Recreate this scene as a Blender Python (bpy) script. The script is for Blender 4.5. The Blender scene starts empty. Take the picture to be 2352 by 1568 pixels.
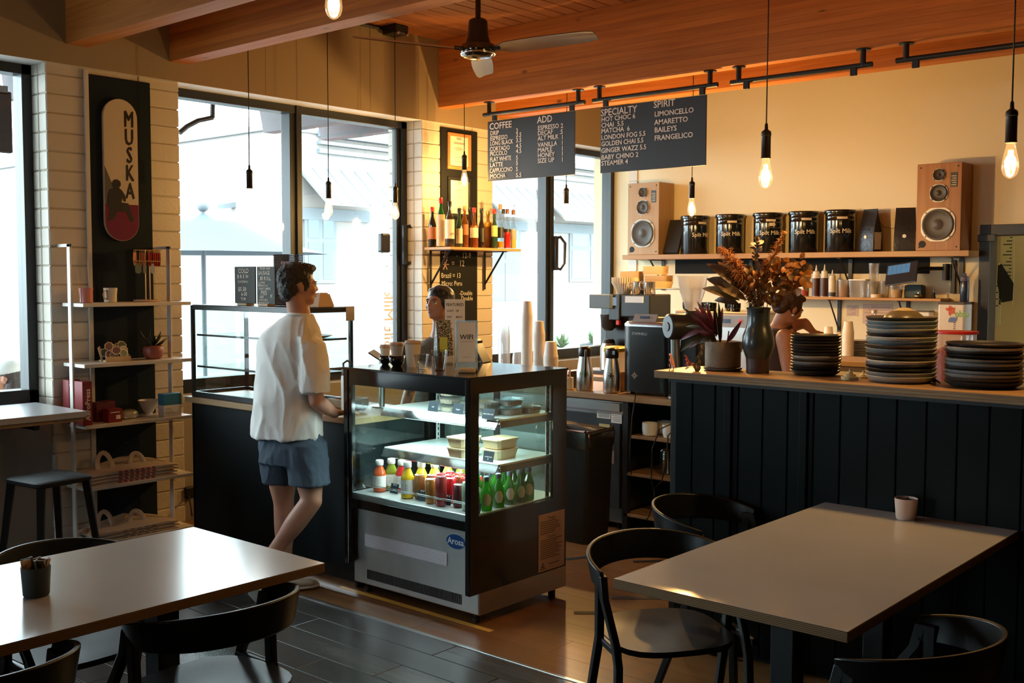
import bpy, bmesh, math, random
from mathutils import Vector, Matrix, Euler
random.seed(7)
PI = math.pi
scene = bpy.context.scene
COL = scene.collection
RAD = math.radians
# ------------------------------------------------------------------ camera
FPX, PITCH, ROLL, YAW, EYE = 2457.875, RAD(-3.46016668), RAD(.13674407), RAD(40.95494186), 1.70
CAM = Vector((0, 0, EYE))
FW = Vector((math.cos(YAW) * math.cos(PITCH), math.sin(YAW) * math.cos(PITCH), math.sin(PITCH)))
_r = FW.cross(Vector((0, 0, 1))).normalized()
_u = _r.cross(FW)
RT = _r * math.cos(ROLL) + _u * math.sin(ROLL)
UPV = -_r * math.sin(ROLL) + _u * math.cos(ROLL)
cd = bpy.data.cameras.new('camera')
cd.sensor_width = 36.0
cd.lens = FPX / 2352 * 36
cd.clip_start = .05
cam = bpy.data.objects.new('camera', cd)
COL.objects.link(cam)
cam.matrix_world = Matrix(((RT.x, UPV.x, -FW.x, CAM.x), (RT.y, UPV.y, -FW.y, CAM.y), (RT.z, UPV.z, -FW.z, CAM.z), (0, 0, 0, 1)))
scene.camera = cam
# ------------------------------------------------------------------ view, world, lights
vs = scene.view_settings
vs.view_transform = 'Standard'
vs.look = 'None'
vs.gamma = 1
vs.use_curve_mapping = False
vs.exposure = -0.2
LAMP_W = 36.0
LAMP_COL = (1.0, .60, .20)
w = bpy.data.worlds.new('sky')
scene.world = w
w.use_nodes = True
bg = w.node_tree.nodes['Background']
bg.inputs[0].default_value = (.80, .93, 1.0, 1)
bg.inputs[1].default_value = 18.0
scene.cycles.max_bounces = 8
scene.cycles.diffuse_bounces = 4
scene.cycles.glossy_bounces = 4
scene.cycles.transmission_bounces = 6
scene.cycles.transparent_max_bounces = 48
scene.cycles.caustics_reflective = False
scene.cycles.caustics_refractive = False
scene.cycles.sample_clamp_indirect = 6
def area_light(name, loc, size, watts, col, rot, parent=None):
    d = bpy.data.lights.new(name, 'AREA'); d.shape = 'RECTANGLE'; d.size, d.size_y = size
    d.energy = watts; d.color = col
    o = bpy.data.objects.new(name, d); COL.objects.link(o)
    o.location = loc; o.rotation_euler = rot
    if parent:
        o.parent = parent
        o.matrix_parent_inverse = parent.matrix_basis.inverted()
    return o

# ------------------------------------------------------------------ helpers
def at(x, y, u=None, v=None, z=None):
    """Point of the room seen at photo pixel x, y that lies on the plane u, v or z = value."""
    d = FW + RT * ((x - 1176) / FPX) - UPV * ((y - 784) / FPX)
    if u is not None: t = (u - CAM.x) / d.x
    elif v is not None: t = (v - CAM.y) / d.y
    else: t = (z - CAM.z) / d.z
    return CAM + d * t

def V(*a): return Vector(a)

MATS = {}
def mat(name, col, rough=.6, metal=0., bump=0., bscale=60., var=0., vscale=8., spec=.5, coat=0., emit=None, estr=0., alpha=1., sheen=0., trans=0., ior=1.45, rnd=0., sss=0.):
    if name in MATS: return MATS[name]
    m = bpy.data.materials.new(name); m.use_nodes = True
    nt = m.node_tree; b = nt.nodes['Principled BSDF']
    b.inputs['Base Color'].default_value = (*col, 1)
    b.inputs['Roughness'].default_value = rough
    b.inputs['Metallic'].default_value = metal
    b.inputs['Specular IOR Level'].default_value = spec
    b.inputs['IOR'].default_value = ior
    b.inputs['Coat Weight'].default_value = coat
    b.inputs['Coat Roughness'].default_value = .12
    b.inputs['Transmission Weight'].default_value = trans
    b.inputs['Sheen Weight'].default_value = sheen
    b.inputs['Alpha'].default_value = alpha
    if sss:
        b.inputs['Subsurface Weight'].default_value = sss
        b.inputs['Subsurface Radius'].default_value = (.012, .005, .003)
    if emit:
        b.inputs['Emission Color'].default_value = (*emit, 1)
        b.inputs['Emission Strength'].default_value = estr
    tc = nt.nodes.new('ShaderNodeTexCoord')
    if var or rnd:
        mx = nt.nodes.new('ShaderNodeMix'); mx.data_type = 'RGBA'; mx.blend_type = 'MULTIPLY'
        mx.inputs[0].default_value = 1
        mx.inputs[6].default_value = (*col, 1)
        n = nt.nodes.new('ShaderNodeTexNoise'); n.inputs['Scale'].default_value = vscale; n.inputs['Detail'].default_value = 6
        nt.links.new(tc.outputs['Object'], n.inputs['Vector'])
        mr = nt.nodes.new('ShaderNodeMapRange')
        mr.inputs[1].default_value = .3; mr.inputs[2].default_value = .7
        mr.inputs[3].default_value = 1 - var; mr.inputs[4].default_value = 1 + var * .5
        nt.links.new(n.outputs['Fac'], mr.inputs[0])
        out = mr.outputs[0]
        if rnd:
            oi = nt.nodes.new('ShaderNodeObjectInfo')
            m2 = nt.nodes.new('ShaderNodeMapRange'); m2.inputs[3].default_value = 1 - rnd; m2.inputs[4].default_value = 1 + rnd * .4
            nt.links.new(oi.outputs['Random'], m2.inputs[0])
            mm = nt.nodes.new('ShaderNodeMath'); mm.operation = 'MULTIPLY'
            nt.links.new(out, mm.inputs[0]); nt.links.new(m2.outputs[0], mm.inputs[1]); out = mm.outputs[0]
        nt.links.new(out, mx.inputs[7])
        nt.links.new(mx.outputs[2], b.inputs['Base Color'])
    if bump:
        n2 = nt.nodes.new('ShaderNodeTexNoise'); n2.inputs['Scale'].default_value = bscale; n2.inputs['Detail'].default_value = 5
        nt.links.new(tc.outputs['Object'], n2.inputs['Vector'])
        bp = nt.nodes.new('ShaderNodeBump'); bp.inputs['Strength'].default_value = bump; bp.inputs['Distance'].default_value = .01
        nt.links.new(n2.outputs['Fac'], bp.inputs['Height']); nt.links.new(bp.outputs[0], b.inputs['Normal'])
    MATS[name] = m
    return m

def wood(name, c1, c2, axis='y', scale=1., rough=.5, contrast=1., coat=0., knots=0., rnd=.25, bump=.08, spec=.4):
    """Grain running along one object axis, shifted per object so boards differ."""
    if name in MATS: return MATS[name]
    m = bpy.data.materials.new(name); m.use_nodes = True
    nt = m.node_tree; b = nt.nodes['Principled BSDF']; L = nt.links.new
    b.inputs['Roughness'].default_value = rough; b.inputs['Coat Weight'].default_value = coat
    b.inputs['Specular IOR Level'].default_value = spec; b.inputs['Coat Roughness'].default_value = .2
    tc = nt.nodes.new('ShaderNodeTexCoord'); oi = nt.nodes.new('ShaderNodeObjectInfo')
    ad = nt.nodes.new('ShaderNodeVectorMath'); ad.operation = 'ADD'
    sc = nt.nodes.new('ShaderNodeVectorMath'); sc.operation = 'SCALE'; sc.inputs[3].default_value = 37.
    cb = nt.nodes.new('ShaderNodeCombineXYZ')
    for i in range(3): L(oi.outputs['Random'], cb.inputs[i])
    L(cb.outputs[0], sc.inputs[0]); L(tc.outputs['Object'], ad.inputs[0]); L(sc.outputs[0], ad.inputs[1])
    mp = nt.nodes.new('ShaderNodeMapping'); L(ad.outputs[0], mp.inputs[0])
    s = [22 * scale] * 3; s['xyz'.index(axis)] = 1.1 * scale
    mp.inputs['Scale'].default_value = s
    n = nt.nodes.new('ShaderNodeTexNoise'); n.inputs['Scale'].default_value = 1.; n.inputs['Detail'].default_value = 7; n.inputs['Distortion'].default_value = .6
    n.inputs['Roughness'].default_value = .62
    L(mp.outputs[0], n.inputs['Vector'])
    cr = nt.nodes.new('ShaderNodeValToRGB')
    h = .5 / max(contrast, .01) * .5
    cr.color_ramp.elements[0].position = .5 - h; cr.color_ramp.elements[0].color = (*c2, 1)
    cr.color_ramp.elements[1].position = .5 + h; cr.color_ramp.elements[1].color = (*c1, 1)
    L(n.outputs['Fac'], cr.inputs[0])
    out = cr.outputs[0]
    if knots:
        vo = nt.nodes.new('ShaderNodeTexVoronoi'); vo.inputs['Scale'].default_value = 1.
        m3 = nt.nodes.new('ShaderNodeMapping'); L(ad.outputs[0], m3.inputs[0])
        s3 = [5.] * 3; s3['xyz'.index(axis)] = 2.4; m3.inputs['Scale'].default_value = s3
        L(m3.outputs[0], vo.inputs['Vector'])
        r2 = nt.nodes.new('ShaderNodeMapRange'); r2.inputs[1].default_value = .03; r2.inputs[2].default_value = knots
        r2.inputs[3].default_value = .25; r2.inputs[4].default_value = 1
        L(vo.outputs['Distance'], r2.inputs[0])
        mk = nt.nodes.new('ShaderNodeMix'); mk.data_type = 'RGBA'; mk.blend_type = 'MULTIPLY'; mk.inputs[0].default_value = 1
        L(out, mk.inputs[6]); L(r2.outputs[0], mk.inputs[7]); out = mk.outputs[2]
    mr = nt.nodes.new('ShaderNodeMapRange'); mr.inputs[3].default_value = 1 - rnd; mr.inputs[4].default_value = 1 + rnd * .5
    L(oi.outputs['Random'], mr.inputs[0])
    mx = nt.nodes.new('ShaderNodeMix'); mx.data_type = 'RGBA'; mx.blend_type = 'MULTIPLY'; mx.inputs[0].default_value = 1
    L(out, mx.inputs[6]); L(mr.outputs[0], mx.inputs[7]); L(mx.outputs[2], b.inputs['Base Color'])
    if bump:
        bp = nt.nodes.new('ShaderNodeBump'); bp.inputs['Strength'].default_value = bump; bp.inputs['Distance'].default_value = .004
        L(n.outputs['Fac'], bp.inputs['Height']); L(bp.outputs[0], b.inputs['Normal'])
    MATS[name] = m
    return m

def schlick(nt, f0):
    """Mirror share of a thin sheet, the same from both sides."""
    lw = nt.nodes.new('ShaderNodeLayerWeight'); lw.inputs[0].default_value = .5
    p = nt.nodes.new('ShaderNodeMath'); p.operation = 'POWER'; p.inputs[1].default_value = 5
    nt.links.new(lw.outputs['Facing'], p.inputs[0])
    q = nt.nodes.new('ShaderNodeMath'); q.operation = 'MULTIPLY_ADD'; q.inputs[1].default_value = 1 - f0; q.inputs[2].default_value = f0
    nt.links.new(p.outputs[0], q.inputs[0])
    return q

def glass(name, tint=(1, 1, 1), refl=.06, rough=.02, body=None, bodyf=0.):
    """Thin pane: lets light straight through, mirrors by Fresnel, may carry some coloured body."""
    if name in MATS: return MATS[name]
    m = bpy.data.materials.new(name); m.use_nodes = True
    nt = m.node_tree; L = nt.links.new
    nt.nodes.remove(nt.nodes['Principled BSDF'])
    out = nt.nodes['Material Output']
    t = nt.nodes.new('ShaderNodeBsdfTransparent'); t.inputs[0].default_value = (*tint, 1)
    g = nt.nodes.new('ShaderNodeBsdfGlossy'); g.inputs['Roughness'].default_value = rough
    mm = schlick(nt, refl)
    mx = nt.nodes.new('ShaderNodeMixShader'); L(mm.outputs[0], mx.inputs[0]); 
    src = t.outputs[0]
    if body:
        d = nt.nodes.new('ShaderNodeBsdfDiffuse'); d.inputs[0].default_value = (*body, 1)
        tr = nt.nodes.new('ShaderNodeBsdfTranslucent'); tr.inputs[0].default_value = (*body, 1)
        dm = nt.nodes.new('ShaderNodeMixShader'); dm.inputs[0].default_value = .5; L(d.outputs[0], dm.inputs[1]); L(tr.outputs[0], dm.inputs[2])
        m2 = nt.nodes.new('ShaderNodeMixShader'); m2.inputs[0].default_value = bodyf
        L(t.outputs[0], m2.inputs[1]); L(dm.outputs[0], m2.inputs[2]); src = m2.outputs[0]
    L(src, mx.inputs[1]); L(g.outputs[0], mx.inputs[2]); L(mx.outputs[0], out.inputs[0])
    MATS[name] = m
    return m

def glow(name, col, s):
    if name in MATS: return MATS[name]
    m = bpy.data.materials.new(name); m.use_nodes = True
    nt = m.node_tree; nt.nodes.remove(nt.nodes['Principled BSDF'])
    e = nt.nodes.new('ShaderNodeEmission'); e.inputs[0].default_value = (*col, 1); e.inputs[1].default_value = s
    nt.links.new(e.outputs[0], nt.nodes['Material Output'].inputs[0])
    MATS[name] = m
    return m

class MB:
    """Collects simple solids into one mesh."""
    def __init__(s): s.v = []; s.f = []
    def add(s, vs_, fs):
        o = len(s.v); s.v += [tuple(p) for p in vs_]; s.f += [tuple(i + o for i in f) for f in fs]; return s
    def box(s, a, b):
        x0, y0, z0 = (min(a[i], b[i]) for i in range(3)); x1, y1, z1 = (max(a[i], b[i]) for i in range(3))
        return s.add([(x0, y0, z0), (x1, y0, z0), (x1, y1, z0), (x0, y1, z0), (x0, y0, z1), (x1, y0, z1), (x1, y1, z1), (x0, y1, z1)],
                     [(0, 3, 2, 1), (4, 5, 6, 7), (0, 1, 5, 4), (1, 2, 6, 5), (2, 3, 7, 6), (3, 0, 4, 7)])
    def cbox(s, c, d): return s.box([c[i] - d[i] / 2 for i in range(3)], [c[i] + d[i] / 2 for i in range(3)])
    def rbox(s, a, b, r=.004, seg=2):
        bm = bmesh.new(); bmesh.ops.create_cube(bm, size=1)
        d = [abs(b[i] - a[i]) for i in range(3)]; c = [(a[i] + b[i]) / 2 for i in range(3)]
        for q in bm.verts: q.co = Vector([q.co[i] * d[i] + c[i] for i in range(3)])
        r = min(r, min(d) * .49)
        bmesh.ops.bevel(bm, geom=list(bm.edges), offset=r, segments=seg, profile=.5, affect='EDGES')
        return s.bm(bm)
    def bm(s, bm, M=None):
        if M is not None: bm.transform(M)
        bm.verts.index_update()
        s.add([q.co.copy() for q in bm.verts], [[q.index for q in f.verts] for f in bm.faces]); bm.free(); return s
    def lathe(s, prof, n=24, c=(0, 0, 0), squash=1., cap=True):
        o = len(s.v)
        for r, z in prof:
            for k in range(n):
                a = 2 * PI * k / n
                s.v.append((c[0] + r * math.cos(a), c[1] + r * math.sin(a) * squash, c[2] + z))
        for i in range(len(prof) - 1):
            for k in range(n):
                k2 = (k + 1) % n
                s.f.append((o + i * n + k, o + i * n + k2, o + (i + 1) * n + k2, o + (i + 1) * n + k))
        if cap:
            if prof[0][0] > 1e-5: s.f.append(tuple(o + k for k in reversed(range(n))))
            if prof[-1][0] > 1e-5: s.f.append(tuple(o + (len(prof) - 1) * n + k for k in range(n)))
        return s
    def cyl(s, a, b, r, n=16, r2=None):
        return s.tube([a, b], [r, r if r2 is None else r2], n)
    def tube(s, pts, r, n=8, cap=True, flat=None):
        """Tube along points; r number or list; flat=(axis vector, ratio) squashes the section."""
        pts = [Vector(p) for p in pts]; m = len(pts)
        rs = r if isinstance(r, (list, tuple)) else [r] * m
        o = len(s.v); prev = None
        for i, p in enumerate(pts):
            t = (pts[min(i + 1, m - 1)] - pts[max(i - 1, 0)])
            t = t.normalized() if t.length > 1e-9 else Vector((0, 0, 1))
            if prev is None:
                ref = Vector((0, 0, 1)) if abs(t.z) < .9 else Vector((1, 0, 0))
                e1 = t.cross(ref).normalized()
            else:
                e1 = (prev - t * prev.dot(t))
                e1 = e1.normalized() if e1.length > 1e-6 else t.orthogonal().normalized()
            prev = e1; e2 = t.cross(e1)
            for k in range(n):
                a = 2 * PI * k / n
                off = e1 * (math.cos(a) * rs[i]) + e2 * (math.sin(a) * rs[i])
                if flat: fx = Vector(flat[0]); off = off - fx * (off.dot(fx) * (1 - flat[1]))
                s.v.append(tuple(p + off))
        for i in range(m - 1):
            for k in range(n):
                k2 = (k + 1) % n
                s.f.append((o + i * n + k, o + i * n + k2, o + (i + 1) * n + k2, o + (i + 1) * n + k))
        if cap:
            s.f.append(tuple(o + k for k in reversed(range(n)))); s.f.append(tuple(o + (m - 1) * n + k for k in range(n)))
        return s
    def prism(s, poly, z0, z1, M=None):
        """Polygon in local xy extruded from z0 to z1, then moved by matrix M."""
        n = len(poly)
        vs_ = [Vector((p[0], p[1], z0)) for p in poly] + [Vector((p[0], p[1], z1)) for p in poly]
        if M is not None: vs_ = [M @ q for q in vs_]
        return s.add(vs_, [tuple(reversed(range(n))), tuple(range(n, 2 * n))] + [(k, (k + 1) % n, (k + 1) % n + n, k + n) for k in range(n)])
    def sphere(s, c, r, n=16, m=10, sc=(1, 1, 1)):
        prof = [(math.sin(PI * i / m), -math.cos(PI * i / m)) for i in range(m + 1)]
        o = len(s.v)
        for a, z in prof:
            for k in range(n):
                t = 2 * PI * k / n
                s.v.append((c[0] + r * sc[0] * a * math.cos(t), c[1] + r * sc[1] * a * math.sin(t), c[2] + r * sc[2] * z))
        for i in range(m):
            for k in range(n):
                k2 = (k + 1) % n
                s.f.append((o + i * n + k, o + i * n + k2, o + (i + 1) * n + k2, o + (i + 1) * n + k))
        return s
    def xf(s, M, start=0):
        s.v[start:] = [tuple(M @ Vector(p)) for p in s.v[start:]]; return s
    def mesh(s, name, m=None, smooth=False, weld=False):
        me = bpy.data.meshes.new(name); me.from_pydata(s.v, [], s.f)
        bm = bmesh.new(); bm.from_mesh(me)
        if weld: bmesh.ops.remove_doubles(bm, verts=bm.verts, dist=1e-5)
        bmesh.ops.recalc_face_normals(bm, faces=bm.faces)
        bm.to_mesh(me); bm.free()
        if smooth:
            me.polygons.foreach_set('use_smooth', [True] * len(me.polygons))
            if smooth is not True: me.set_sharp_from_angle(angle=RAD(smooth))
        if m: me.materials.append(m)
        me.update(); return me
    def build(s, name, m, parent=None, world=True, smooth=False, loc=None, weld=False):
        """One mesh object. world=True: the points are room points, kept in place under the parent."""
        if parent is not None and world:
            inv = parent_matrix(parent).inverted(); s.v = [tuple(inv @ Vector(p)) for p in s.v]
        o = bpy.data.objects.new(name, s.mesh(name, m, smooth, weld)); COL.objects.link(o)
        if parent is not None: o.parent = parent
        if loc is not None: o.location = loc
        return o

def parent_matrix(o):
    M = o.matrix_basis.copy()
    while o.parent: o = o.parent; M = o.matrix_basis @ M
    return M

def tag(o, label=None, cat=None, group=None, kind=None):
    if label: o['label'] = label
    if cat: o['category'] = cat
    if group: o['group'] = group
    if kind: o['kind'] = kind
    return o

def thing(name, label, cat, loc=(0, 0, 0), rz=0., group=None, kind=None):
    o = bpy.data.objects.new(name, None); COL.objects.link(o)
    o.empty_display_size = .05
    o.location = loc; o.rotation_euler = (0, 0, rz)
    return tag(o, label, cat, group, kind)

def solo(name, label, cat, mb, m, loc=(0, 0, 0), rz=0., group=None, smooth=False, kind=None, weld=False):
    """A thing that is one mesh; points are local to loc."""
    o = mb.build(name, m, None, smooth=smooth, weld=weld)
    o.location = loc; o.rotation_euler = (0, 0, rz)
    return tag(o, label, cat, group, kind)

def dup(root, loc, rz=None, label=None, group=None):
    """Copy a thing with its parts and sub-parts; meshes are shared."""
    r = root.copy(); COL.objects.link(r); r.location = loc
    if rz is not None: r.rotation_euler = (0, 0, rz)
    if label: r['label'] = label
    if group: r['group'] = group
    def kids(src, dst):
        for ch in list(src.children):
            c = ch.copy(); COL.objects.link(c); c.parent = dst; kids(ch, c)
    kids(root, r)
    return r

_tc = {}
def text(s, size, m, parent, loc, rz=0., rx=PI / 2, align='LEFT', ext=.0008, sx=1., name='lettering', world=True, valign='BOTTOM_BASELINE', bold=0.):
    """Flat raised lettering as a mesh; rz=0 faces the -v side, rz=-90 degrees faces the -u side."""
    bold = min(bold, .012)
    key = (s, align, round(ext / size, 4), bold, valign)
    if key not in _tc:
        c = bpy.data.curves.new('t', 'FONT'); c.body = s; c.size = 1; c.align_x = align; c.align_y = valign
        c.extrude = ext / size; c.resolution_u = 2; c.offset = bold
        o = bpy.data.objects.new('t', c); COL.objects.link(o)
        dg = bpy.context.evaluated_depsgraph_get(); dg.update()
        me = bpy.data.meshes.new_from_object(o.evaluated_get(dg)); me.name = 'lettering'
        bpy.data.objects.remove(o); bpy.data.curves.remove(c)
        _tc[key] = me
    me = _tc[key]
    if me.materials and me.materials[0] != m:
        me = me.copy(); me.materials.clear()
    if not me.materials: me.materials.append(m)
    o = bpy.data.objects.new(name, me); COL.objects.link(o)
    M = Matrix.Translation(loc) @ Euler((rx, 0, rz)).to_matrix().to_4x4() @ Matrix.Diagonal((size * sx, size, size, 1))
    if parent is not None:
        o.parent = parent
        if world: M = parent_matrix(parent).inverted() @ M
    o.matrix_basis = M
    return o

RZU = -PI / 2      # lettering on a face that looks towards -u
# ------------------------------------------------------------------ materials
black_metal = mat('black_metal', (.012, .013, .014), .42, 0., spec=.5)
black_paint = mat('black_paint', (.006, .009, .011), .5, bump=.05, bscale=120, spec=.2)
frame_black = mat('window_frame_black', (.012, .014, .016), .38)
white_paint = mat('white_paint', (.78, .76, .72), .5)
chrome = mat('chrome', (.75, .76, .78), .18, 1.)
steel = mat('brushed_steel', (.58, .59, .6), .3, 1., bump=.03, bscale=300)
porcelain = mat('white_porcelain', (.82, .8, .76), .25)
paper = mat('white_paper', (.82, .8, .76), .7)
cream_txt = mat('cream_lettering', (.86, .74, .6), .6)
white_txt = mat('white_lettering', (.85, .85, .83), .6)
dark_txt = mat('dark_lettering', (.03, .03, .03), .6)
clear_glass = glass('clear_glass', (.97, .99, .98), .05)
# ================================================================== the room
U1, V1, ZC, ZL = 9.35, 6.5, 3.69, 3.005       # back wall, window wall, ceiling, lintel underside
UL, VF = -4.5, -3.5                            # unseen walls behind the camera
brick_white = mat('painted_brick', (.62, .56, .47), .55, bump=.25, bscale=45, rnd=.06)
mortar_white = mat('painted_mortar', (.54, .48, .40), .7, bump=.3, bscale=60)
plaster = mat('cream_plaster', (.72, .62, .40), .6, bump=.06, bscale=140)
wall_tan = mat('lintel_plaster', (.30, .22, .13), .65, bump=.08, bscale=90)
dark_wall = mat('dark_far_wall', (.06, .055, .05), .8)
navy = mat('navy_wall_paint', (.008, .015, .024), .75, bump=.06, bscale=120, spec=.2)
glulam = wood('glulam_timber', (.64, .215, .034), (.43, .12, .014), 'y', .8, .6, 1.3, knots=.10, rnd=.18)
cedar = wood('cedar_ceiling_board', (.38, .13, .032), (.25, .075, .018), 'x', .9, .6, 1.2, knots=.06, rnd=.25)
tile_dark = wood('dark_plank_tile', (.075, .074, .072), (.038, .037, .037), 'y', .7, .27, 1.2, rnd=.35, bump=.06, spec=.5)
laminate = wood('oak_laminate', (.30, .135, .045), (.19, .08, .025), 'y', 1.3, .32, 1.0, rnd=.15, bump=.03, spec=.5)

# floor ---------------------------------------------------------------
fl = MB().box((UL, VF, -.2), (U1 + 1.4, V1 + .3, -.006)).build('floor', mat('floor_bed', (.04, .035, .03), .8)); tag(fl, kind='structure')
def board_mesh(name, lu, lv, h, m, bev=.0015, gap=.002):
    return MB().rbox((gap, gap, -h), (lu - gap, lv - gap, 0), bev, 1).mesh(name, m)
LV = 1.2
tm = board_mesh('floor_plank', .17, LV, .006, tile_dark)
r = 0
u = 3.5 - .17
offs = {0: 3.363, 1: 4.155, 2: 3.375, 3: 3.69}
while u > .45:
    o0 = offs.get(r, random.random() * LV)
    v = o0 - LV * 3
    while v < V1:
        if v + LV > .6 - (u - 3) * .4:
            o = bpy.data.objects.new('floor_plank', tm); COL.objects.link(o); o.parent = fl
            o.location = (u, v, 0)
        v += LV
    u -= .17; r += 1
# dark planks past the ones told apart, up to the unseen walls
MB().box((UL, VF, -.006), (u + .17, V1, -.0005)).build('floor_plank', tile_dark, fl)
MB().box((u + .17, VF, -.006), (3.5, .3, -.0005)).build('floor_plank', tile_dark, fl)
lm = board_mesh('laminate_board', .19, 1.3, .006, laminate, .0006, .0006)
u = 3.518; r = 0
while u < 6.6:
    v = VF + 3 + [.3, .9, .55, .1, 1.1, .7][r % 6]
    while v < V1:
        o = bpy.data.objects.new('laminate_board', lm); COL.objects.link(o); o.parent = fl; o.location = (u, v, 0)
        v += 1.3
    u += .19; r += 1
MB().box((u, -.5, -.006), (U1, V1, -.0005)).build('laminate_board', laminate, fl)
MB().rbox((3.498, -1, -.004), (3.520, V1, .004), .003).build('transition_strip', mat('aluminium_strip', (.6, .58, .55), .3, 1.), fl)
MB().box((3.735, 3.38, 0), (3.768, 4.5, .0015)).build('floor_strip', mat('amber_floor_strip', (.75, .42, .08), .45), fl)  # flat amber strip along the fridge front
# ceiling -------------------------------------------------------------
ce = MB().box((UL, VF, ZC + .02), (U1 + 1.4, V1 + 2.7, ZC + .2)).build('ceiling', mat('roof_deck', (.2, .1, .04), .8)); tag(ce, kind='structure')
pw = .138
pm = MB().rbox((UL, .003, 0), (U1, pw - .003, .03), .006, 1).mesh('ceiling_board', cedar)
v = V1 - pw
while v > -1.0:
    o = bpy.data.objects.new('ceiling_board', pm); COL.objects.link(o); o.parent = ce; o.location = (0, v, ZC); v -= pw
MB().box((UL, VF, ZC), (U1, v + pw, ZC + .02)).build('ceiling_board', cedar, ce)
# glulam beams, each a stack of laminations -----------------------------
def beam(u0, label):
    t = thing('ceiling_beam', label, 'beam', (u0, V1, 3.13), group='glulam ceiling beams')
    n = 13; h = (ZC - 3.13) / n
    for k in range(n):
        MB().rbox((u0, VF, 3.13 + k * h), (u0 + .135, V1 + .42, 3.13 + (k + 1) * h - .0004), .0012, 1).build('lamination', glulam, t)
    MB().prism([(V1 + .42, 3.13), (V1 + 2.45, 3.13), (V1 + 2.62, ZC - .01), (V1 + .42, ZC - .01)], u0, u0 + .135, Matrix(((0, 0, 1, 0), (1, 0, 0, 0), (0, 1, 0, 0), (0, 0, 0, 1)))).build('painted_tail', mat('tail_mauve_grey', (.14, .125, .13), .8), t)
    return t
beam(3.262, 'honey glulam ceiling beam nearest the top left corner, above the skateboard')
beam(3.975, 'honey glulam ceiling beam ending above the brick pillar edge, second from the left')
beam(6.52, 'deep orange glulam ceiling beam carrying the menu board rails')
beam(7.245, 'orange glulam ceiling beam behind the menu boards, nearest the cream wall')
# window wall: piers of painted brick ----------------------------------
BH, BL, BD = .1175, .62, .1
def bmesh_brick(l):
    return MB().rbox((.002, 0, .002), (l - .002, BD, BH - .002), .006, 1).mesh('brick', brick_white)
_bm = {}
def brick(l):
    l = round(l, 3)
    if l not in _bm: _bm[l] = bmesh_brick(l)
    return _bm[l]
def pier(name, u0, u1, z0=0., depth=.42, z1=ZL, rows=None):
    core = MB().box((u0 + .012, V1 + .012, z0), (u1 - .012, V1 + depth - .012, z1)).build(name, mortar_white)
    tag(core, kind='structure')
    k = 0; z = z0
    while z < z1 - .02:
        hz = min(BH, z1 - z)
        cuts = [u0]; x = u0 + (BL if k % 2 else BL / 2)
        while x < u1 - .06: cuts.append(x); x += BL
        cuts.append(u1)
        for a, b in zip(cuts, cuts[1:]):
            o = bpy.data.objects.new('brick', brick(b - a)); COL.objects.link(o); o.parent = core
            o.location = (a, V1 + random.uniform(-.0015, .0015), z); o.scale.z = hz / BH
        # header bricks turning the corner into the window reveals
        d2 = depth - BD - .002
        for ue, sgn in ((u0, 1), (u1 - BD, -1)):
            n2 = [(V1 + BD, V1 + BD + d2 * (.55 if k % 2 else .4)), (V1 + BD + d2 * (.55 if k % 2 else .4), V1 + depth)]
            for a, b in n2:
                o = bpy.data.objects.new('brick', brick(b - a)); COL.objects.link(o); o.parent = core
                o.rotation_euler = (0, 0, PI / 2); o.location = (ue + BD, a, z); o.scale.z = hz / BH
        z += BH; k += 1
    return core
pier('wall_pier_1', 3.13, 4.05)
pier('wall_pier_2', 6.331, 7.225)
# unseen solid wall further left, added to keep daylight off the bar
tag(MB().box((UL, V1, 0), (.9, V1 + .42, ZL)).build('wall_unseen_infill', mat('dark_far_wall', (.06, .055, .05), .8)), kind='structure')
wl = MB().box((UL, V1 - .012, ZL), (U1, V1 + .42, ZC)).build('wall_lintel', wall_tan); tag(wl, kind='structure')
for us in (4.75, 5.65, 6.28, 7.35, 8.3, 2.2):
    MB().box((us, V1 - .0135, ZL + .01), (us + .004, V1 - .011, ZC)).build('panel_seam', mat('seam_line', (.30, .23, .15), .7), wl)
MB().box((UL, V1 - .011, ZL - .0015), (U1, V1 + .42, ZL + .001)).build('soffit_paint', white_paint, wl)
# low walls under the windows
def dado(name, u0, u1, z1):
    o = MB().box((u0, V1 + .03, 0), (u1, V1 + .42, z1)).build(name, mat('dado_shaded', (.36, .32, .27), .7, bump=.06, bscale=140)); tag(o, kind='structure')  # plaster coloured darker, the shade under the windows is in the colour
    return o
dado('wall_below_window_1', 4.05, 6.331, .87); dado('wall_below_window_2', 7.225, U1, .875); dado('wall_below_window_3', UL, 3.13, .885)
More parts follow.
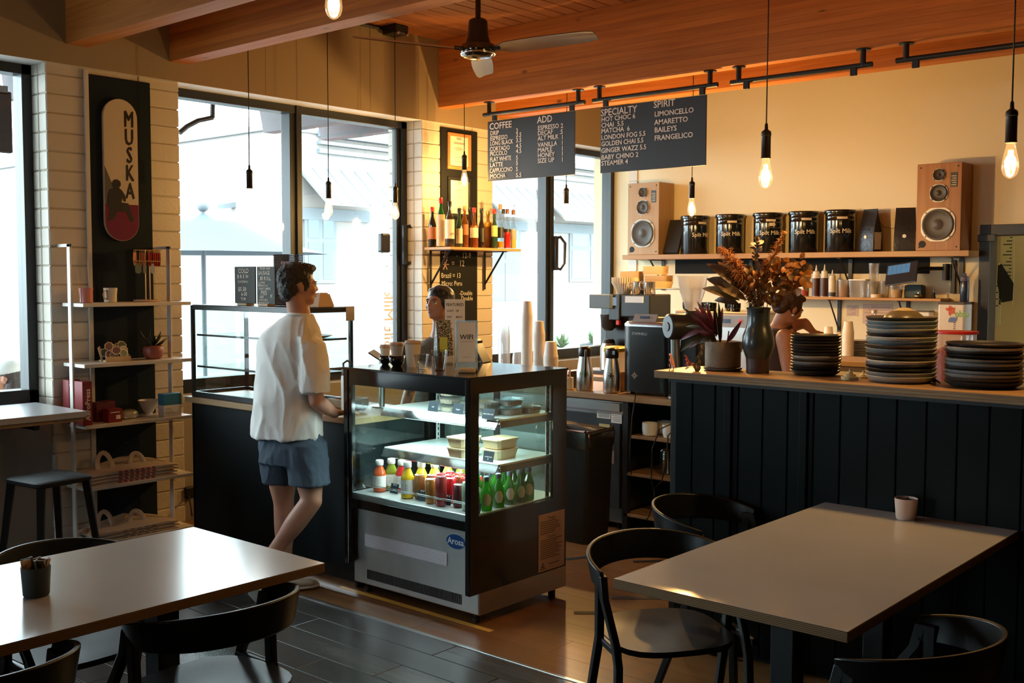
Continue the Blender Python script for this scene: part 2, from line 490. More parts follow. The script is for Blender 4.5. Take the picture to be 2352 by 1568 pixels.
# window units ----------------------------------------------------------
pane_glass = glass('window_glass', (.93, .97, .97), .05)
def window(name, u0, u1, z0, z1, mull, fw=.062, sash=True):
    t = thing(name, None, None, (u0, V1 + .18, z0), kind='structure')
    a, b = V1 + .18, V1 + .30
    MB().rbox((u0, a, z1 - fw), (u1, b, z1), .003).build('frame_head', frame_black, t)
    MB().rbox((u0, a, z0), (u1, b, z0 + .1), .003).build('frame_sill', frame_black, t)
    MB().rbox((u0, a, z0), (u0 + fw, b, z1), .003).build('frame_jamb', frame_black, t)
    MB().rbox((u1 - fw, a, z0), (u1, b, z1), .003).build('frame_jamb', frame_black, t)
    xs = [u0 + fw]
    for mu in mull:
        MB().rbox((mu - .045, a + .01, z0), (mu - .006, b, z1), .003).build('sash_stile', frame_black, t)
        MB().rbox((mu + .004, a - .012, z0), (mu + .052, b - .03, z1), .003).build('sash_stile', frame_black, t)
        MB().box((mu - .006, a + .02, z0 + .05), (mu + .004, b - .01, z1 - .05)).build('seal', mat('grey_seal', (.25, .27, .28), .4), t)
        xs += [mu - .03, mu + .03]
    xs.append(u1 - fw)
    for p, q in zip(xs[::2], xs[1::2]):
        MB().box((p, a + .055, z0 + .08), (q, a + .059, z1 - .04)).build('pane', pane_glass, t)
    return t
w1 = window('window_1', 4.05, 6.331, .87, 3.005, [5.16])
w2 = window('window_2', 7.225, 9.35, .875, 3.005, [8.26])
w3 = window('window_3', .9, 3.13, .885, 3.005, [2.0])
# sliding sash at the right of window 1 with its latch handles
MB().rbox((6.228, V1 + .20, .93), (6.268, V1 + .25, 2.95), .003).build('sash_stile', frame_black, w1)
def handle(t, u0, z0, v0):
    h = MB()
    h.tube([(u0, v0, z0 - .14), (u0 + .05, v0 - .03, z0 - .16), (u0 + .08, v0 - .055, z0 - .10), (u0 + .085, v0 - .06, z0 + .10), (u0 + .05, v0 - .03, z0 + .16), (u0, v0, z0 + .14)], .016, 8)
    h.rbox((u0 - .022, v0 - .03, z0 - .17), (u0 + .022, v0 + .01, z0 + .17), .008)
    h.build('latch_handle', mat('handle_black', (.02, .021, .023), .3), t, smooth=40)
handle(w1, 6.285, 1.97, V1 + .18)
MB().rbox((6.06, V1 + .2, 1.90), (6.16, V1 + .26, 2.06), .015).build('latch_box', mat('handle_black', (.02, .021, .023), .3), w1)
handle(w2, 8.33, 1.935, V1 + .168)
# back wall with its doorway ---------------------------------------------
bw = MB().box((U1, 2.93, 0), (U1 + .15, V1 + .45, ZC)).box((U1, 1.85, 2.13), (U1 + .15, 2.93, ZC)).box((U1, VF, 0), (U1 + .15, 1.85, ZC)).build('wall_back', plaster); tag(bw, kind='structure')
# corner brick sliver beside the window
for k in range(26):
    o = bpy.data.objects.new('brick', brick(.11)); COL.objects.link(o); o.parent = bw; o.rotation_euler = (0, 0, PI / 2); o.scale = (1, .12, 1)
    o.location = (U1, 6.38, k * BH)
tag(MB().box((UL, VF - .15, 0), (U1 + 1.4, VF, ZC)).build('wall_front', dark_wall), kind='structure')
wa, wb_, wz0, wz1 = 4.7, 6.1, 1.0, 2.6     # window in the unseen left wall
tag(MB().box((UL - .15, VF, 0), (UL, wa, ZC)).box((UL - .15, wb_, 0), (UL, V1 + .45, ZC)).box((UL - .15, wa, 0), (UL, wb_, wz0)).box((UL - .15, wa, wz1), (UL, wb_, ZC)).build('wall_left', dark_wall), kind='structure')
w4 = thing('window_4', None, None, (UL, wa, wz0), kind='structure')
MB().box((UL - .08, wa, wz0), (UL - .076, wb_, wz1)).build('pane', pane_glass, w4)
for q in (wa, 5.37, wb_ - .06): MB().rbox((UL - .1, q, wz0), (UL - .04, q + .06, wz1), .003).build('frame_stile', frame_black, w4)
for q in (wz0, wz1 - .06): MB().rbox((UL - .1, wa, q), (UL - .04, wb_, q + .06), .003).build('frame_rail', frame_black, w4)
door = thing('door_1', None, None, (U1, 2.4, 0), kind='structure')
dk = mat('door_frame_black', (.012, .012, .011), .4)
MB().rbox((U1 - .03, 2.845, 0), (U1 + .17, 2.93, 2.14), .004).build('door_jamb', dk, door)
MB().rbox((U1 - .03, 1.85, 2.05), (U1 + .17, 2.845, 2.14), .004).build('door_head', dk, door)
MB().rbox((U1 - .03, 1.85, 0), (U1 + .17, 1.93, 2.05), .004).build('door_jamb', dk, door)
MB().rbox((U1 - .05, 2.80, 2.0), (U1 + .0, 2.94, 2.06), .004).build('door_stop', dk, door)
# store room seen through the doorway
sr = MB().box((U1 + 1.3, -.5, 0), (U1 + 1.4, 3.4, ZC)).box((U1 + .15, 3.3, 0), (U1 + 1.3, 3.4, ZC)).build('wall_store', mat('store_wall', (.62, .50, .28), .6)); tag(sr, kind='structure')
# ================================================================== the street outside
pav = MB().box((-20, V1 + .42, -.25), (40, 40, -.12)).build('ground_street', mat('pavement', (.20, .20, .20), .9, bump=.1)); tag(pav, kind='structure')
ext_brick = mat('street_brick', (.25, .225, .205), .9, bump=.3, bscale=9, rnd=.05)
ext_trim = mat('street_trim', (.15, .17, .18), .8)
ext_glass = mat('street_window_glass', (.085, .13, .145), .2)
ext_awn = mat('awning_metal', (.17, .19, .20), .6)
VB, UB = 16.0, 11.95
bd = thing('brick_building', 'pale brick building with slanted metal awnings across the street', 'building', (UB, VB, 0))
MB().box((UB, VB, -.2), (34, VB + 14, 4.35)).build('brick_wall', ext_brick, bd)
for z0, z1, d in ((4.0, 4.08, .10), (4.16, 4.22, .14), (4.30, 4.42, .2)):
    MB().box((UB + .9, VB - d, z0), (34, VB, z1)).build('cornice', ext_trim, bd)
MB().box((UB - .08, VB - .05, 4.35), (34, VB + 14, 4.45)).build('parapet_cap', ext_trim, bd)
MB().box((UB + .2, VB - .25, -.2), (34, VB, 1.15)).build('plinth', mat('plinth_render', (.22, .225, .22), .9), bd)
def awning(u0, u1):
    a = MB()
    a.prism([(0, 3.72), (-.85, 3.02), (-.85, 2.98), (0, 3.66)], u0, u1, Matrix(((0, 0, 1, 0), (1, 0, 0, VB), (0, 1, 0, 0), (0, 0, 0, 1))))
    o = a.build('awning', ext_awn, bd)
    n = int((u1 - u0) / .32)
    for k in range(n + 1):
        uu = u0 + (u1 - u0) * k / n
        b = MB(); b.cyl((uu, VB, 3.73), (uu, VB - .86, 3.02), .018, 4); b.build('awning_rib', mat('awning_rib_metal', (.13, .15, .155), .6), o)
    MB().box((u0, VB - .06, 2.75), (u1, VB, 2.97)).build('awning_valance', ext_trim, bd)
for a, b in ((12.4, 14.1), (14.75, 16.6), (17.2, 18.9), (19.3, 23.2)): awning(a, b)
def ext_window(u0, u1, z0, z1, cross=True):
    f = MB().box((u0 - .08, VB - .04, z0 - .08), (u1 + .08, VB + .0, z1 + .08)).build('window', ext_trim, bd)
    um = (u0 + u1) / 2; zm = z0 + (z1 - z0) * .6
    for a, b in ((u0, um - .05), (um + .05, u1)):
        for c, d in ((z0, zm - .04), (zm + .04, z1)):
            MB().box((a, VB - .05, c), (b, VB - .041, d)).build('pane', ext_glass, f)
for a in ((12.6, 13.2, 1.65, 2.86), (14.9, 16.3, 1.65, 2.7), (17.6, 18.6, 1.0, 2.75), (20.6, 22.0, 1.66, 2.9), (23.5, 24.8, 1.66, 2.9)): ext_window(*a)
for vv in (17.3, 19.2):
    MB().prism([(0, 0), (-.3, -.06), (-.26, -.14), (0, -.1)], 0, .16, Matrix(((1, 0, 0, UB), (0, 0, 1, vv), (0, 1, 0, 3.1), (0, 0, 0, 1)))).build('wall_lamp', ext_trim, bd)
# market umbrella
um = thing('patio_umbrella', 'pale grey patio umbrella with ball finial outside the large window', 'umbrella', (7.5, 11.55, -.12))
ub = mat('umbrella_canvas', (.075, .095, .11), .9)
MB().cyl((7.5, 11.55, -.12), (7.5, 11.55, 2.5), .028, 12).build('pole', ext_trim, um, smooth=40)
def canopy(z0, z1, r0, r1, n=8, sag=.04, wav=.0):
    m = MB(); seg = 6; rows = 6; o = 0
    pts = []
    for i in range(rows + 1):
        f = i / rows
        for k in range(n * seg):
            a = 2 * PI * k / (n * seg) + .3
            s_ = 1 - .06 * (math.sin(PI * (k % seg) / seg)) * f
            rr = (r0 + (r1 - r0) * f) * s_
            pts.append((7.5 + rr * math.cos(a), 11.55 + rr * math.sin(a), z1 + (z0 - z1) * f - sag * math.sin(PI * f) - (wav * (1 - math.cos(2 * PI * k / seg)) if i == rows else 0)))
    fs = []
    N = n * seg
    for i in range(rows):
        for k in range(N): fs.append((i * N + k, i * N + (k + 1) % N, (i + 1) * N + (k + 1) % N, (i + 1) * N + k))
    return m.add(pts, fs)
canopy(1.98, 2.36, .5, 1.55).build('canopy', ub, um, smooth=True)
canopy(2.22, 2.47, .02, .62, wav=.02).build('vent_cap', ub, um, smooth=True)
MB().sphere((7.5, 11.55, 2.56), .075, 12, 8).build('finial', ext_trim, um, smooth=True)
MB().lathe([(.3, 0), (.3, .06), (.05, .1)], 20, (7.5, 11.55, -.12)).build('base_plate', ext_trim, um, smooth=40)
# curved iron bracket of a hanging sign on the facade
br = thing('sign_bracket', 'curved black iron sign bracket outside at top left of the large window', 'bracket', (4.9, 7.6, 2.6))
p = [at(412, 305, v=7.7), at(430, 290, v=7.7), at(455, 277, v=7.7), at(488, 270, v=7.7)]
MB().tube(p, .022, 6).build('curved_arm', mat('iron_black', (.02, .02, .02), .6), br)
a = at(488, 271, v=7.7); b = at(489, 215, v=7.7)
MB().cyl(a, b, .02, 6).build('upright', mat('iron_black', (.02, .02, .02), .6), br)
MB().cyl((b.x, b.y, b.z + .2), (b.x, b.y, b.z - .05), .02, 6).cyl((b.x, b.y, ZC), (b.x, b.y, b.z), .018, 6).build('drop_rod', mat('iron_black', (.02, .02, .02), .6), br)
# low planter wall and street planters
for k, (x, y, v_, s_, lab) in enumerate(((1290, 800, 8.6, .3, 'dark square street planter outside the right window'), (1365, 790, 8.9, .34, 'ribbed grey street planter seen behind the orange juice jug'))):
    c = at(x, y, v=v_); t = thing('street_planter', lab, 'planter', (c.x, c.y, -.12))
    MB().lathe([(s_ * .5, 0), (s_ * .62, c.z + .12), (s_ * .55, c.z + .12), (s_ * .5, c.z + .06)], 10, (c.x, c.y, -.12)).build('tub', mat('planter_grey', (.06, .08, .08), .8), t)
    f = MB(); rr = random.Random(k)
    for q in range(40):
        a = rr.uniform(0, 2 * PI); l = rr.uniform(.1, .24); e = rr.uniform(.2, 1.2)
        d = V(math.cos(a) * math.cos(e), math.sin(a) * math.cos(e), math.sin(e)); o0 = V(c.x, c.y, c.z); tp = o0 + d * l
        sd = d.cross(V(0, 0, 1)).normalized() * .02
        f.add([o0 - sd * .3, o0 + d * l * .6 - sd, tp, o0 + d * l * .6 + sd], [(0, 1, 2, 3)])
    tag(f.build('foliage', mat('planter_leaf', (.08, .15, .07), .7), t), kind='stuff')
sh = thing('street_shrub', 'sunlit green shrub outside beside the sliding sash latch', 'shrub', (10.75, 11.3, -.12))
f = MB(); rr = random.Random(5)
for q in range(700):
    o0 = V(10.75 + rr.gauss(0, .16), 11.3 + rr.gauss(0, .16), rr.uniform(.9, 2.2)); a = rr.uniform(0, 6.28); d = V(math.cos(a), math.sin(a), rr.uniform(-.4, .8)).normalized() * .075; sd = d.cross(V(0, 0, 1)).normalized() * .02
    f.add([o0, o0 + d * .5 - sd, o0 + d, o0 + d * .5 + sd], [(0, 1, 2, 3)])
tag(f.build('foliage', mat('shrub_leaf', (.20, .30, .16), .8), sh), kind='stuff')
MB().cyl((10.75, 11.3, -.12), (10.75, 11.3, 1.5), .03, 6).build('stem', mat('shrub_stem', (.1, .07, .05), .9), sh)
aw = thing('street_awning', 'dark maroon awning edge outside the far left window', 'awning', (2.6, 8.2, 2.4))
a = at(-60, 200, v=8.2); b_ = at(31, 352, v=8.2)
MB().rbox((a.x, 8.2, b_.z), (b_.x, 8.26, a.z), .01).build('valance', mat('awning_maroon', (.016, .010, .012), .7), aw)
MB().box((a.x, 8.2, a.z - .02), (b_.x - .03, 9.2, a.z + .04)).build('awning_top', mat('awning_grey', (.12, .12, .13), .7), aw)
for q in (a.x + .1, b_.x - .1): MB().cyl((q, 8.9, -.12), (q, 8.9, a.z), .025, 8).build('post', ext_trim, aw)
# ================================================================== pendant lamps, fan, rails, menu boards
bulb_glass = None
def bulb_mat():
    m = bpy.data.materials.new('lit_bulb_glass'); m.use_nodes = True
    nt = m.node_tree; nt.nodes.remove(nt.nodes['Principled BSDF']); L = nt.links.new
    t = nt.nodes.new('ShaderNodeBsdfTransparent'); t.inputs[0].default_value = (1, .93, .82, 1)
    g = nt.nodes.new('ShaderNodeBsdfGlossy'); g.inputs['Roughness'].default_value = .03
    fr = schlick(nt, .05)
    mx = nt.nodes.new('ShaderNodeMixShader'); L(fr.outputs[0], mx.inputs[0]); L(t.outputs[0], mx.inputs[1]); L(g.outputs[0], mx.inputs[2])
    e = nt.nodes.new('ShaderNodeEmission'); e.inputs[0].default_value = (1, .62, .25, 1); e.inputs[1].default_value = .32
    ad = nt.nodes.new('ShaderNodeAddShader'); L(mx.outputs[0], ad.inputs[0]); L(e.outputs[0], ad.inputs[1])
    L(ad.outputs[0], nt.nodes['Material Output'].inputs[0])
    return m
bulb_glass = bulb_mat()
fil_glow = glow('hot_filament', (1., .66, .3), 26.)
sock_mat = mat('lamp_socket_black', (.02, .018, .016), .32, .3)
cord_mat = mat('black_cord', (.012, .012, .012), .7)
def bulb_profile():
    return [(.0, -.138), (.006, -.136), (.013, -.133), (.0245, -.122), (.0305, -.106), (.032, -.092), (.0295, -.07), (.0245, -.045), (.0185, -.02), (.016, -.004), (.016, .0)]
def lamp(label, c, ztop, on=True, watts=LAMP_W):
    """c: centre of the socket's lower rim, where the bulb starts."""
    t = thing('pendant_lamp', label, 'pendant lamp', (c.x, c.y, c.z), group='bare bulb pendant lamps')
    MB().tube([(0, 0, .125), (.002, 0, (ztop - c.z) * .5), (0, 0, ztop - c.z)], .0032, 6).build('cord', cord_mat, t, False, True)
    s_ = MB().lathe([(.004, .155), (.007, .15), (.008, .128), (.012, .124), (.0205, .118), (.0225, .11), (.0225, .1), (.021, .098), (.021, .006), (.0225, .003), (.0225, -.002), (.017, -.003)], 20).build('socket', sock_mat, t, False, 35)
    b = MB().lathe(bulb_profile(), 22, (0, 0, 0), cap=False).build('bulb', bulb_glass, t, False, True)
    f = MB()
    for k in range(5):
        a = 2 * PI * k / 5
        f.cyl((.0075 * math.cos(a), .0075 * math.sin(a), -.03), (.0115 * math.cos(a + .5), .0115 * math.sin(a + .5), -.108), .0023, 5)
    f.build('filament', fil_glow, b, False)
    d = bpy.data.lights.new('bulb_light', 'POINT'); d.energy = watts; d.color = LAMP_COL; d.shadow_soft_size = .03
    o = bpy.data.objects.new('bulb_light', d); COL.objects.link(o); o.parent = t; o.location = (0, 0, -.075)
    return t
def dp(x, y, w_): return CAM + (FW + RT * ((x - 1176) / FPX) - UPV * ((y - 784) / FPX)) * w_
lamp('clear pendant bulb with glowing filaments cut off by the top edge of the photo', dp(766, -44, 3.86), ZC, watts=17)
lamp('pendant bulb hanging left of the window mullion, washed out against the bright window', dp(573, 432, 7.2), ZC, watts=4)
lamp('pendant bulb hanging just right of the window mullion', dp(754.5, 455, 8.0), ZC, watts=8)
lamp('pendant bulb hanging beside the sliding window latch', dp(908, 465, 8.5), ZC, watts=13)
lamp('pendant bulb hanging in front of the framed certificates above the bottle shelf', dp(1066.5, 390, 8.93), 3.13, watts=30)
lamp('pendant bulb below the coffee menu board, against the second window', dp(1300.5, 467, 8.75), ZC, watts=110)
lamp('pendant bulb below the specialty menu board, above the first black bucket', dp(1589, 455, 8.0), ZC, watts=175)
lamp('pendant bulb in front of the cream wall above the vase of dried flowers', dp(1759, 363, 4.8), ZC, watts=42)
lamp('largest pendant bulb at the right edge beside the tall speaker', dp(2322, 327, 4.07), ZC, watts=44)
# surface junction box with conduit feeding the window pendants
jb = thing('junction_box', 'small black junction box with conduit where ceiling meets window wall', 'junction box', (5.97, 6.38, ZC))
c = at(908, 72, v=6.38)
MB().rbox((c.x - .07, 6.30, c.z - .03), (c.x + .07, 6.46, ZC), .01).build('box', black_metal, jb)
MB().cyl((5.3, 6.47, ZC - .02), (c.x, 6.47, ZC - .02), .014, 8).build('conduit', black_metal, jb, smooth=40)
for q in (-.05, .05): MB().sphere((c.x + q, 6.29, c.z - .03), .012, 8, 6).build('screw', chrome, jb)
# ceiling fan ------------------------------------------------------------
fc = dp(1098, 108, 6.3)
fan = thing('ceiling_fan', 'black ceiling fan with three metal blades hanging from the cedar ceiling', 'ceiling fan', (fc.x, fc.y, ZC))
blk = mat('fan_black', (.01, .01, .01), .25)
z = fc.z - ZC
MB().cyl((0, 0, 0), (0, 0, z + .1), .016, 12).build('down_rod', blk, fan, False, 40)
MB().lathe([(.02, .17), (.045, .16), (.055, .15), (.062, .06), (.075, .02), (.075, .012)], 28, (0, 0, z)).build('motor_cap', blk, fan, False, 30)
MB().lathe([(.06, .015), (.1, .01), (.105, -.01), (.105, -.03), (.098, -.045), (.085, -.06), (.05, -.07), (.0, -.072)], 36, (0, 0, z)).build('motor_housing', mat('fan_gloss_black', (.012, .012, .012), .1, coat=1.), fan, False, 30)
MB().lathe([(.102, -.036), (.107, -.040), (.102, -.047), (.097, -.044)], 36, (0, 0, z), cap=False).build('trim_ring', chrome, fan, False, True)
fwd = Vector((FW.x, FW.y, 0)).normalized(); rgt = Vector((RT.x, RT.y, 0)).normalized()
bladem = mat('fan_blade_metal', (.42, .40, .38), .22, .9)
for ang in (2, 122, 242):
    a = RAD(ang); d = fwd * math.cos(a) + rgt * math.sin(a); sd = Vector((-d.y, d.x, 0))
    b = MB(); nr = 12
    top = []; 
    for i in range(nr + 1):
        f_ = i / nr; rr = .09 + (.78 - .09) * f_; wd = .05 + .012 * math.sin(PI * f_) if f_ > .12 else .03
        if f_ > .94: wd *= .8
        for q, s_ in enumerate((-1, -.3, .3, 1)):
            zz = z - .02 + s_ * wd * -.32 + (.004 if abs(s_) < .5 else 0)
            top.append(d * rr + sd * (wd * s_) + Vector((0, 0, zz)))
    fs = [(i * 4 + q, i * 4 + q + 1, (i + 1) * 4 + q + 1, (i + 1) * 4 + q) for i in range(nr) for q in range(3)]
    N = len(top)
    b.add(top, fs); b.add([p - Vector((0, 0, .0035)) for p in top], [tuple(reversed(f)) for f in fs])
    b.build('blade', bladem, fan, False, 30)
    MB().tube([d * .06 + V(0, 0, z - .02), d * .15 + V(0, 0, z - .018)], [.014, .012], 8).build('blade_iron', blk, fan, False, 40)
# rails under the beam ------------------------------------------------------
ur = 6.586
def rail(label, va, vb):
    t = thing('menu_rail', label, 'rail', (ur, va, 3.13), group='black pipe rails under the beam')
    MB().cyl((ur, va + .06, 3.03), (ur, vb - .06, 3.03), .017, 14).build('pipe', black_metal, t, smooth=40)
    for q in (va, vb):
        MB().cyl((ur, q, 3.13), (ur, q, 3.02), .018, 14).build('standoff', black_metal, t, smooth=40)
        MB().lathe([(.045, 0), (.045, -.008), (.02, -.009)], 20, (ur, q, 3.13)).build('flange', black_metal, t, smooth=40)
    for q in (va - .06, vb + .06):
        MB().rbox((ur - .010, q - .022, 2.9725), (ur + .010, q + .022, 3.045), .004).build('hook_clip', black_metal, t)
    return t
rail('black pipe rail holding the coffee menu board', 5.97, 5.05)
rail('black pipe rail holding the specialty menu board', 4.85, 3.90)
rail('empty black pipe rail right of the specialty menu board', at(1697, 160, u=ur).y, at(1983, 112, u=ur).y)
rail('empty black pipe rail at the top right corner of the photo', at(2082, 95, u=ur).y, 1.75)
# menu boards -----------------------------------------------------------
board_m = mat('menu_board_charcoal', (.028, .029, .031), .55)
def menu(label, v0, v1, z0, z1, rows):
    t = thing('menu_board', label, 'menu board', (ur, (v0 + v1) / 2, z0))
    MB().rbox((ur - .004, v1, z0), (ur + .004, v0, z1), .004, 2).build('board', board_m, t)
    for s_, x, y, size, sx in rows:
        p = at(x, y, u=ur - .006)
        text(s_, size, cream_txt, t, p, RZU, sx=sx, bold=.012)
    return t
H, S = .066, .05
c1 = [('COFFEE', 1124, 298, .074, .95), ('DRIP', 1126, 311, S, .9), ('ESPRESSO', 1126, 323, S, .88), ('LONG BLACK', 1126, 334.5, S, .8), ('CORTADO', 1125, 347.5, S, .88), ('PICCOLO', 1125.5, 358.5, S, .88),
      ('FLAT WHITE', 1125.5, 371.5, S, .82), ('LATTE', 1125.5, 384, S, 1), ('CAPPUCCINO', 1125, 397, S, .78), ('MOCHA', 1126, 410, S, .9)]
pr_ = [('3', 305), ('3.5', 315), ('3.5', 327), ('4.5', 340), ('4.5', 352), ('5', 367), ('5', 379), ('5', 393), ('5.5', 407)]
c1 += [(a, 1185, y, S, 1) for a, y in pr_]
c1 += [('ADD', 1234, 283, .074, .95)] + [(a, 1235, y, S, 1) for a, y in (('ESPRESSO', 299), ('DECAF', 311), ('ALT MILK', 323), ('VANILLA', 338), ('MAPLE', 350), ('HONEY', 362), ('SIZE UP', 374.5))]
c1 += [(a, x, y, S, 1) for a, x, y in (('2', 1288, 294), ('.5', 1285, 308), ('1', 1289, 320), ('1', 1289, 333), ('1', 1289, 346), ('1', 1289, 358), ('1', 1289, 371))]
menu('hanging charcoal menu board headed COFFEE and ADD', 5.985, 5.077, 2.486, 2.971, c1)
c2 = [('SPECIALTY', 1380, 267, .072, .95)] + [(a, 1381, y, S, sx) for a, y, sx in (('HOT CHOC 6', 280, 1), ('CHAI  5.5', 293.5, 1), ('MATCHA  6', 306.5, 1), ('LONDON FOG 5.5', 321.5, .97), ('GOLDEN CHAI 5.5', 336, .93), ('GINGER WAZZ 5.5', 351.5, .97), ('BABY CHINO 2', 367, 1), ('STEAMER 4', 380.5, 1))]
c2 += [('SPIRIT', 1501, 248, .068, 1.0)] + [(a, 1503, y, .052, 1.03) for a, y in (('LIMONCELLO', 268), ('AMARETTO', 287), ('BAILEYS', 304.5), ('FRANGELICO', 323))]
menu('hanging charcoal menu board headed SPECIALTY and SPIRIT', 4.836, 3.922, 2.481, 2.970, c2)
# ================================================================== refrigerated display case
FU0, FU1, FV0, FV1, FZ = 3.69, 4.43, 3.466, 4.385, 1.221
fr = thing('display_fridge', 'black glass refrigerated display case with stainless base, lit inside', 'display fridge', (4.06, 3.92, 0))
gloss_blk = mat('black_glass_border', (.008, .009, .010), .12, coat=.5)
steel_f = mat('fridge_stainless', (.66, .66, .65), .42, 1., bump=.02, bscale=200, var=.15, vscale=5)
cool = (.82, 1.0, .98)
fglass = glass('fridge_glass', (.93, .985, .98), .05)
# base cabinet
MB().rbox((3.753, FV0 + .004, .055), (4.44, FV1, .50), .006).build('base_cabinet', steel_f, fr)
MB().rbox((3.756, FV0 + .0, .055), (4.438, FV0 + .006, .165), .002).build('base_side_panel', mat('fridge_side_stainless', (.42, .36, .30), .34, 1.), fr)
for a, b in ((3.80, FV0 + .06), (4.39, FV0 + .06), (3.80, FV1 - .06), (4.39, FV1 - .06)):
    MB().lathe([(.016, 0), (.02, .004), (.02, .03), (.012, .032), (.012, .056)], 14, (a, b, 0)).build('foot', black_metal, fr, smooth=40)
# grille slots in the kick plate
for k in range(62):
    vv = 4.275 - k * .0113
    MB().box((3.7505, vv - .0035, .088), (3.754, vv + .0022, .138)).build('grille_slot', mat('slot_black', (.008, .008, .008), .8), fr)
# perforated strip
ps = MB().rbox((3.7495, 3.681, .262), (3.753, 4.297, .330), .001, 1).build('perforated_strip', mat('strip_white', (.78, .76, .82), .5), fr)
hm = MB().box((-.001, -.0032, -.0032), (.0004, .0032, .0032)).mesh('perforation', mat('strip_hole', (.20, .20, .24), .6))
holes = MB()
for i in range(62):
    for j in range(7):
        holes.cbox((3.7493, 4.292 - i * .0098, .267 + j * .0097), (.0012, .0034, .0034))
tag(holes.build('perforation', mat('strip_hole', (.20, .20, .24), .6), ps), kind='stuff')
# oval maker's badge
bc = V(3.7525, 3.618, .397)
bd_ = MB(); pts = [(math.cos(2 * PI * k / 32) * .064, math.sin(2 * PI * k / 32) * .036) for k in range(32)]
MX = Matrix(((0, 0, -1, bc.x), (-1, 0, 0, bc.y), (0, 1, 0, bc.z), (0, 0, 0, 1)))
bo = MB().prism([(a * 1.06, b * 1.08) for a, b in pts], 0, .003, MX).build('badge', mat('badge_silver', (.7, .72, .75), .3, .8), fr)
MB().prism(pts, .003, .0042, MX).build('badge_face', mat('badge_blue', (.015, .07, .24), .3), bo)
text('Arosa', .046, white_txt, bo, (bc.x - .0045, bc.y, bc.z - .014), RZU, align='CENTER', ext=.0004, bold=.015)
# side panel of black glass with a clear window
def framed(t, name, u=None, v=None, a0=0, a1=1, z0=0, z1=1, w0=0, w1=1, y0=0, y1=1, th=.008, glassm=None):
    """Black border with an opening (w0..w1, y0..y1) in the sheet a0..a1, z0..z1."""
    m = MB()
    for p, q, r_, s_ in ((a0, a1, z0, y0), (a0, a1, y1, z1), (a0, w0, y0, y1), (w1, a1, y0, y1)):
        if u is not None: m.box((u - th / 2, p, r_), (u + th / 2, q, s_))
        else: m.box((p, v - th / 2, r_), (q, v + th / 2, s_))
    m.build(name, gloss_blk, t, weld=True)
    g = MB()
    if u is not None: g.box((u - .002, w0, y0), (u + .002, w1, y1))
    else: g.box((w0, v - .002, y0), (w1, v + .002, y1))
    g.build('pane', glassm or fglass, t)
framed(fr, 'side_border', v=FV0, a0=3.685, a1=4.43, z0=.166, z1=1.212, w0=3.748, w1=4.316, y0=.545, y1=1.14)
framed(fr, 'side_border', v=FV1 - .004, a0=3.70, a1=4.43, z0=.166, z1=1.212, w0=3.76, w1=4.316, y0=.545, y1=1.14)
framed(fr, 'front_border', u=3.70, a0=FV0 + .005, a1=FV1, z0=.475, z1=1.212, w0=FV0 + .03, w1=FV1 - .055, y0=.522, y1=1.13)
MB().rbox((3.678, FV0 - .008, .166), (3.70, FV0 + .024, 1.212), .006).build('corner_post', gloss_blk, fr)
MB().rbox((3.69, FV1 - .03, .166), (3.72, FV1 + .005, 1.212), .004).build('corner_post', gloss_blk, fr)
MB().rbox((4.36, FV0 + .01, .5), (4.43, FV0 + .05, 1.21), .003).build('rear_post', black_metal, fr)
MB().rbox((4.36, FV1 - .05, .5), (4.43, FV1 - .01, 1.21), .003).build('rear_post', black_metal, fr)
for vv in (FV0 + .052, FV1 - .058):
    s_ = MB().rbox((4.325, vv - .003, .53), (4.352, vv + .003, 1.16), .001, 1).build('shelf_standard', mat('standard_white', (.75, .78, .78), .4), fr)
    for k in range(20): MB().box((4.334, vv - .0042, .55 + k * .03), (4.341, vv + .0042, .567 + k * .03)).build('slot', mat('slot_black', (.008, .008, .008), .8), s_)
MB().rbox((3.68, FV0 - .004, 1.209), (4.445, FV1 + .004, FZ), .003).build('glass_top', mat('top_black_glass', (.012, .016, .018), .06, coat=.3), fr)
MB().rbox((3.72, FV0 + .02, .50), (4.42, FV1 - .02, .55), .004).build('deck', mat('deck_steel', (.62, .66, .66), .35, .7), fr)
for a, b in ((FV0 + .05, 3.93), (3.93, FV1 - .05)):
    MB().box((4.40, a, .55), (4.404, b, 1.2)).build('rear_sliding_door', glass('rear_glass', (.72, .90, .90), .08, body=(.35, .55, .56), bodyf=.25), fr)
MB().rbox((4.395, 3.91, .55), (4.41, 3.95, 1.2), .002).build('rear_stile', black_metal, fr)
for z_, first in ((.993, True), (.770, False)):
    sh_ = MB().rbox((3.93, 3.50, z_ - .012), (4.38, 4.335, z_), .002, 1).build('glass_shelf', mat('frosted_shelf', (.72, .84, .83), .3), fr)
    MB().prism([(3.935, z_), (3.905, z_ - .045), (3.908, z_ - .048), (3.945, z_ - .012)], 3.50, 4.335, Matrix(((1, 0, 0, 0), (0, 0, 1, 0), (0, 1, 0, 0), (0, 0, 0, 1)))).build('shelf_lip', mat('lip_steel', (.55, .57, .58), .12, 1.), sh_)
    MB().rbox((3.95, 3.50, z_ - .045), (4.36, 3.505, z_ - .012), .001, 1).build('shelf_arm', mat('arm_grey', (.28, .26, .22), .4, .6), sh_)
    MB().rbox((3.945, 3.53, z_ - .030), (3.975, 4.30, z_ - .014), .003).build('light_tube', glow('fridge_tube', cool, 14. if first else 10.), sh_)
    area_light('tube_light', (3.975, 3.915, z_ - .034), (.77, .05), 5.5 if first else 3.0, cool, (0, RAD(-18), PI / 2 - PI / 2), None).parent = fr
for o in [o for o in fr.children if o.type == 'LIGHT']: o.location = Vector(o.location) - Vector(fr.location); o.rotation_euler = (0, 0, PI / 2)
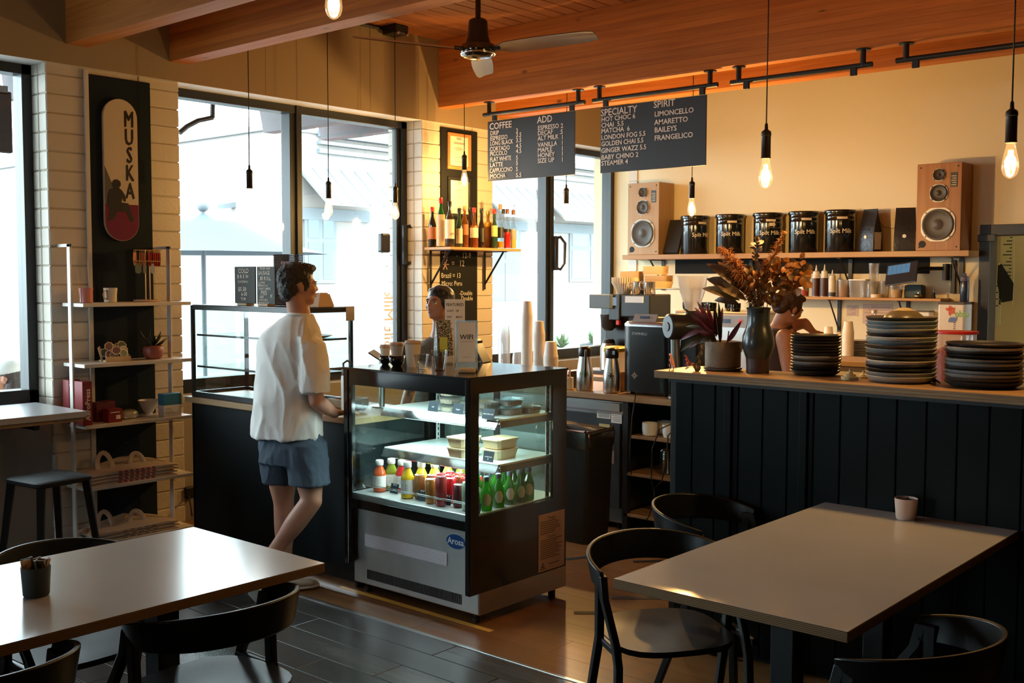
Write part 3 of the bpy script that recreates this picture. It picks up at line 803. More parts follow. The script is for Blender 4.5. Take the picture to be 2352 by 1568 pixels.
MB().rbox((3.78, FV0 + .06, 1.185), (3.82, FV1 - .06, 1.205), .003).build('light_tube', glow('fridge_tube', cool, 14.), fr)
d = area_light('tube_light', (3.80 - 4.06, 0, 1.18), (.8, .04), 6.0, cool, (0, 0, PI / 2), None); d.parent = fr
MB().tube([(3.76, 4.30, .575), (3.74, 4.30, .60), (3.735, 4.29, .60), (3.735, 3.52, .60), (3.74, 3.51, .60), (3.76, 3.51, .575)], .005, 6).build('front_rail', glass('rail_clear', (.85, .9, .9), .2), fr, smooth=True)
# notice label
nl = MB().box((4.20, FV0 - .0062, .176), (4.413, FV0 - .0042, .474)).build('notice_label', mat('label_tan', (.62, .45, .34), .6), fr)
tl = mat('label_print', (.10, .07, .05), .7)
text('Danger', .022, tl, nl, (4.306, FV0 - .0066, .443), 0, align='CENTER', ext=.0002)
text('Caution', .022, tl, nl, (4.306, FV0 - .0066, .345), 0, align='CENTER', ext=.0002)
rl = random.Random(3)
for z_ in [.432 - k * .0105 for k in range(7)] + [.334 - k * .0105 for k in range(10)]:
    MB().box((4.212, FV0 - .0066, z_), (4.212 + rl.uniform(.12, .188), FV0 - .0061, z_ + .0035)).build('print_line', tl, nl)
MB().box((4.28, FV0 - .0066, .205), (4.37, FV0 - .0061, .209)).build('print_line', tl, nl)
tri = MB().prism([(4.213, .186), (4.255, .186), (4.234, .224)], 0, .0006, Matrix(((1, 0, 0, 0), (0, 0, 1, FV0 - .0069), (0, 1, 0, 0), (0, 0, 0, 1)))).build('warning_triangle', dark_txt, nl)
MB().prism([(4.219, .1895), (4.249, .1895), (4.234, .2165)], 0, .0006, Matrix(((1, 0, 0, 0), (0, 0, 1, FV0 - .0073), (0, 1, 0, 0), (0, 0, 0, 1)))).build('triangle_face', mat('label_tan', (.62, .45, .34), .6), tri)
MB().prism([(4.229, .193), (4.239, .193), (4.240, .199), (4.234, .209), (4.228, .199)], 0, .0006, Matrix(((1, 0, 0, 0), (0, 0, 1, FV0 - .0077), (0, 1, 0, 0), (0, 0, 0, 1)))).build('flame_mark', dark_txt, tri)

# ---- what the fridge holds ---------------------------------------------------
DZ = .5505
def juice(label, u, v, col, capc=(.82, .84, .82), group='juice bottles in the fridge', foot=None, h=.165):
    t = thing('juice_bottle', label, 'juice bottle', (u, v, DZ), group=group)
    k = h / .165
    MB().lathe([(.029, 0), (.0345, .006), (.0345, .095 * k), (.032, .105 * k), (.0175, .138 * k), (.017, .148 * k)], 18).build('body', mat('juice_%02d%02d%02d' % tuple(int(99 * c) for c in col), col, .18, coat=.6), t, False, 40)
    MB().lathe([(.020, .142 * k), (.0215, .146 * k), (.0215, .166 * k), (.019, .170 * k)], 18).build('cap', mat('cap_white', (.8, .82, .8), .4), t, False, 40)
    l = MB().lathe([(.0348, .025), (.0348, .088 * k)], 18, cap=False).build('label', paper, t, False, True)
    pm_ = mat('label_small_print', (.4, .35, .35), .7)
    p = MB()
    for q in range(4):
        a0 = PI + .5
        p.add([(.0351 * math.cos(a), .0351 * math.sin(a), zz) for zz in (.072 - q * .009, .075 - q * .009) for a in (a0 - .5, a0, a0 + .35)], [(0, 1, 4, 3), (1, 2, 5, 4)])
    tag(p.build('label_print', pm_, l, False), kind='stuff')
    return t
J = [('orange red juice bottle at the left front of the fridge', (872, 1128), (.55, .09, .02)), ('green juice bottle, second from left in the fridge', (899, 1124), (.20, .26, .02)),
     ('red juice bottle behind the yellow one in the fridge', (923, 1128), (.55, .02, .02)), ('large yellow juice bottle with a green base band in the fridge front row', (936, 1143), (.85, .55, .02))]
for lab, (x, y), c in J:
    p = at(x, y, z=DZ); juice(lab, p.x, p.y, c, h=.185 if 'large' in lab else .165)
for k, (du, dv, c, lab) in enumerate(((.12, .02, (.8, .68, .05), 'pale yellow juice bottle just behind the large yellow one'), (.17, -.03, (.72, .68, .08), 'lemon yellow juice bottle, middle of the back row in the fridge'),
                                      (.24, -.06, (.6, .62, .08), 'greenish yellow juice bottle deep in the fridge'), (.31, -.09, (.45, .5, .06), 'dull green juice bottle deepest in the fridge back row'))):
    p = at(936, 1143, z=DZ); juice(lab, p.x + du, p.y + dv, c)
def can(label, u, v, col, h=.122, r=.029, txt=None, group='drink cans in the fridge', tcol=None):
    t = thing('drink_can', label, 'can', (u, v, DZ), group=group)
    MB().lathe([(r * .8, 0), (r, .008), (r, h - .012), (r * .86, h - .002)], 18).build('body', mat('can_%02d%02d%02d' % tuple(int(99 * c) for c in col), col, .3, .2, coat=.4), t, False, 40)
    MB().lathe([(r * .86, h - .003), (r * .88, h), (r * .8, h), (r * .76, h - .004), (0, h - .004)], 18).build('lid', mat('can_lid', (.75, .77, .78), .25, 1.), t, False, 40)
    return t
cl = [('small amber drink can with cream print in the fridge', (956, 1146), (.42, .17, .05), .125), ('orange amber drink can left of the silver banded can', (982, 1157), (.45, .20, .04), .125),
      ('tall red and silver soda can in the fridge front row', (1005, 1163), (.42, .05, .05), .15), ('dark maroon cola can nearest the fridge glass', (1046, 1166), (.13, .018, .025), .115)]
for lab, (x, y), c, h in cl:
    p = at(x, y, z=DZ); can(lab, p.x + .025, p.y, c, h)
rr = random.Random(8)
k = 0
for i in range(3):
    for j in range(4):
        uu, vv = 3.865 + i * .065, 3.90 - j * .066
        if i == 0 and j == 3: continue
        can('bright red soda can in the packed rows behind the front cans', uu, vv, (.60, .02, .03) if (i + j) % 3 else (.50, .10, .05), .128, group='red soda cans in rows')
        k += 1
can('pale green soda can beside the fridge corner post', 3.80, 3.585, (.45, .55, .38), .14)
def green_bottle(label, u, v):
    t = thing('green_bottle', label, 'bottle', (u, v, DZ), group='green sparkling drink bottles')
    MB().lathe([(.027, 0), (.030, .006), (.030, .085), (.026, .1), (.0135, .13), (.012, .155)], 18).build('body', glass('green_bottle_glass', (.10, .55, .08), .08, body=(.04, .28, .02), bodyf=.55), t, False, 40)
    MB().lathe([(.0135, .146), (.0145, .148), (.0145, .166), (.011, .17)], 14).build('cap', mat('cap_blue_silver', (.25, .32, .42), .3, .7), t, False, 40)
    p = MB(); n = 7
    pts = []
    for zz, wd in ((.03, .35), (.045, .6), (.065, .75), (.085, .5), (.095, .25)):
        for q in (-1, -.5, 0, .5, 1): a = PI * 1.27 + wd * q; pts.append((.0312 * math.cos(a), .0312 * math.sin(a), zz * .92))
    p.add(pts, [(i * 5 + j, i * 5 + j + 1, i * 5 + j + 6, i * 5 + j + 5) for i in range(4) for j in range(4)])
    p.build('label', paper, t, False, True)
    return t
gb = [(3.79, 3.535, 'green glass bottle with white shield label nearest the fridge corner'), (3.86, 3.515, 'green glass bottle with white shield label, second from the corner post'), (3.955, 3.52, 'green glass bottle, third along the fridge side glass'),
      (4.045, 3.525, 'green glass bottle with a barcode label, fourth along the fridge side glass'), (4.125, 3.52, 'green glass bottle, fifth along the fridge side glass'), (4.20, 3.53, 'green glass bottle, last along the fridge side glass')]
for a, b, l in gb: green_bottle(l, a, b)
for i in range(5):
    for j in range(2):
        green_bottle('green glass bottle in the rows behind the side bottles', 3.96 + i * .068, 3.60 + j * .068)
# food tubs
clear_tub = glass('clear_tub', (.92, .95, .94), .1, body=(.8, .82, .8), bodyf=.12)
def tub(label, u, v, z0, fill, n=1, sx=.062, sy=.048, h=.042, lid=None, group='food tubs in the fridge', rz=0.):
    out = []
    for q in range(n):
        t = thing('food_tub', label[q] if isinstance(label, list) else label, 'food tub', (u, v, z0 + q * (h + .004)), rz, group=group)
        def ring(k): return [(a * k * sx, b * k * sy) for a, b in ((-.8, -1), (.8, -1), (1, -.8), (1, .8), (.8, 1), (-.8, 1), (-1, .8), (-1, -.8))]
        m = MB(); m.add([(x, y, 0.) for x, y in ring(.86)] + [(x, y, h - .006) for x, y in ring(1)], [(k, (k + 1) % 8, 8 + (k + 1) % 8, 8 + k) for k in range(8)] + [tuple(range(7, -1, -1))])
        m.build('tub', lid or clear_tub, t, False)
        m = MB(); m.add([(x, y, .003) for x, y in ring(.83)] + [(x, y, h - .014) for x, y in ring(.93)], [(k, (k + 1) % 8, 8 + (k + 1) % 8, 8 + k) for k in range(8)] + [tuple(range(7, -1, -1)), tuple(range(8, 16))])
        m.build('filling', fill, t, False)
        MB().prism(ring(1.05), h - .006, h, None).build('lid', lid or clear_tub, t, False)
        out.append(t)
    return out
oat = mat('oat_filling', (.52, .42, .30), .9, bump=.6, bscale=150, var=.4, vscale=120)
choc = mat('seed_filling', (.30, .24, .20), .9, bump=.6, bscale=150, var=.5, vscale=120)
soup = mat('noodle_tub', (.62, .50, .30), .5)
p = at(1026, 945, z=.994)
tub(['oat pot tub at the bottom of the tall clear stack in the fridge', 'oat pot tub in the middle of the tall clear stack in the fridge', 'oat pot tub on top of the tall clear stack in the fridge'], p.x + .03, p.y, .9935, oat, 3, .05, .045, .037)
S1 = .9935
tub(['grain salad tub at the lower left behind the corner post', 'grain salad tub at the upper left behind the corner post'], 4.02, 3.66, S1, choc, 2, .062, .05, .036)
tub(['seed salad tub, lower of the right middle stack on the top shelf', 'seed salad tub, upper of the right middle stack on the top shelf'], 4.13, 3.60, S1, choc, 2, .062, .05, .04)
tub('seed salad tub alone at the right end of the top fridge shelf', 4.255, 3.575, S1, choc, 1, .055, .05, .04)
tub('grain salad tub at the back of the top fridge shelf', 4.22, 3.72, S1, oat, 1, .062, .05, .04)
S2 = .7705
tub(['cardboard noodle tub, lower one left of the corner post', 'cardboard noodle tub, upper one left of the corner post'], 4.0, 3.80, S2, soup, 2, .075, .06, .05, soup)
tub(['cardboard noodle tub, lower one right of the corner post', 'cardboard noodle tub, upper one right of the corner post'], 4.09, 3.63, S2, soup, 2, .08, .065, .05, soup)
# small price tags
tag_m = mat('chalk_tag', (.022, .035, .05), .6)
def price(label, u, v, z0, w_, h, txt, size, rz=RZU):
    t = thing('price_tag', label, 'price tag', (u, v, z0), rz, group='small chalk price tags')
    MB().add([(-w_ / 2, -.0, 0), (w_ / 2, 0, 0), (w_ / 2, .012, h), (-w_ / 2, .012, h), (-w_ / 2, .002, 0), (w_ / 2, .002, 0), (w_ / 2, .014, h), (-w_ / 2, .014, h)],
             [(0, 1, 2, 3), (7, 6, 5, 4), (0, 4, 5, 1), (3, 2, 6, 7), (0, 3, 7, 4), (1, 5, 6, 2)]).build('card', tag_m, t, False)
    for q, s_ in enumerate(txt):
        text(s_, size, white_txt, t, (0, .008 * (1 - q * .45), h * .62 - q * size * 1.15), 0, RAD(78), 'CENTER', .0003, world=False)
for lab, x, y, z0, w_, h, tx, sz in (('navy price tag reading $4 in front of the green juice', 904, 1133, .553, .06, .05, ['$4'], .026), ('navy price tag reading $5 in front of the amber can', 967, 1150, .553, .065, .052, ['$5'], .03), ('navy price tag reading $4 beside the maroon cola can', 1026, 1160, .553, .05, .05, ['$4'], .026),
                                ('chalk tag below the green bottles reading $1.5', 1090, 1178, .553, .07, .05, ['PEL', '$1.5'], .02), ('chalk tag left of the oat pot stack', 993, 944, .994, .07, .05, ['Oats overnight', 'with'], .0095),
                                ('chalk tag right of the oat pot stack', 1050, 950, .994, .07, .05, ['Granola &', 'Yogurt'], .0105), ('chalk tag in front of the seed salad tubs', 1120, 962, .994, .08, .05, ['BREAD BUTTERS', 'ROLL OVER CUPS'], .0085), ('chalk tag in front of the noodle tubs', 1120, 1060, .771, .07, .052, ['Spanish and', 'noodle bowl', '12'], .0095)):
    p = at(x, y, z=z0); price(lab, max(p.x, 3.72), p.y, z0, w_, h, tx, sz)

# ---- on top of the fridge -----------------------------------------------------
TZ = FZ
cupm = mat('paper_cup', (.80, .70, .58), .6)
lidm = mat('cup_lid_tan', (.55, .38, .26), .5)
def paper_cup(label, u, v, z0, h=.1, r=.042, txt=True, group='paper cups on the fridge'):
    t = thing('paper_cup', label, 'paper cup', (u, v, z0), group=group)
    MB().lathe([(r * .72, 0), (r * .73, .003), (r, h)], 24).build('cup', cupm, t, False, 40)
    MB().lathe([(r * 1.04, h - .004), (r * 1.05, h + .003), (r * .97, h + .006), (r * .95, h + .014), (r * .85, h + .014), (r * .82, h + .010), (0, h + .010)], 24).build('lid', lidm, t, False, 40)
    if txt:
        for q, (s_, sz) in enumerate((('Spilt', .02), ('Milk', .024))):
            text(s_, sz, dark_txt, t, (r * .12, -r * .86, h * .45 - q * .024), 0, RAD(86), 'LEFT', .0003, world=False)
    return t
blackbowl = mat('black_glazed_cup', (.008, .012, .014), .12, coat=.6)
def bowl(label, u, v, r=.045, h=.052):
    return solo('black_cup', label, 'cup', MB().lathe([(r * .5, 0), (r * .55, .004), (r * .85, h * .35), (r, h), (r * .95, h), (r * .8, h * .4), (r * .45, .01), (0, .008)], 28), blackbowl, (u, v, TZ), smooth=True, group='black glazed cups on the fridge')
p1 = at(884, 838, z=TZ); p2 = at(911, 842, z=TZ); p3 = at(948, 843, z=TZ)
bowl('smaller black glazed cup at the left on the fridge top', p1.x + .03, p1.y + .03, .034, .048); bowl('larger black glazed cup holding a paper cup on the fridge top', p2.x + .03, p2.y + .03, .045, .055)
paper_cup('small lidded paper cup standing in the smaller black cup', p1.x + .03, p1.y + .03, TZ + .0485, .045, .03, False); paper_cup('medium lidded paper cup standing in the larger black cup', p2.x + .03, p2.y + .03, TZ + .0555, .058, .038, False)
paper_cup('tall lidded paper cup standing right of the black cups on the fridge', p3.x + .02, p3.y + .02, TZ, .125, .044)
clear_cup = glass('clear_cup_plastic', (.93, .95, .95), .16)
def tumbler(label, u, v, h=.08, r=.04):
    return solo('clear_cup', label, 'cup', MB().lathe([(r * .62, .0), (r * .66, .004), (r * .98, h * .96), (r * 1.03, h), (r * .97, h), (r * .64, .008), (0, .006)], 28), clear_cup, (u, v, TZ), smooth=40, group='clear cups on the fridge')
q1 = at(968, 848, z=TZ); q2 = at(1010, 851, z=TZ)
tumbler('shorter clear plastic cup on the fridge, next to the tall paper cup', q1.x + .0, q1.y, .078, .04); tumbler('taller clear plastic cup on the fridge, in front of the coffee bag', q2.x, q2.y, .105, .042)
# wire rack with a coffee bag
bgp = at(1018, 841, z=TZ)
wr = thing('wire_stand', 'white wire display stand under the coffee bag on the fridge', 'wire stand', (bgp.x, bgp.y, TZ))
for a, b in (((-.09, -.05, .0), (-.09, -.05, .055)), ((.09, -.05, 0), (.09, -.05, .055)), ((-.09, .05, 0), (-.09, .05, .055)), ((.09, .05, 0), (.09, .05, .055))):
    MB().cyl(a, b, .003, 6).build('leg', white_paint, wr, False)
for q in range(5): MB().cyl((-.09, -.05 + q * .025, .055), (.09, -.05 + q * .025, .055), .0022, 6).build('wire', white_paint, wr, False)
for q in (-.09, 0, .09): MB().cyl((q, -.05, .0545), (q, .05, .0545), .0022, 6).build('wire', white_paint, wr, False)
wr.rotation_euler.z = RAD(-50); wr.scale = (.62, .7, 1)
def coffee_bag(name, label, loc, rz, w_, d_, h, m, extra=None, group=None):
    t = thing(name, label, 'coffee bag', loc, rz, group)
    b = MB(); rows = []
    for f_, kw, kd in ((0, 1, 1), (.08, 1.02, 1.04), (.4, 1, .95), (.65, .97, .62), (.85, .95, .2), (1., .93, .03)):
        rows.append([(x * w_ / 2 * kw, y * d_ / 2 * kd, h * f_) for x, y in ((-1, -1), (-.4, -1.06), (.4, -1.06), (1, -1), (1 - .12 * (1 - f_), 0), (1, 1), (.4, 1.06), (-.4, 1.06), (-1, 1), (-1 + .12 * (1 - f_), 0))])
    n = 10
    b.add([p for r_ in rows for p in r_], [(i * n + k, i * n + (k + 1) % n, (i + 1) * n + (k + 1) % n, (i + 1) * n + k) for i in range(5) for k in range(n)] + [tuple(range(n - 1, -1, -1)), tuple(range(50, 60))])
    b.build('bag', m, t, False, 50)
    return t
bagm = mat('black_foil_bag', (.02, .02, .022), .3, .2, bump=.3, bscale=30)
patm = mat('patterned_bag', (.03, .03, .03), .45)
nt = patm.node_tree; wv = nt.nodes.new('ShaderNodeTexNoise'); wv.inputs['Scale'].default_value = 70; wv.inputs['Distortion'].default_value = 3
rp = nt.nodes.new('ShaderNodeValToRGB'); rp.color_ramp.elements[0].position = .52; rp.color_ramp.elements[0].color = (.015, .015, .016, 1); rp.color_ramp.elements[1].position = .56; rp.color_ramp.elements[1].color = (.5, .5, .48, 1)
tcn = nt.nodes.new('ShaderNodeTexCoord'); nt.links.new(tcn.outputs['Object'], wv.inputs[0]); nt.links.new(wv.outputs['Fac'], rp.inputs[0]); nt.links.new(rp.outputs[0], nt.nodes['Principled BSDF'].inputs['Base Color'])
cb = coffee_bag('coffee_bag', 'black patterned coffee bag with a green label on the wire stand', (bgp.x, bgp.y, TZ + .0585), RAD(-30), .085, .07, .19, patm)
MB().box((-.03, -.04, .02), (.012, -.0385, .1)).build('label', mat('lime_label', (.55, .62, .12), .6), cb, False)
# tall white feature list
fs_ = thing('feature_sign', 'tall white card listing drinks in black letters behind the WIFI sign', 'sign', (*at(1045, 835, z=TZ)[:2], TZ), RAD(-47))
MB().rbox((-.055, -.002, 0), (.055, .002, .355), .001, 1).build('card', paper, fs_, False)
MB().rbox((-.06, -.03, -.0), (.06, .03, .012), .003).build('base', glass('acrylic_foot', (.85, .92, .95), .1), fs_, False)
text('FEATURED', .022, dark_txt, fs_, (0, -.0024, .318), 0, align='CENTER', ext=.0003, sx=.92, bold=.03, world=False)
for q, (a, b) in enumerate((('GUEST', 'SIP'), ('DRIP', 'MILKY'), ('ICED', 'FOAM'), ('LATTE', 'HOT'), ('COLD', ''), ('BREW', ''))):
    z_ = .286 - q * .034
    text(a, .016, dark_txt, fs_, (-.045, -.0024, z_), 0, ext=.0003, sx=.8, bold=.03, world=False)
    if b: text(b, .016, dark_txt, fs_, (.006, -.0024, z_), 0, ext=.0003, sx=.8, bold=.03, world=False)
# WIFI sign (its code square is left off)
wp = at(1072, 856, z=TZ)
wf = thing('wifi_sign', 'clear acrylic stand with a white WIFI card on the fridge corner', 'sign', (wp.x, wp.y, TZ), RAD(-49))
acr = glass('acrylic_blue', (.70, .84, .92), .12, body=(.6, .75, .85), bodyf=.35)
MB().rbox((-.055, -.003, .012), (.055, .003, .262), .001, 1).build('acrylic_sheet', acr, wf, False)
MB().box((-.044, -.0042, .055), (.044, -.0032, .252)).build('card', paper, wf, False)
text('WIFI', .034, dark_txt, wf, (0, -.0046, .168), 0, align='CENTER', ext=.0003, bold=.02, world=False)
MB().box((-.03, -.0047, .155), (.03, -.0042, .1575)).build('print_line', mat('grey_print', (.4, .4, .4), .7), wf, False)
MB().box((-.02, -.0047, .078), (.02, -.0042, .0805)).build('print_line', mat('grey_print', (.4, .4, .4), .7), wf, False)
for a in (-.05, .05):
    for z_ in (.02, .255): MB().cyl((a, -.005, z_), (a, -.003, z_), .003, 8).build('screw', steel, wf, False)
MB().rbox((-.045, -.028, 0), (.045, .028, .026), .01).build('wooden_foot', wood('ash_wood', (.62, .46, .28), (.52, .36, .2), 'x', 1., .5), wf, False, 40)
# black tablet stand behind the signs
tb = thing('tablet_stand', 'dark tablet on an angled stand behind the WIFI sign', 'tablet', (*at(1112, 832, z=TZ)[:2], TZ), RAD(15))
MB().add([(-.05, -.02, 0), (.05, -.02, 0), (.05, .05, .13), (-.05, .05, .13), (-.05, -.01, 0), (.05, -.01, 0), (.05, .06, .13), (-.05, .06, .13)], [(0, 1, 2, 3), (7, 6, 5, 4), (0, 4, 5, 1), (3, 2, 6, 7), (0, 3, 7, 4), (1, 5, 6, 2)]).build('screen', mat('tablet_black', (.02, .022, .025), .25), tb, False)
MB().add([(-.05, .05, 0), (.05, .05, 0), (.05, .035, .12), (-.05, .035, .12)], [(0, 1, 2, 3)]).prism([(-.05, -.02), (.05, -.02), (.05, .07), (-.05, .07)], 0, .004).build('stand', black_metal, tb, False)
# ================================================================== service counter by the window
ply = wood('plywood_edge', (.40, .24, .11), (.28, .155, .065), 'y', 1.2, .5, 1.2, rnd=.1)
CZ = .934
ct = thing('service_counter', 'black front service counter with a wooden top below the window', 'counter', (4.1, 5.2, 0))
MB().rbox((3.765, 4.40, CZ - .035), (4.35, 6.03, CZ), .003).build('counter_top', ply, ct)
MB().box((3.80, 4.41, .09), (3.82, 6.0, CZ - .035)).build('front_panel', black_paint, ct)
MB().box((3.80, 5.985, 0), (4.33, 6.005, CZ - .035)).build('end_panel', black_paint, ct)
MB().box((3.86, 4.41, 0), (3.875, 5.98, .09)).build('toe_kick', black_metal, ct)
MB().box((3.80, 4.41, 0), (4.33, 4.43, CZ - .035)).build('end_panel', black_paint, ct)
MB().box((4.31, 4.41, .0), (4.33, 6.0, .4)).build('rear_panel', black_paint, ct)
# glass pastry case
pc = thing('glass_pastry_case', 'empty black framed glass pastry case on the service counter', 'display case', (4.0, 5.47, CZ))
cu0, cu1, cv0, cv1, cz0, cz1 = 3.80, 4.225, 4.93, 6.01, CZ + .001, 1.515
fm = mat('case_frame_black', (.02, .022, .022), .35)
b = .022
for uu in (cu0, cu1 - b):
    for vv in (cv0, cv1 - b):
        MB().rbox((uu, vv, cz0), (uu + b, vv + b, cz1), .002, 1).build('corner_post', fm, pc)
    for zz, hh in ((cz0, .032), (cz1 - .028, .028)):
        MB().rbox((uu, cv0 + b, zz), (uu + b, cv1 - b, zz + hh), .002, 1).build('long_rail', fm, pc)
for vv in (cv0, cv1 - b):
    for zz, hh in ((cz0, .032), (cz1 - .028, .028)):
        MB().rbox((cu0 + b, vv, zz), (cu1 - b, vv + b, zz + hh), .002, 1).build('short_rail', fm, pc)
MB().box((cu0 + .004, cv0 + .02, cz1 + .0), (cu1 - .004, cv1 - .02, cz1 + .004)).build('top_pane', mat('case_top', (.06, .06, .06), .2), pc)
cg = glass('case_glass', (.95, .985, .98), .05)
MB().box((cu0 + .006, cv0 + b, cz0 + .03), (cu0 + .009, cv1 - b, cz1 - .02)).build('front_pane', cg, pc)
for vv in (cv0 + .008, cv1 - .011): MB().box((cu0 + b, vv, cz0 + .03), (cu1 - b, vv + .003, cz1 - .02)).build('side_pane', cg, pc)
MB().box((cu0 + .02, cv0 + .02, cz0 + .004), (cu1 - .02, cv1 - .02, cz0 + .012)).build('base_board', mat('case_base_white', (.72, .72, .70), .4), pc)
for zz in (1.125, 1.325):
    s_ = MB().box((cu0 + .03, cv0 + .03, zz), (cu1 - .03, cv1 - .03, zz + .006)).build('glass_shelf', glass('shelf_glass', (.9, .97, .95), .08, body=(.6, .7, .7), bodyf=.06), pc)
    MB().box((cu0 + .026, cv0 + .03, zz - .004), (cu0 + .032, cv1 - .03, zz + .008)).build('shelf_edge', fm, s_)
    MB().box((cu0 + .03, cv0 + .024, zz - .004), (cu1 - .03, cv0 + .03, zz + .008)).build('shelf_edge', fm, s_)
MB().rbox((cu1 - .06, cv0 - .006, cz1 - .08), (cu1 + .006, cv0 - .002, cz1 + .006), .002, 1).build('corner_bracket', mat('bracket_tan', (.6, .48, .36), .5), pc)
# signs on the case
sg = mat('sign_olive_black', (.045, .042, .034), .6)
def stand_sign(name, label, x0, x1, y0, y1, u, rows, base=True, m=sg):
    a = at(x0, y1, u=u); d_ = at(x1, y0, u=u)
    z0 = cz1 + .0045
    t = thing(name, label, 'sign', (u, (a.y + d_.y) / 2, z0))
    MB().rbox((u - .004, d_.y, z0 + .012), (u + .004, a.y, d_.z), .001, 1).build('board', m, t)
    MB().rbox((u - .03, (a.y + d_.y) / 2 - .05, z0), (u + .03, (a.y + d_.y) / 2 + .05, z0 + .014), .004).build('wooden_foot', wood('ash_wood', (.62, .46, .28), (.52, .36, .2), 'x', 1., .5), t)
    for s_, x, y, size, sx in rows:
        text(s_, size, mat('sign_cream', (.72, .62, .50), .6), t, at(x, y, u=u - .0055), RZU, sx=sx, ext=.0006, bold=.008)
    return t
stand_sign('cold_brew_sign', 'dark standing sign reading COLD BREW on the glass case', 541, 587, 612, 697, 3.92, [('COLD', 547, 627, .04, 1.0), ('B R E W', 545, 639, .034, 1.0), ('GUATEMALA', 546, 649, .02, .95), ('$5.50', 547, 668, .036, 1.05), ('6-50', 554, 679, .034, 1.0), ('YUM', 553, 689, .026, 1.0)])
stand_sign('sausage_roll_sign', 'dark standing sign reading SAUSAGE ROLL and PIES on the glass case', 592, 632, 612, 700, 3.90, [('FROM 10AM', 597, 619, .02, .95), ('SAUSAGE', 593, 631, .034, .82), ('$8 ROLL', 597, 643, .032, .92), ('CLASSIC', 593, 651, .02, 1), ('SPINACH &', 593, 658, .02, .95), ('GOAT CHEESE', 595, 665, .02, .88), ('PIES', 599, 677, .038, .95), ('$5', 621, 683, .026, .9), ('BEEF', 597, 684, .02, 1), ('CHICKEN', 595, 691, .02, 1), ('MUSHROOM', 594, 698, .019, .95)])
# wire letter board
lb = thing('letter_board', 'brown grid letter board behind the man on the glass case', 'sign', (4.05, at(664, 690, u=4.05).y, cz1 + .0045))
a = at(631, 690, u=4.05); d_ = at(696, 583, u=4.05)
grid = mat('letter_board_felt', (.045, .025, .02), .9)
MB().rbox((4.046, d_.y, cz1 + .0045), (4.05, a.y, d_.z), .001, 1).build('panel', glass('letter_board_mesh', (.35, .3, .28), .02, body=(.05, .03, .025), bodyf=.55), lb)
n = 30; zz0 = cz1 + .01
for k in range(n):
    zz = zz0 + (d_.z - zz0) * k / n
    MB().box((4.040, d_.y, zz), (4.046, a.y, zz + .0045)).build('ridge', grid, lb)
for k, s_ in enumerate(('COOKIE', 'BAGEL', 'LOAF')):
    text(s_, .026, mat('pink_letters', (.75, .45, .42), .6), lb, at(645, 607 + k * 20, u=4.038), RZU, ext=.0006)
# kraft napkin block
kb = at(745, 700, z=cz1 + .005)
nb = thing('napkin_holder', 'tan wooden napkin holder on the right end of the glass case', 'napkin holder', (4.08, 5.06, cz1 + .0045), RAD(8))
MB().add([(-.07, -.05, 0), (.07, -.05, 0), (.07, .05, 0), (-.07, .05, 0), (-.04, -.035, .075), (.045, -.035, .075), (.045, .035, .075), (-.04, .035, .075)], [(0, 3, 2, 1), (4, 5, 6, 7), (0, 1, 5, 4), (1, 2, 6, 5), (2, 3, 7, 6), (3, 0, 4, 7)]).build('block', mat('kraft_block', (.55, .33, .17), .6), nb, False)
MB().box((-.03, -.03, .075), (.035, .03, .082)).build('napkins', mat('kraft_napkin', (.6, .4, .24), .8), nb, False)
# plates inside the case
pl = mat('dark_plate', (.05, .05, .05), .3)
for k in range(7):
    solo('small_plate', 'small dark plate in the stack on the floor of the glass case', 'plate', MB().lathe([(.04, 0), (.055, .004), (.07, .012), (.068, .014), (.05, .006), (0, .005)], 28), pl, (4.09, 5.62, cz0 + .013 + k * .0125), group='stacked small plates in the glass case', smooth=40)
solo('serving_plate', 'flat grey serving plate on the upper glass shelf behind the man', 'plate', MB().lathe([(.07, 0), (.085, .003), (.12, .014), (.117, .018), (.08, .007), (0, .006)], 32), mat('grey_plate', (.22, .21, .2), .4), (4.05, 5.10, 1.3315), smooth=40)
# till area between the case and the fridge
wb = thing('water_bottle', 'white water bottle with a dark loop lid behind the man', 'water bottle', (3.99, 4.71, CZ + .0005))
MB().lathe([(.034, 0), (.036, .004), (.036, .19), (.03, .205)], 24).build('body', mat('bottle_white', (.78, .78, .78), .35), wb, False, 40)
MB().lathe([(.031, .2), (.033, .205), (.033, .235), (.028, .242)], 24).build('lid', mat('lid_slate', (.05, .06, .07), .4), wb, False, 40)
MB().tube([(-.026, 0, .235), (-.03, 0, .27), (0, 0, .285), (.03, 0, .27), (.026, 0, .235)], .006, 8).build('loop', mat('lid_slate', (.05, .06, .07), .4), wb, False, True)
lt = thing('till_tablet', 'dark point of sale tablet propped beside the fridge', 'tablet', (4.235, 4.69, CZ + .0003), RAD(41))
MB().add([(-.12, -.06, .25), (.12, -.06, .25), (.12, .06, .33), (-.12, .06, .33), (-.12, -.056, .244), (.12, -.056, .244), (.12, .064, .324), (-.12, .064, .324)], [(0, 1, 2, 3), (7, 6, 5, 4), (0, 4, 5, 1), (3, 2, 6, 7), (0, 3, 7, 4), (1, 5, 6, 2)]).build('screen', mat('tablet_black', (.02, .022, .025), .25), lt, False)
MB().cyl((0, 0, 0), (0, 0, .285), .018, 12).lathe([(.07, 0), (.07, .008), (.02, .012)], 20).build('stand', steel, lt, False, 40)
sp = MB(); rr = random.Random(2)
for k in range(60):
    a_ = rr.uniform(0, 6.28); e = rr.uniform(-.2, 1.3); sp.sphere((.035 * math.cos(a_) * math.cos(e), .035 * math.sin(a_) * math.cos(e), .02 + .025 * math.sin(e)), .012, 6, 4)
q = at(787, 912, u=3.95)
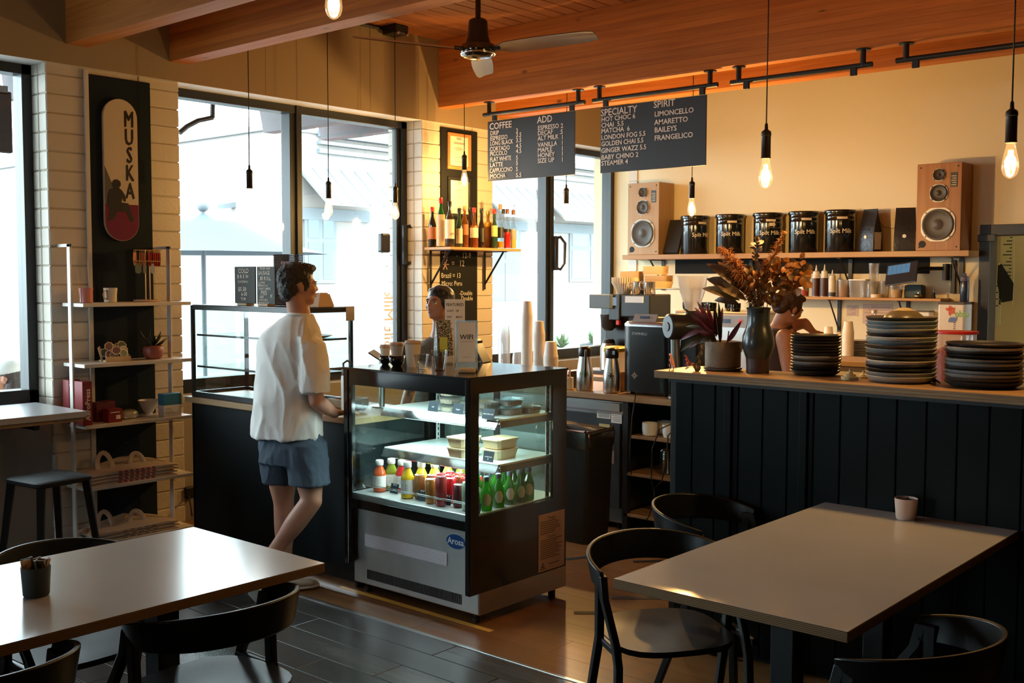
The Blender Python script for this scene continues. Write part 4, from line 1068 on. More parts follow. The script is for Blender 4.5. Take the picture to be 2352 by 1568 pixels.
solo('scrubber', 'dark curly scouring pad on the counter beside the fridge', 'scouring pad', sp, mat('scrub_dark', (.03, .03, .035), .7), (3.98, 4.60, CZ + .006), smooth=True, kind='stuff')
wt = thing('wooden_tray', 'low brown wooden tray on the counter behind the man', 'tray', (4.10, 4.835, CZ + .0005))
MB().rbox((-.09, -.08, .0), (.09, .08, .012), .003).build('tray_floor', ply, wt, False)
for a, b_ in (((-.09, -.08, .012), (.09, -.07, .05)), ((-.09, .07, .012), (.09, .08, .05)), ((-.09, -.07, .012), (-.08, .07, .05)), ((.08, -.07, .012), (.09, .07, .05))): MB().box(a, b_).build('tray_side', ply, wt, False)
# ================================================================== tables and chairs
lam_white = mat('table_laminate', (.42, .405, .385), .18, var=.06, vscale=3, spec=.5)
ply_edge = mat('ply_layers', (.42, .26, .12), .5)
nt = ply_edge.node_tree; L_ = nt.links.new
tcn = nt.nodes.new('ShaderNodeTexCoord'); sx_ = nt.nodes.new('ShaderNodeSeparateXYZ'); L_(tcn.outputs['Object'], sx_.inputs[0])
mu_ = nt.nodes.new('ShaderNodeMath'); mu_.operation = 'MULTIPLY'; mu_.inputs[1].default_value = 2 * PI / .0055; L_(sx_.outputs['Z'], mu_.inputs[0])
si_ = nt.nodes.new('ShaderNodeMath'); si_.operation = 'SINE'; L_(mu_.outputs[0], si_.inputs[0])
cr_ = nt.nodes.new('ShaderNodeValToRGB'); cr_.color_ramp.elements[0].color = (.17, .09, .035, 1); cr_.color_ramp.elements[1].color = (.45, .28, .13, 1)
mr_ = nt.nodes.new('ShaderNodeMapRange'); mr_.inputs[1].default_value = -1; L_(si_.outputs[0], mr_.inputs[0]); L_(mr_.outputs[0], cr_.inputs[0]); L_(cr_.outputs[0], nt.nodes['Principled BSDF'].inputs['Base Color'])
TBL = .76
def table(label, u0, u1, v0, v1, posts):
    t = thing('cafe_table', label, 'table', ((u0 + u1) / 2, (v0 + v1) / 2, 0))
    MB().rbox((u0, v0, TBL - .031), (u1, v1, TBL - .0016), .0015, 1).build('ply_core', ply_edge, t)
    MB().rbox((u0 + .0005, v0 + .0005, TBL - .0016), (u1 - .0005, v1 - .0005, TBL), .0006, 1).build('laminate_top', lam_white, t)
    vm = (v0 + v1) / 2
    for uu in posts:
        MB().rbox((uu - .04, vm - .04, .012), (uu + .04, vm + .04, TBL - .045), .004).build('post', black_metal, t)
        MB().rbox((uu - .06, vm - .21, 0), (uu + .06, vm + .21, .012), .003).build('foot_plate', black_metal, t)
        MB().rbox((uu - .05, vm - .25, TBL - .045), (uu + .05, vm + .25, TBL - .031), .002, 1).build('top_bracket', black_metal, t)
    return t
table('white topped plywood table in the left foreground', .64, 2.216, 2.735, 3.505, (1.85, .74))
table('pale topped plywood table in the right foreground, end against the black bar', 2.695, 4.215, 1.155, 1.918, (3.12, 3.85))

seat_blk = mat('chair_black', (.006, .007, .008), .36, bump=.04, bscale=250, spec=.4)
def make_chair(label, loc, rz):
    t = thing('bistro_chair', label, 'chair', loc, rz, 'black curved back chairs at the tables')
    # curved back band
    b = MB(); n = 34; secs = []
    for i in range(n + 1):
        f = i / n; a = RAD(-90 + 106 * (2 * f - 1)); e = abs(2 * f - 1)
        top = .752 - .06 * e ** 2.; hgt = .108 * (1 - e ** 3.0) + .07 * e ** 3.0
        rx, ry = .272, .265
        for rr_, zz in ((1.0, top), (1.0 - .016 / .27, top), (.955 - .016 / .27 - .02, top - hgt), (.955 - .02, top - hgt)):
            secs.append((rx * rr_ * math.cos(a), ry * rr_ * math.sin(a), zz))
    fs = [(i * 4 + k, i * 4 + (k + 1) % 4, (i + 1) * 4 + (k + 1) % 4, (i + 1) * 4 + k) for i in range(n) for k in range(4)] + [(3, 2, 1, 0), (n * 4, n * 4 + 1, n * 4 + 2, n * 4 + 3)]
    o = b.add(secs, fs).build('backrest', seat_blk, t, False, 35)
    md = o.modifiers.new('round', 'BEVEL'); md.width = .005; md.segments = 2; md.limit_method = 'ANGLE'
    # legs: each side an upturned Y
    for s_ in (-1, 1):
        def leg(pts, w0, w1):
            m = MB(); sc = []
            N = len(pts)
            for i, (x, y, z) in enumerate(pts):
                w_ = w0 + (w1 - w0) * i / (N - 1); th = .013
                for dx, dy in ((-th, -w_), (th, -w_), (th, w_), (-th, w_)): sc.append((s_ * x + dx, y + dy, z))
            m.add(sc, [(i * 4 + k, i * 4 + (k + 1) % 4, (i + 1) * 4 + (k + 1) % 4, (i + 1) * 4 + k) for i in range(N - 1) for k in range(4)] + [(3, 2, 1, 0), tuple((N - 1) * 4 + k for k in range(4))])
            q = m.build('leg', seat_blk, t, False, 40)
            md = q.modifiers.new('round', 'BEVEL'); md.width = .004; md.segments = 2; md.limit_method = 'ANGLE'
        leg([(.246, .03, .675), (.246, .03, .60), (.243, .02, .45), (.25, -.04, .25), (.262, -.13, 0)], .020, .015)
        leg([(.246, .055, .675), (.246, .075, .60), (.238, .165, .47), (.238, .195, .40), (.248, .215, 0)], .018, .015)
        MB().rbox((s_ * .252 - .008, .0, .425), (s_ * .252 - .03, .19, .452), .006).build('side_rail', seat_blk, t, False)
    # seat, slightly dished with rounded outline
    m = MB(); rings = 7; N = 36; top = []
    for r_ in range(rings + 1):
        f = r_ / rings
        for k in range(N):
            a = 2 * PI * k / N; c, s2 = math.cos(a), math.sin(a)
            p = (abs(c) ** 3.2 + abs(s2) ** 3.2) ** (-1 / 3.2)
            x, y = .222 * p * c * f, .215 * p * s2 * f + .012
            z = .452 - .016 * (1 - f ** 2) ** 1.2 + (.006 if s2 < 0 else -.004) * f ** 3 * abs(s2)
            top.append((x, y, z))
    fs = [(r_ * N + k, r_ * N + (k + 1) % N, (r_ + 1) * N + (k + 1) % N, (r_ + 1) * N + k) for r_ in range(rings) for k in range(N)]
    M0 = len(top); bot = [(x, y, z - .02 - (0 if i >= rings * N else 0)) for i, (x, y, z) in enumerate(top)]
    m.add(top + bot, fs + [tuple(M0 + q for q in reversed(f_)) for f_ in fs] + [(rings * N + k, rings * N + (k + 1) % N, M0 + rings * N + (k + 1) % N, M0 + rings * N + k) for k in range(N)])
    m.build('seat', seat_blk, t, False, 50, weld=True)
    return t
ch = make_chair('black curved back chair nearest the fridge at the right table', (3.18, 2.05, 0), RAD(146))
dup(ch, (3.92, 2.27, 0), PI + RAD(4), 'black curved back chair against the bar front, behind the right table')
dup(ch, (2.92, 1.09, 0), RAD(-4), 'black curved back chair tucked in at the lower right corner')
dup(ch, (1.74, 3.50, 0), PI + RAD(2), 'black curved back chair on the far side of the left table')
dup(ch, (1.825, 2.80, 0), RAD(2), 'black curved back chair with its back to us at the left table')
dup(ch, (1.11, 2.80, 0), RAD(-2), 'black curved back chair cut off by the lower left corner')
# sugar pots
def sugar(label, loc, m, r, h, pack, taper=.85):
    t = thing('sugar_pot', label, 'pot', loc)
    MB().lathe([(r * taper * .9, 0), (r * taper, .005), (r, h), (r * .93, h), (r * taper * .9, .01), (0, .008)], 28).build('pot', m, t, False, 40)
    rr = random.Random(4)
    for k in range(9):
        a = rr.uniform(0, 2 * PI); x, y = r * .5 * math.cos(a), r * .5 * math.sin(a)
        q = MB().box((-.017, -.0015, 0), (.017, .0015, .055 if pack else .02))
        M = Matrix.Translation((x, y, .055 if pack else h - .025)) @ Euler((rr.uniform(-.35, .35), rr.uniform(-.35, .35), rr.uniform(0, PI))).to_matrix().to_4x4()
        q.xf(M).build('sugar_packet', mat(('packet_olive', 'packet_tan', 'packet_dark')[k % 3] if pack else ('tea_dark', 'tea_mid')[k % 2], ((.20, .19, .10), (.45, .33, .22), (.10, .10, .08))[k % 3] if pack else ((.06, .05, .04), (.15, .12, .1))[k % 2], .6), t, False)
    return t
sugar('dark grey pot of sugar packets on the left table', (1.425, 3.09, TBL), mat('pot_slate', (.035, .045, .045), .55), .042, .088, True, .88)
sugar('small pale pot on the right table beside the bar', (4.13, 1.545, TBL), mat('pot_blush', (.66, .48, .40), .5), .044, .082, False)
# ================================================================== black panelled bar with plates and flowers
bar = thing('bar_counter', 'black panelled bar with a thick plywood top', 'bar', (4.4, 1.4, 0))
BZ = 1.267
bar_ply = wood('bar_plywood', (.36, .215, .10), (.22, .12, .05), 'y', 1.6, .42, 1.5, rnd=.1)
bar_blk = mat('bar_black_paint', (.003, .0045, .005), .42, bump=.05, bscale=60, spec=.14)
for k in range(3):   # laminated sheets of the top
    MB().rbox((4.18 + .0006 * (k % 2), -.6, BZ - .0335 + k * .0112), (4.54, 2.752, BZ - .0335 + (k + 1) * .0112 - .0003), .0008, 1).build('top_ply', bar_ply, bar)
vv = -.5; bwid = .118
while vv < 2.60:
    w_ = min(bwid, 2.66 - vv)
    MB().rbox((4.22, vv + .0008, .02), (4.238, vv + w_ - .0008, BZ - .036), .004, 1).build('panel_board', bar_blk, bar)
    vv += bwid
MB().box((4.236, -.5, 0), (4.25, 2.66, BZ - .036)).build('backing', mat('backing_black', (.004, .005, .005), .8), bar)
MB().rbox((4.226, 2.60, 0), (4.26, 2.69, BZ - .036), .004).build('corner_post', black_metal, bar)
MB().rbox((4.46, 2.60, 0), (4.50, 2.69, BZ - .036), .004).build('corner_post', black_metal, bar)
for vp in (2.38, 2.02): MB().rbox((4.206, vp - .018, .0), (4.2195, vp + .018, BZ - .036), .003).build('batten', bar_blk, bar)
MB().box((4.205, -.5, BZ - .05), (4.22, 2.69, BZ - .0338)).build('under_rail', black_metal, bar)
# plates -----------------------------------------------------------------
PC = {'d': (.030, .029, .028), 'k': (.010, .011, .014), 'b': (.075, .055, .042), 't': (.45, .42, .35), 'g': (.24, .25, .24), 'l': (.52, .49, .42), 'u': (.20, .245, .27), 'n': (.012, .014, .026), 'v': (.36, .355, .32)}
def plate_mesh(r, h, key):
    p = MB().lathe([(r * .66, 0), (r * .80, .002), (r * .95, h * .75), (r, h * 1.25), (r * .985, h * 1.32), (r * .93, h * .9), (r * .76, .005), (0, .0045)], 40)
    return p.mesh('plate', mat('stoneware_' + key, PC[key], .38, bump=.08, bscale=400, var=.12, vscale=60), 40)
ORD = ['bottom', 'second', 'third', 'fourth', 'fifth', 'sixth', 'seventh', 'eighth', 'ninth', 'tenth', 'eleventh', 'twelfth', 'thirteenth', 'fourteenth', 'fifteenth', 'sixteenth', 'seventeenth', 'eighteenth']
CN = {'d': 'dark grey', 'k': 'black', 'b': 'brown', 't': 'tan', 'g': 'grey', 'l': 'pale', 'u': 'blue grey', 'n': 'navy', 'v': 'light grey'}
def stack(c, r, pitch, seq, where, group):
    rr = random.Random(len(seq)); cache = {}
    for i, k in enumerate(seq):
        if k not in cache: cache[k] = plate_mesh(r, pitch * 1.35, k)
        o = bpy.data.objects.new('plate', cache[k]); COL.objects.link(o)
        o.location = (c.x + rr.uniform(-.003, .003), c.y + rr.uniform(-.003, .003), BZ + .0002 + i * pitch)
        tag(o, '%s stoneware plate, %s in the %s' % (CN[k], 'top' if i == len(seq) - 1 else ORD[i] + (' from below' if i else ''), where), 'plate', group)
c1 = at(1873, 860, z=BZ); c2 = at(2068, 876, z=BZ); c3 = at(2258, 888, z=BZ)
stack(c1, .110, .0130, 'dkdgbtddkbdkd', 'small stack beside the vase', 'small plates on the bar')
stack(c2, .1425, .0162, 'vgknldbgbulntuub', 'tall stack mid bar', 'tall plate stack on the bar')
stack(c3, .147, .0150, 'dbgudugkdln', 'wide stack at bar right', 'wide plates on the bar')
# overturned oval dish on the tall stack
od = thing('oval_dish', 'brown oval dish lying upside down on the tall plate stack', 'dish', (c2.x + .02, c2.y, BZ + 16 * .0162 + .008))
MB().lathe([(.105, 0), (.10, .008), (.07, .026), (.03, .034), (0, .035)], 32, squash=.72).build('dish', mat('dish_brown', (.09, .07, .045), .35), od, False, 40)
MB().lathe([(.06, .0245), (.062, .03), (.03, .04), (0, .041)], 24, squash=.6).build('foot_ring', mat('dish_straw', (.36, .28, .16), .6), od, False, 40)
# vase -------------------------------------------------------------------
vb = at(1740, 856, z=BZ)
vs_ = thing('tall_vase', 'tall dark glazed ceramic vase with a brown foot on the bar', 'vase', (vb.x, vb.y, BZ))
vg = mat('vase_glaze', (.035, .042, .038), .3, var=.35, vscale=14, coat=.3, bump=.05, bscale=30)
MB().lathe([(.053, .066), (.060, .085), (.0715, .118), (.073, .14), (.069, .17), (.058, .20), (.0515, .222), (.0505, .25), (.0515, .285), (.0555, .296), (.052, .298), (.047, .285), (.047, .2)], 40, cap=False).build('glazed_body', vg, vs_, False, 50)
MB().lathe([(.050, 0), (.0515, .004), (.0505, .03), (.053, .066)], 40).build('foot', mat('vase_foot', (.055, .028, .024), .45), vs_, False, 40)
# dried flowers ------------------------------------------------------------
def leaf(m, p0, p1, wd, bend=.1, nrm=None, seg=6, fold=.25, shape=.45):
    """Curved pointed leaf from p0 to p1 with a folded midrib."""
    p0, p1 = Vector(p0), Vector(p1); ax = p1 - p0; l = ax.length; d = ax.normalized()
    n = Vector(nrm) if nrm else Vector((-FW.x, -FW.y, .35))
    sd = d.cross(n).normalized(); n = sd.cross(d).normalized()
    pts = []
    for i in range(seg + 1):
        f = i / seg; w_ = wd * (math.sin(PI * f ** (math.log(.5) / math.log(shape)))) ** .8 if 0 < f < 1 else 0
        c = p0 + ax * f + n * (bend * l * math.sin(PI * f))
        pts += [c - sd * w_ + n * (w_ * fold), c, c + sd * w_ + n * (w_ * fold)]
    m.add(pts, [(i * 3 + k, i * 3 + k + 1, (i + 1) * 3 + k + 1, (i + 1) * 3 + k) for i in range(seg) for k in range(2)])
def px(x, y, du=0.):
    return at(x, y, u=vb.x + du)
df = thing('dried_flowers', 'bunch of dried leaves, plumes and orange foliage in the dark vase', 'flowers', (vb.x, vb.y, BZ + .15))
rr = random.Random(12)
base = V(vb.x, vb.y, BZ + .24)
mag = mat('magnolia_leaf', (.085, .040, .018), .45, var=.3, vscale=30)
magb = mat('magnolia_leaf_ochre', (.19, .105, .03), .55, var=.3, vscale=30)
for x0, y0, x1, y1, w_, du, mm in ((1700, 690, 1612, 662, .024, -.03, magb), (1705, 680, 1622, 640, .03, 0, mag), (1710, 672, 1622, 605, .028, .02, mag), (1712, 668, 1648, 600, .026, .04, mag), (1690, 660, 1655, 615, .02, .05, mag), (1715, 690, 1635, 650, .025, -.02, magb), (1718, 680, 1668, 620, .022, .03, mag), (1700, 700, 1640, 690, .02, .02, mag)):
    m = MB(); leaf(m, px(x0, y0, du * .5), px(x1, y1, du), w_, .12 + rr.uniform(-.05, .08)); m.build('magnolia_leaf', mm, df, smooth=True)
plume = mat('plume_rust', (.30, .105, .028), .8); plume2 = mat('plume_gold', (.42, .20, .06), .8)
def plume_part(pts, n, l, mm, drop=.5, name='plume'):
    m = MB(); P_ = [px(*q) for q in pts]
    m.tube(P_, .0018, 5)
    for k in range(n):
        f = k / n * (len(P_) - 1) * .999; i = int(f); p = P_[i].lerp(P_[i + 1], f - i); d = (P_[i + 1] - P_[i]).normalized()
        a = rr.uniform(0, 2 * PI); side = (RT * math.cos(a) + FW * math.sin(a)).normalized()
        q = p + (d * rr.uniform(.3, .8) + side * rr.uniform(.5, 1.) + V(0, 0, -drop * rr.random())).normalized() * l * rr.uniform(.5, 1.1) * (.5 + .5 * math.sin(PI * min(1, k / n + .15)))
        mid = p.lerp(q, .5) + V(0, 0, l * .15)
        m.tube([p, mid, q], [.0016, .0014, .0007], 3, cap=False)
    o = m.build(name, mm, df); tag(o, kind='stuff')
plume_part([(1735, 700), (1712, 650), (1690, 610), (1668, 580), (1655, 572)], 520, .06, plume, 1.2)
plume_part([(1738, 700), (1725, 660), (1705, 625), (1690, 600)], 320, .05, plume, 1.0)
plume_part([(1745, 700), (1758, 650), (1772, 600), (1790, 560), (1802, 535)], 520, .042, plume2, .2)
plume_part([(1742, 700), (1750, 655), (1756, 620), (1760, 600)], 320, .045, plume, .4)
euc = mat('eucalyptus_orange', (.42, .15, .025), .5, var=.3, vscale=25); eucd = mat('eucalyptus_dark', (.15, .08, .035), .6, var=.3, vscale=25)
for k in range(105):
    f = rr.random(); x = 1768 + 86 * rr.random() ** .8; y = 668 - 70 * rr.random() + (x - 1800) * -.1
    p = px(x, y, rr.uniform(-.05, .06)); a = rr.uniform(0, 2 * PI); e = rr.uniform(-.5, .9)
    d = (RT * math.cos(a) + V(0, 0, 1) * math.sin(a) + FW * rr.uniform(-.5, .5)).normalized()
    m = MB(); leaf(m, p, p + d * rr.uniform(.028, .045), rr.uniform(.011, .019), .1, (-FW.x + rr.uniform(-.6, .6), -FW.y + rr.uniform(-.6, .6), rr.uniform(-.3, .6)), 5, .15, .5)
    m.build('orange_leaf', euc if rr.random() < .68 else eucd, df, smooth=True)
for pts in ([(1745, 705), (1775, 660), (1810, 625), (1845, 600)], [(1745, 705), (1785, 665), (1825, 645), (1855, 625)], [(1742, 705), (1765, 670), (1790, 650)], [(1740, 700), (1742, 620), (1738, 560), (1733, 545)]):
    MB().tube([px(*q) for q in pts], .0018, 5).build('stem', mat('dry_stem', (.16, .08, .035), .8), df)
sil = mat('silver_dollar', (.18, .13, .10), .5, var=.3, vscale=25)
for k in range(16):
    x = 1735 + rr.uniform(-18, 18); y = 545 + k * 4.2
    m = MB(); p = px(x, y, rr.uniform(-.02, .03)); a = rr.uniform(-.6, .6) + (0 if k % 2 else PI)
    leaf(m, px(1737, y + 5), p + RT * math.cos(a) * .02 + V(0, 0, .01), .012, .1, (-FW.x, -FW.y, rr.uniform(.2, 1.2)), 5, .1, .55); m.build('silver_leaf', sil, df, smooth=True)
for k in range(60):
    x = rr.uniform(1705, 1785); y = rr.uniform(625, 705); p = px(x, y, rr.uniform(-.045, .045)); d = V(rr.uniform(-.5, .5), rr.uniform(-.5, .5), rr.uniform(.3, 1)).normalized()
    m = MB(); leaf(m, p, p + d * rr.uniform(.03, .05), rr.uniform(.008, .014), .15, None, 5, .3, .5); m.build('curled_leaf', (plume, eucd, magb, plume2)[k % 4], df, smooth=True)
for k in range(5):
    p = px(rr.uniform(1722, 1765), 690, rr.uniform(-.02, .02)); MB().tube([(vb.x + rr.uniform(-.02, .02), vb.y + rr.uniform(-.02, .02), BZ + .12), p], .002, 5).build('stem', mat('dry_stem', (.16, .08, .035), .8), df)
# potted tradescantia ---------------------------------------------------------
pb = at(1660, 850, z=BZ)
pp = thing('potted_plant', 'trailing purple leaved plant in a round stoneware pot on the bar', 'potted plant', (pb.x, pb.y, BZ))
pot_m = mat('pot_stoneware', (.21, .155, .10), .7, var=.15, vscale=90, bump=.1, bscale=200)
MB().lathe([(.075, .0), (.088, .006), (.0895, .014), (.083, .014), (.072, .008), (0, .007)], 36).build('saucer', mat('saucer_stone', (.08, .065, .05), .6), pp, False, 40)
MB().lathe([(.078, .0145), (.082, .018), (.0835, .13), (.081, .136), (.077, .13), (.077, .115)], 36, cap=False).build('pot', pot_m, pp, False, 40)
MB().lathe([(.077, .118), (.04, .122), (0, .122)], 24).build('soil', mat('soil', (.02, .014, .01), .9, bump=.8, bscale=120), pp, False, True)
tg = mat('tradescantia_green', (.060, .055, .022), .45, var=.4, vscale=25); tp = mat('tradescantia_plum', (.16, .035, .048), .45, var=.4, vscale=25); tk = mat('tradescantia_pink', (.42, .12, .16), .5)
def ppx(x, y, du=0.): return at(x, y, u=pb.x + du)
for x0, y0, x1, y1, w_, du, mm, bd in ((1645, 780, 1568, 705, .013, .0, tg, .05), (1640, 770, 1585, 725, .016, -.03, tp, .1), (1640, 775, 1600, 690, .014, .02, tk, .1), (1642, 770, 1622, 695, .012, .03, tk, .0), (1645, 775, 1640, 700, .013, .02, tg, .1), (1638, 770, 1595, 705, .013, .03, tk, .1), (1640, 760, 1590, 715, .018, -.04, tp, .2), (1632, 750, 1561, 782, .014, -.03, tp, .15), (1630, 760, 1562, 808, .012, -.05, tg, .25), (1632, 765, 1580, 800, .015, -.02, tp, .2), (1640, 775, 1634, 818, .014, -.07, tg, .15), (1645, 770, 1600, 790, .013, -.06, tg, .2),
                               (1672, 785, 1704, 735, .013, .0, tp, .1), (1655, 790, 1650, 690, .01, .0, tg, .05), (1648, 770, 1660, 705, .012, .03, tk, .05), (1635, 765, 1612, 740, .014, -.04, tk, .1), (1638, 770, 1575, 750, .013, -.01, tg, .2), (1645, 785, 1600, 760, .015, -.04, tp, .2)):
    m = MB(); leaf(m, ppx(x0, y0, du * .4), ppx(x1, y1, du), w_ * .95, bd, None, 7, .35, .42); m.build('leaf', mm, pp, smooth=True)
for pts in ([(1650, 798), (1642, 775), (1636, 750)], [(1655, 798), (1650, 765), (1646, 730)], [(1668, 798), (1672, 775), (1674, 760)], [(1645, 798), (1637, 780), (1625, 770)], [(1648, 798), (1640, 790), (1628, 775)]):
    MB().tube([ppx(*q) for q in pts], .0035, 6).build('stem', tp, pp, smooth=True)
for k in range(6): MB().sphere(ppx(1668 + k % 3 * 6, 794 - k // 3 * 5, -.02 + .015 * (k % 2)), .008, 8, 6).build('berry', mat('dried_berry', (.12, .03, .03), .5), pp, smooth=True)
# fallen dried leaves and two toy animals
dl = thing('dried_leaf_sprig', 'dry dark leaf sprig hanging against the stoneware pot', 'dried leaves', (pb.x - .1, pb.y + .03, BZ))
b0 = at(1598, 852, z=BZ + .0015)
for k, (x, y, l) in enumerate(((1610, 790, 1), (1605, 815, 1), (1600, 835, 1), (1612, 805, 1), (1596, 842, 1), (1608, 825, 1))):
    m = MB(); p = at(x, y, u=b0.x); leaf(m, p, p + RT * (-.012 if k % 2 else .014) + V(0, 0, -.034), .010, .2, None, 5, .4); m.build('leaf', mat('grey_dry_leaf', (.10, .085, .065), .7), dl, smooth=True)
MB().tube([at(1618, 785, u=b0.x), at(1606, 815, u=b0.x), at(1598, 842, u=b0.x), b0], .0015, 5).build('stem', mat('dry_stem', (.16, .08, .035), .8), dl)
def dino(label, loc, rz, s_, m, up=True):
    t = thing('toy_dinosaur', label, 'toy', loc, rz)
    b = MB()
    b.tube([(-.05, 0, .004), (-.03, 0, .012), (-.008, 0, .03), (.004, 0, .045), (.008, 0, .062), (.012, 0, .074), (.024, 0, .078), (.030, 0, .076)], [.001, .004, .010, .011, .007, .0055, .006, .003], 10)
    b.xf(Matrix.Scale(s_, 4)).build('body', m, t, False, True)
    for q in (-1, 1):
        MB().tube([(-.004, q * .007, .028), (.006, q * .011, .016), (-.002, q * .011, .008), (-.001, q * .011, .0), (.008, q * .011, .0)], [.006, .0055, .003, .003, .003], 7).xf(Matrix.Scale(s_, 4)).build('leg', m, t, False, True)
        MB().tube([(.008, q * .007, .052), (.018, q * .009, .046), (.020, q * .009, .042)], [.003, .002, .0012], 6).xf(Matrix.Scale(s_, 4)).build('arm', m, t, False, True)
    return t
orm = mat('toy_orange', (.62, .17, .055), .45); orr = mat('toy_red', (.6, .09, .04), .45)
p = at(1543, 848, z=BZ); dino('small orange toy dinosaur standing at the bar corner', (p.x, p.y, BZ + .0032), RAD(60), .85, orm)
p = at(1582, 842, z=BZ); dino('red toy dinosaur half hidden behind the dry leaf sprig', (p.x + .02, p.y + .02, BZ + .0032), RAD(150), .62, orr)
p = at(1612, 851, z=BZ); m = MB()
for k in range(9): leaf(m, (0, 0, .006), (.03 * math.cos(k * .7), .03 * math.sin(k * .7), .012 + .012 * (k % 3)), .008, .3, (0, 0, 1), 4)
solo('dried_blossom', 'curled orange dried blossom lying by the pot', 'dried flower', m, mat('blossom_ochre', (.45, .2, .07), .6), (p.x - .03, p.y + .02, BZ), smooth=True)
# yellow nozzle caps of squeeze bottles, and a wooden carving between the stacks
cream = mat('cap_cream_yellow', (.66, .52, .25), .45)
for x, y, s_, lab in ((1952, 871, 1., 'cream squeeze bottle nozzle between the small and tall plate stacks'), (1983, 868, .7, 'smaller cream squeeze bottle nozzle touching the tall plate stack')):
    p = at(x, y, z=BZ)
    solo('squeeze_nozzle', lab, 'nozzle', MB().lathe([(.036 * s_, 0), (.037 * s_, .012 * s_), (.026 * s_, .014 * s_), (.024 * s_, .022 * s_), (.014 * s_, .024 * s_), (.010 * s_, .034 * s_), (.004 * s_, .036 * s_), (.0035 * s_, .046 * s_), (0, .047 * s_)], 24), cream, (min(p.x, 4.47), p.y, BZ), smooth=40)
p = at(2167, 874, z=BZ)
m = MB()
for k in range(8): m.tube([(-.03 + .003 * k, -.02 + .005 * k, .004 + .003 * (k % 3)), (0, -.018 + .005 * k, .012 + .004 * (k % 2)), (.03, -.02 + .005 * k, .006 + .005 * (k % 3))], .0035, 6)
solo('reed_coaster', 'woven brown reed coaster between the tall and the wide plates', 'coaster', m, mat('reed_brown', (.13, .08, .035), .7), (min(p.x, 4.45), p.y, BZ), RAD(45), kind='stuff')
# ================================================================== spirits shelf on the second pier
blackboard = mat('blackboard', (.012, .013, .013), .8, spec=.2)
pn = MB().rbox((6.545, V1 - .016, .95), (7.0, V1 - .002, 2.972), .003, 1).build('chalkboard', blackboard)
pn = tag(pn, 'tall black chalk panel on the brick pier behind the bottles', 'chalkboard')
chalk = mat('chalk', (.55, .54, .50), .9); chalk2 = mat('chalk_pink', (.5, .33, .28), .9)
for s_, x, y, sz in (('-   12-9', 1048, 592, .07), ('=   12', 1037, 611, .075), ('Brazil = 13', 1013, 638, .062), ('Micro: Peru', 1014, 656, .06), ('-Double', 1055, 678, .056), ('Double', 1059, 690, .056)):
    text(s_, sz, chalk, pn, at(x, y, v=V1 - .0165), 0, ext=.0004, sx=.9)
for x, y in ((1022, 580), (1022, 607)):
    c = at(x, y, v=V1 - .0125); m = MB()
    for k in range(6):
        a = k * PI / 3; m.cyl((c.x, c.y, c.z), (c.x + .045 * math.cos(a), c.y, c.z + .05 * math.sin(a)), .007, 5)
    tag(m.build('chalk_flower', chalk2, pn), kind='stuff')
def frame(label, x0, x1, y0, y1, fm_, lines):
    a = at(x0, y0, v=V1 - .02); b = at(x1, y1, v=V1 - .02)
    t = thing('framed_certificate', label, 'picture frame', (a.x, V1 - .017, b.z))
    w_ = .028
    for p, q in (((a.x, b.z), (b.x, b.z + w_)), ((a.x, a.z - w_), (b.x, a.z)), ((a.x, b.z + w_), (a.x + w_, a.z - w_)), ((b.x - w_, b.z + w_), (b.x, a.z - w_))):
        MB().rbox((p[0], V1 - .035, p[1]), (q[0], V1 - .0165, q[1]), .003, 1).build('frame_bar', fm_, t)
    pg = MB().box((a.x + w_, V1 - .022, b.z + w_), (b.x - w_, V1 - .018, a.z - w_)).build('sheet', paper, t)
    wd = b.x - a.x - 2 * w_
    for f, l, hh in lines:
        MB().box((a.x + w_ + wd * (.5 - l / 2), V1 - .0226, a.z - w_ - (a.z - b.z - 2 * w_) * f), (a.x + w_ + wd * (.5 + l / 2), V1 - .0219, a.z - w_ - (a.z - b.z - 2 * w_) * f + hh)).build('print_line', mat('grey_print', (.4, .4, .4), .7), pg)
    MB().box((a.x + w_, V1 - .027, b.z + w_), (b.x - w_, V1 - .0255, a.z - w_)).build('pane', clear_glass, t)
    return t
frame('permit in a light wooden frame, upper of two on the black panel', 1027, 1080, 303, 393, wood('frame_oak', (.5, .22, .08), (.4, .16, .05), 'z', 1., .4), [(.1, .25, .02), (.25, .55, .016), (.38, .3, .006), (.42, .5, .006), (.46, .3, .006), (.7, .5, .006), (.85, .4, .006)])
frame('certificate in a black frame, lower of two behind the bottles', 1028, 1080, 405, 500, black_metal, [(.12, .16, .05), (.3, .4, .008), (.36, .3, .006), (.5, .2, .006)])
sf = at(1035, 565, u=6.334); sr_ = at(1197, 574, v=sf.y)
SZ = 1.945; su0, su1, sv0 = 6.334, sr_.x, sf.y
bs = thing('spirits_shelf', 'wooden shelf of spirit bottles on black brackets', 'shelf', (6.7, V1, SZ - .02))
MB().rbox((su0, sv0, SZ - .022), (su1, V1 - .023, SZ), .002, 1).build('board', wood('shelf_pine', (.55, .30, .12), (.42, .2, .07), 'x', 1.2, .45), bs)
for x in (989, 1113):
    u_ = at(x, 600, v=V1 - .02).x
    MB().rbox((u_ - .012, V1 - .026, SZ - .36), (u_ + .012, V1 - .017, SZ - .022), .002, 1).build('bracket_upright', black_metal, bs)
    MB().rbox((u_ - .012, sv0 + .05, SZ - .030), (u_ + .012, V1 - .026, SZ - .022), .002, 1).build('bracket_arm', black_metal, bs)
    MB().cyl((u_, V1 - .026, SZ - .31), (u_, sv0 + .09, SZ - .030), .009, 6).build('bracket_brace', black_metal, bs)
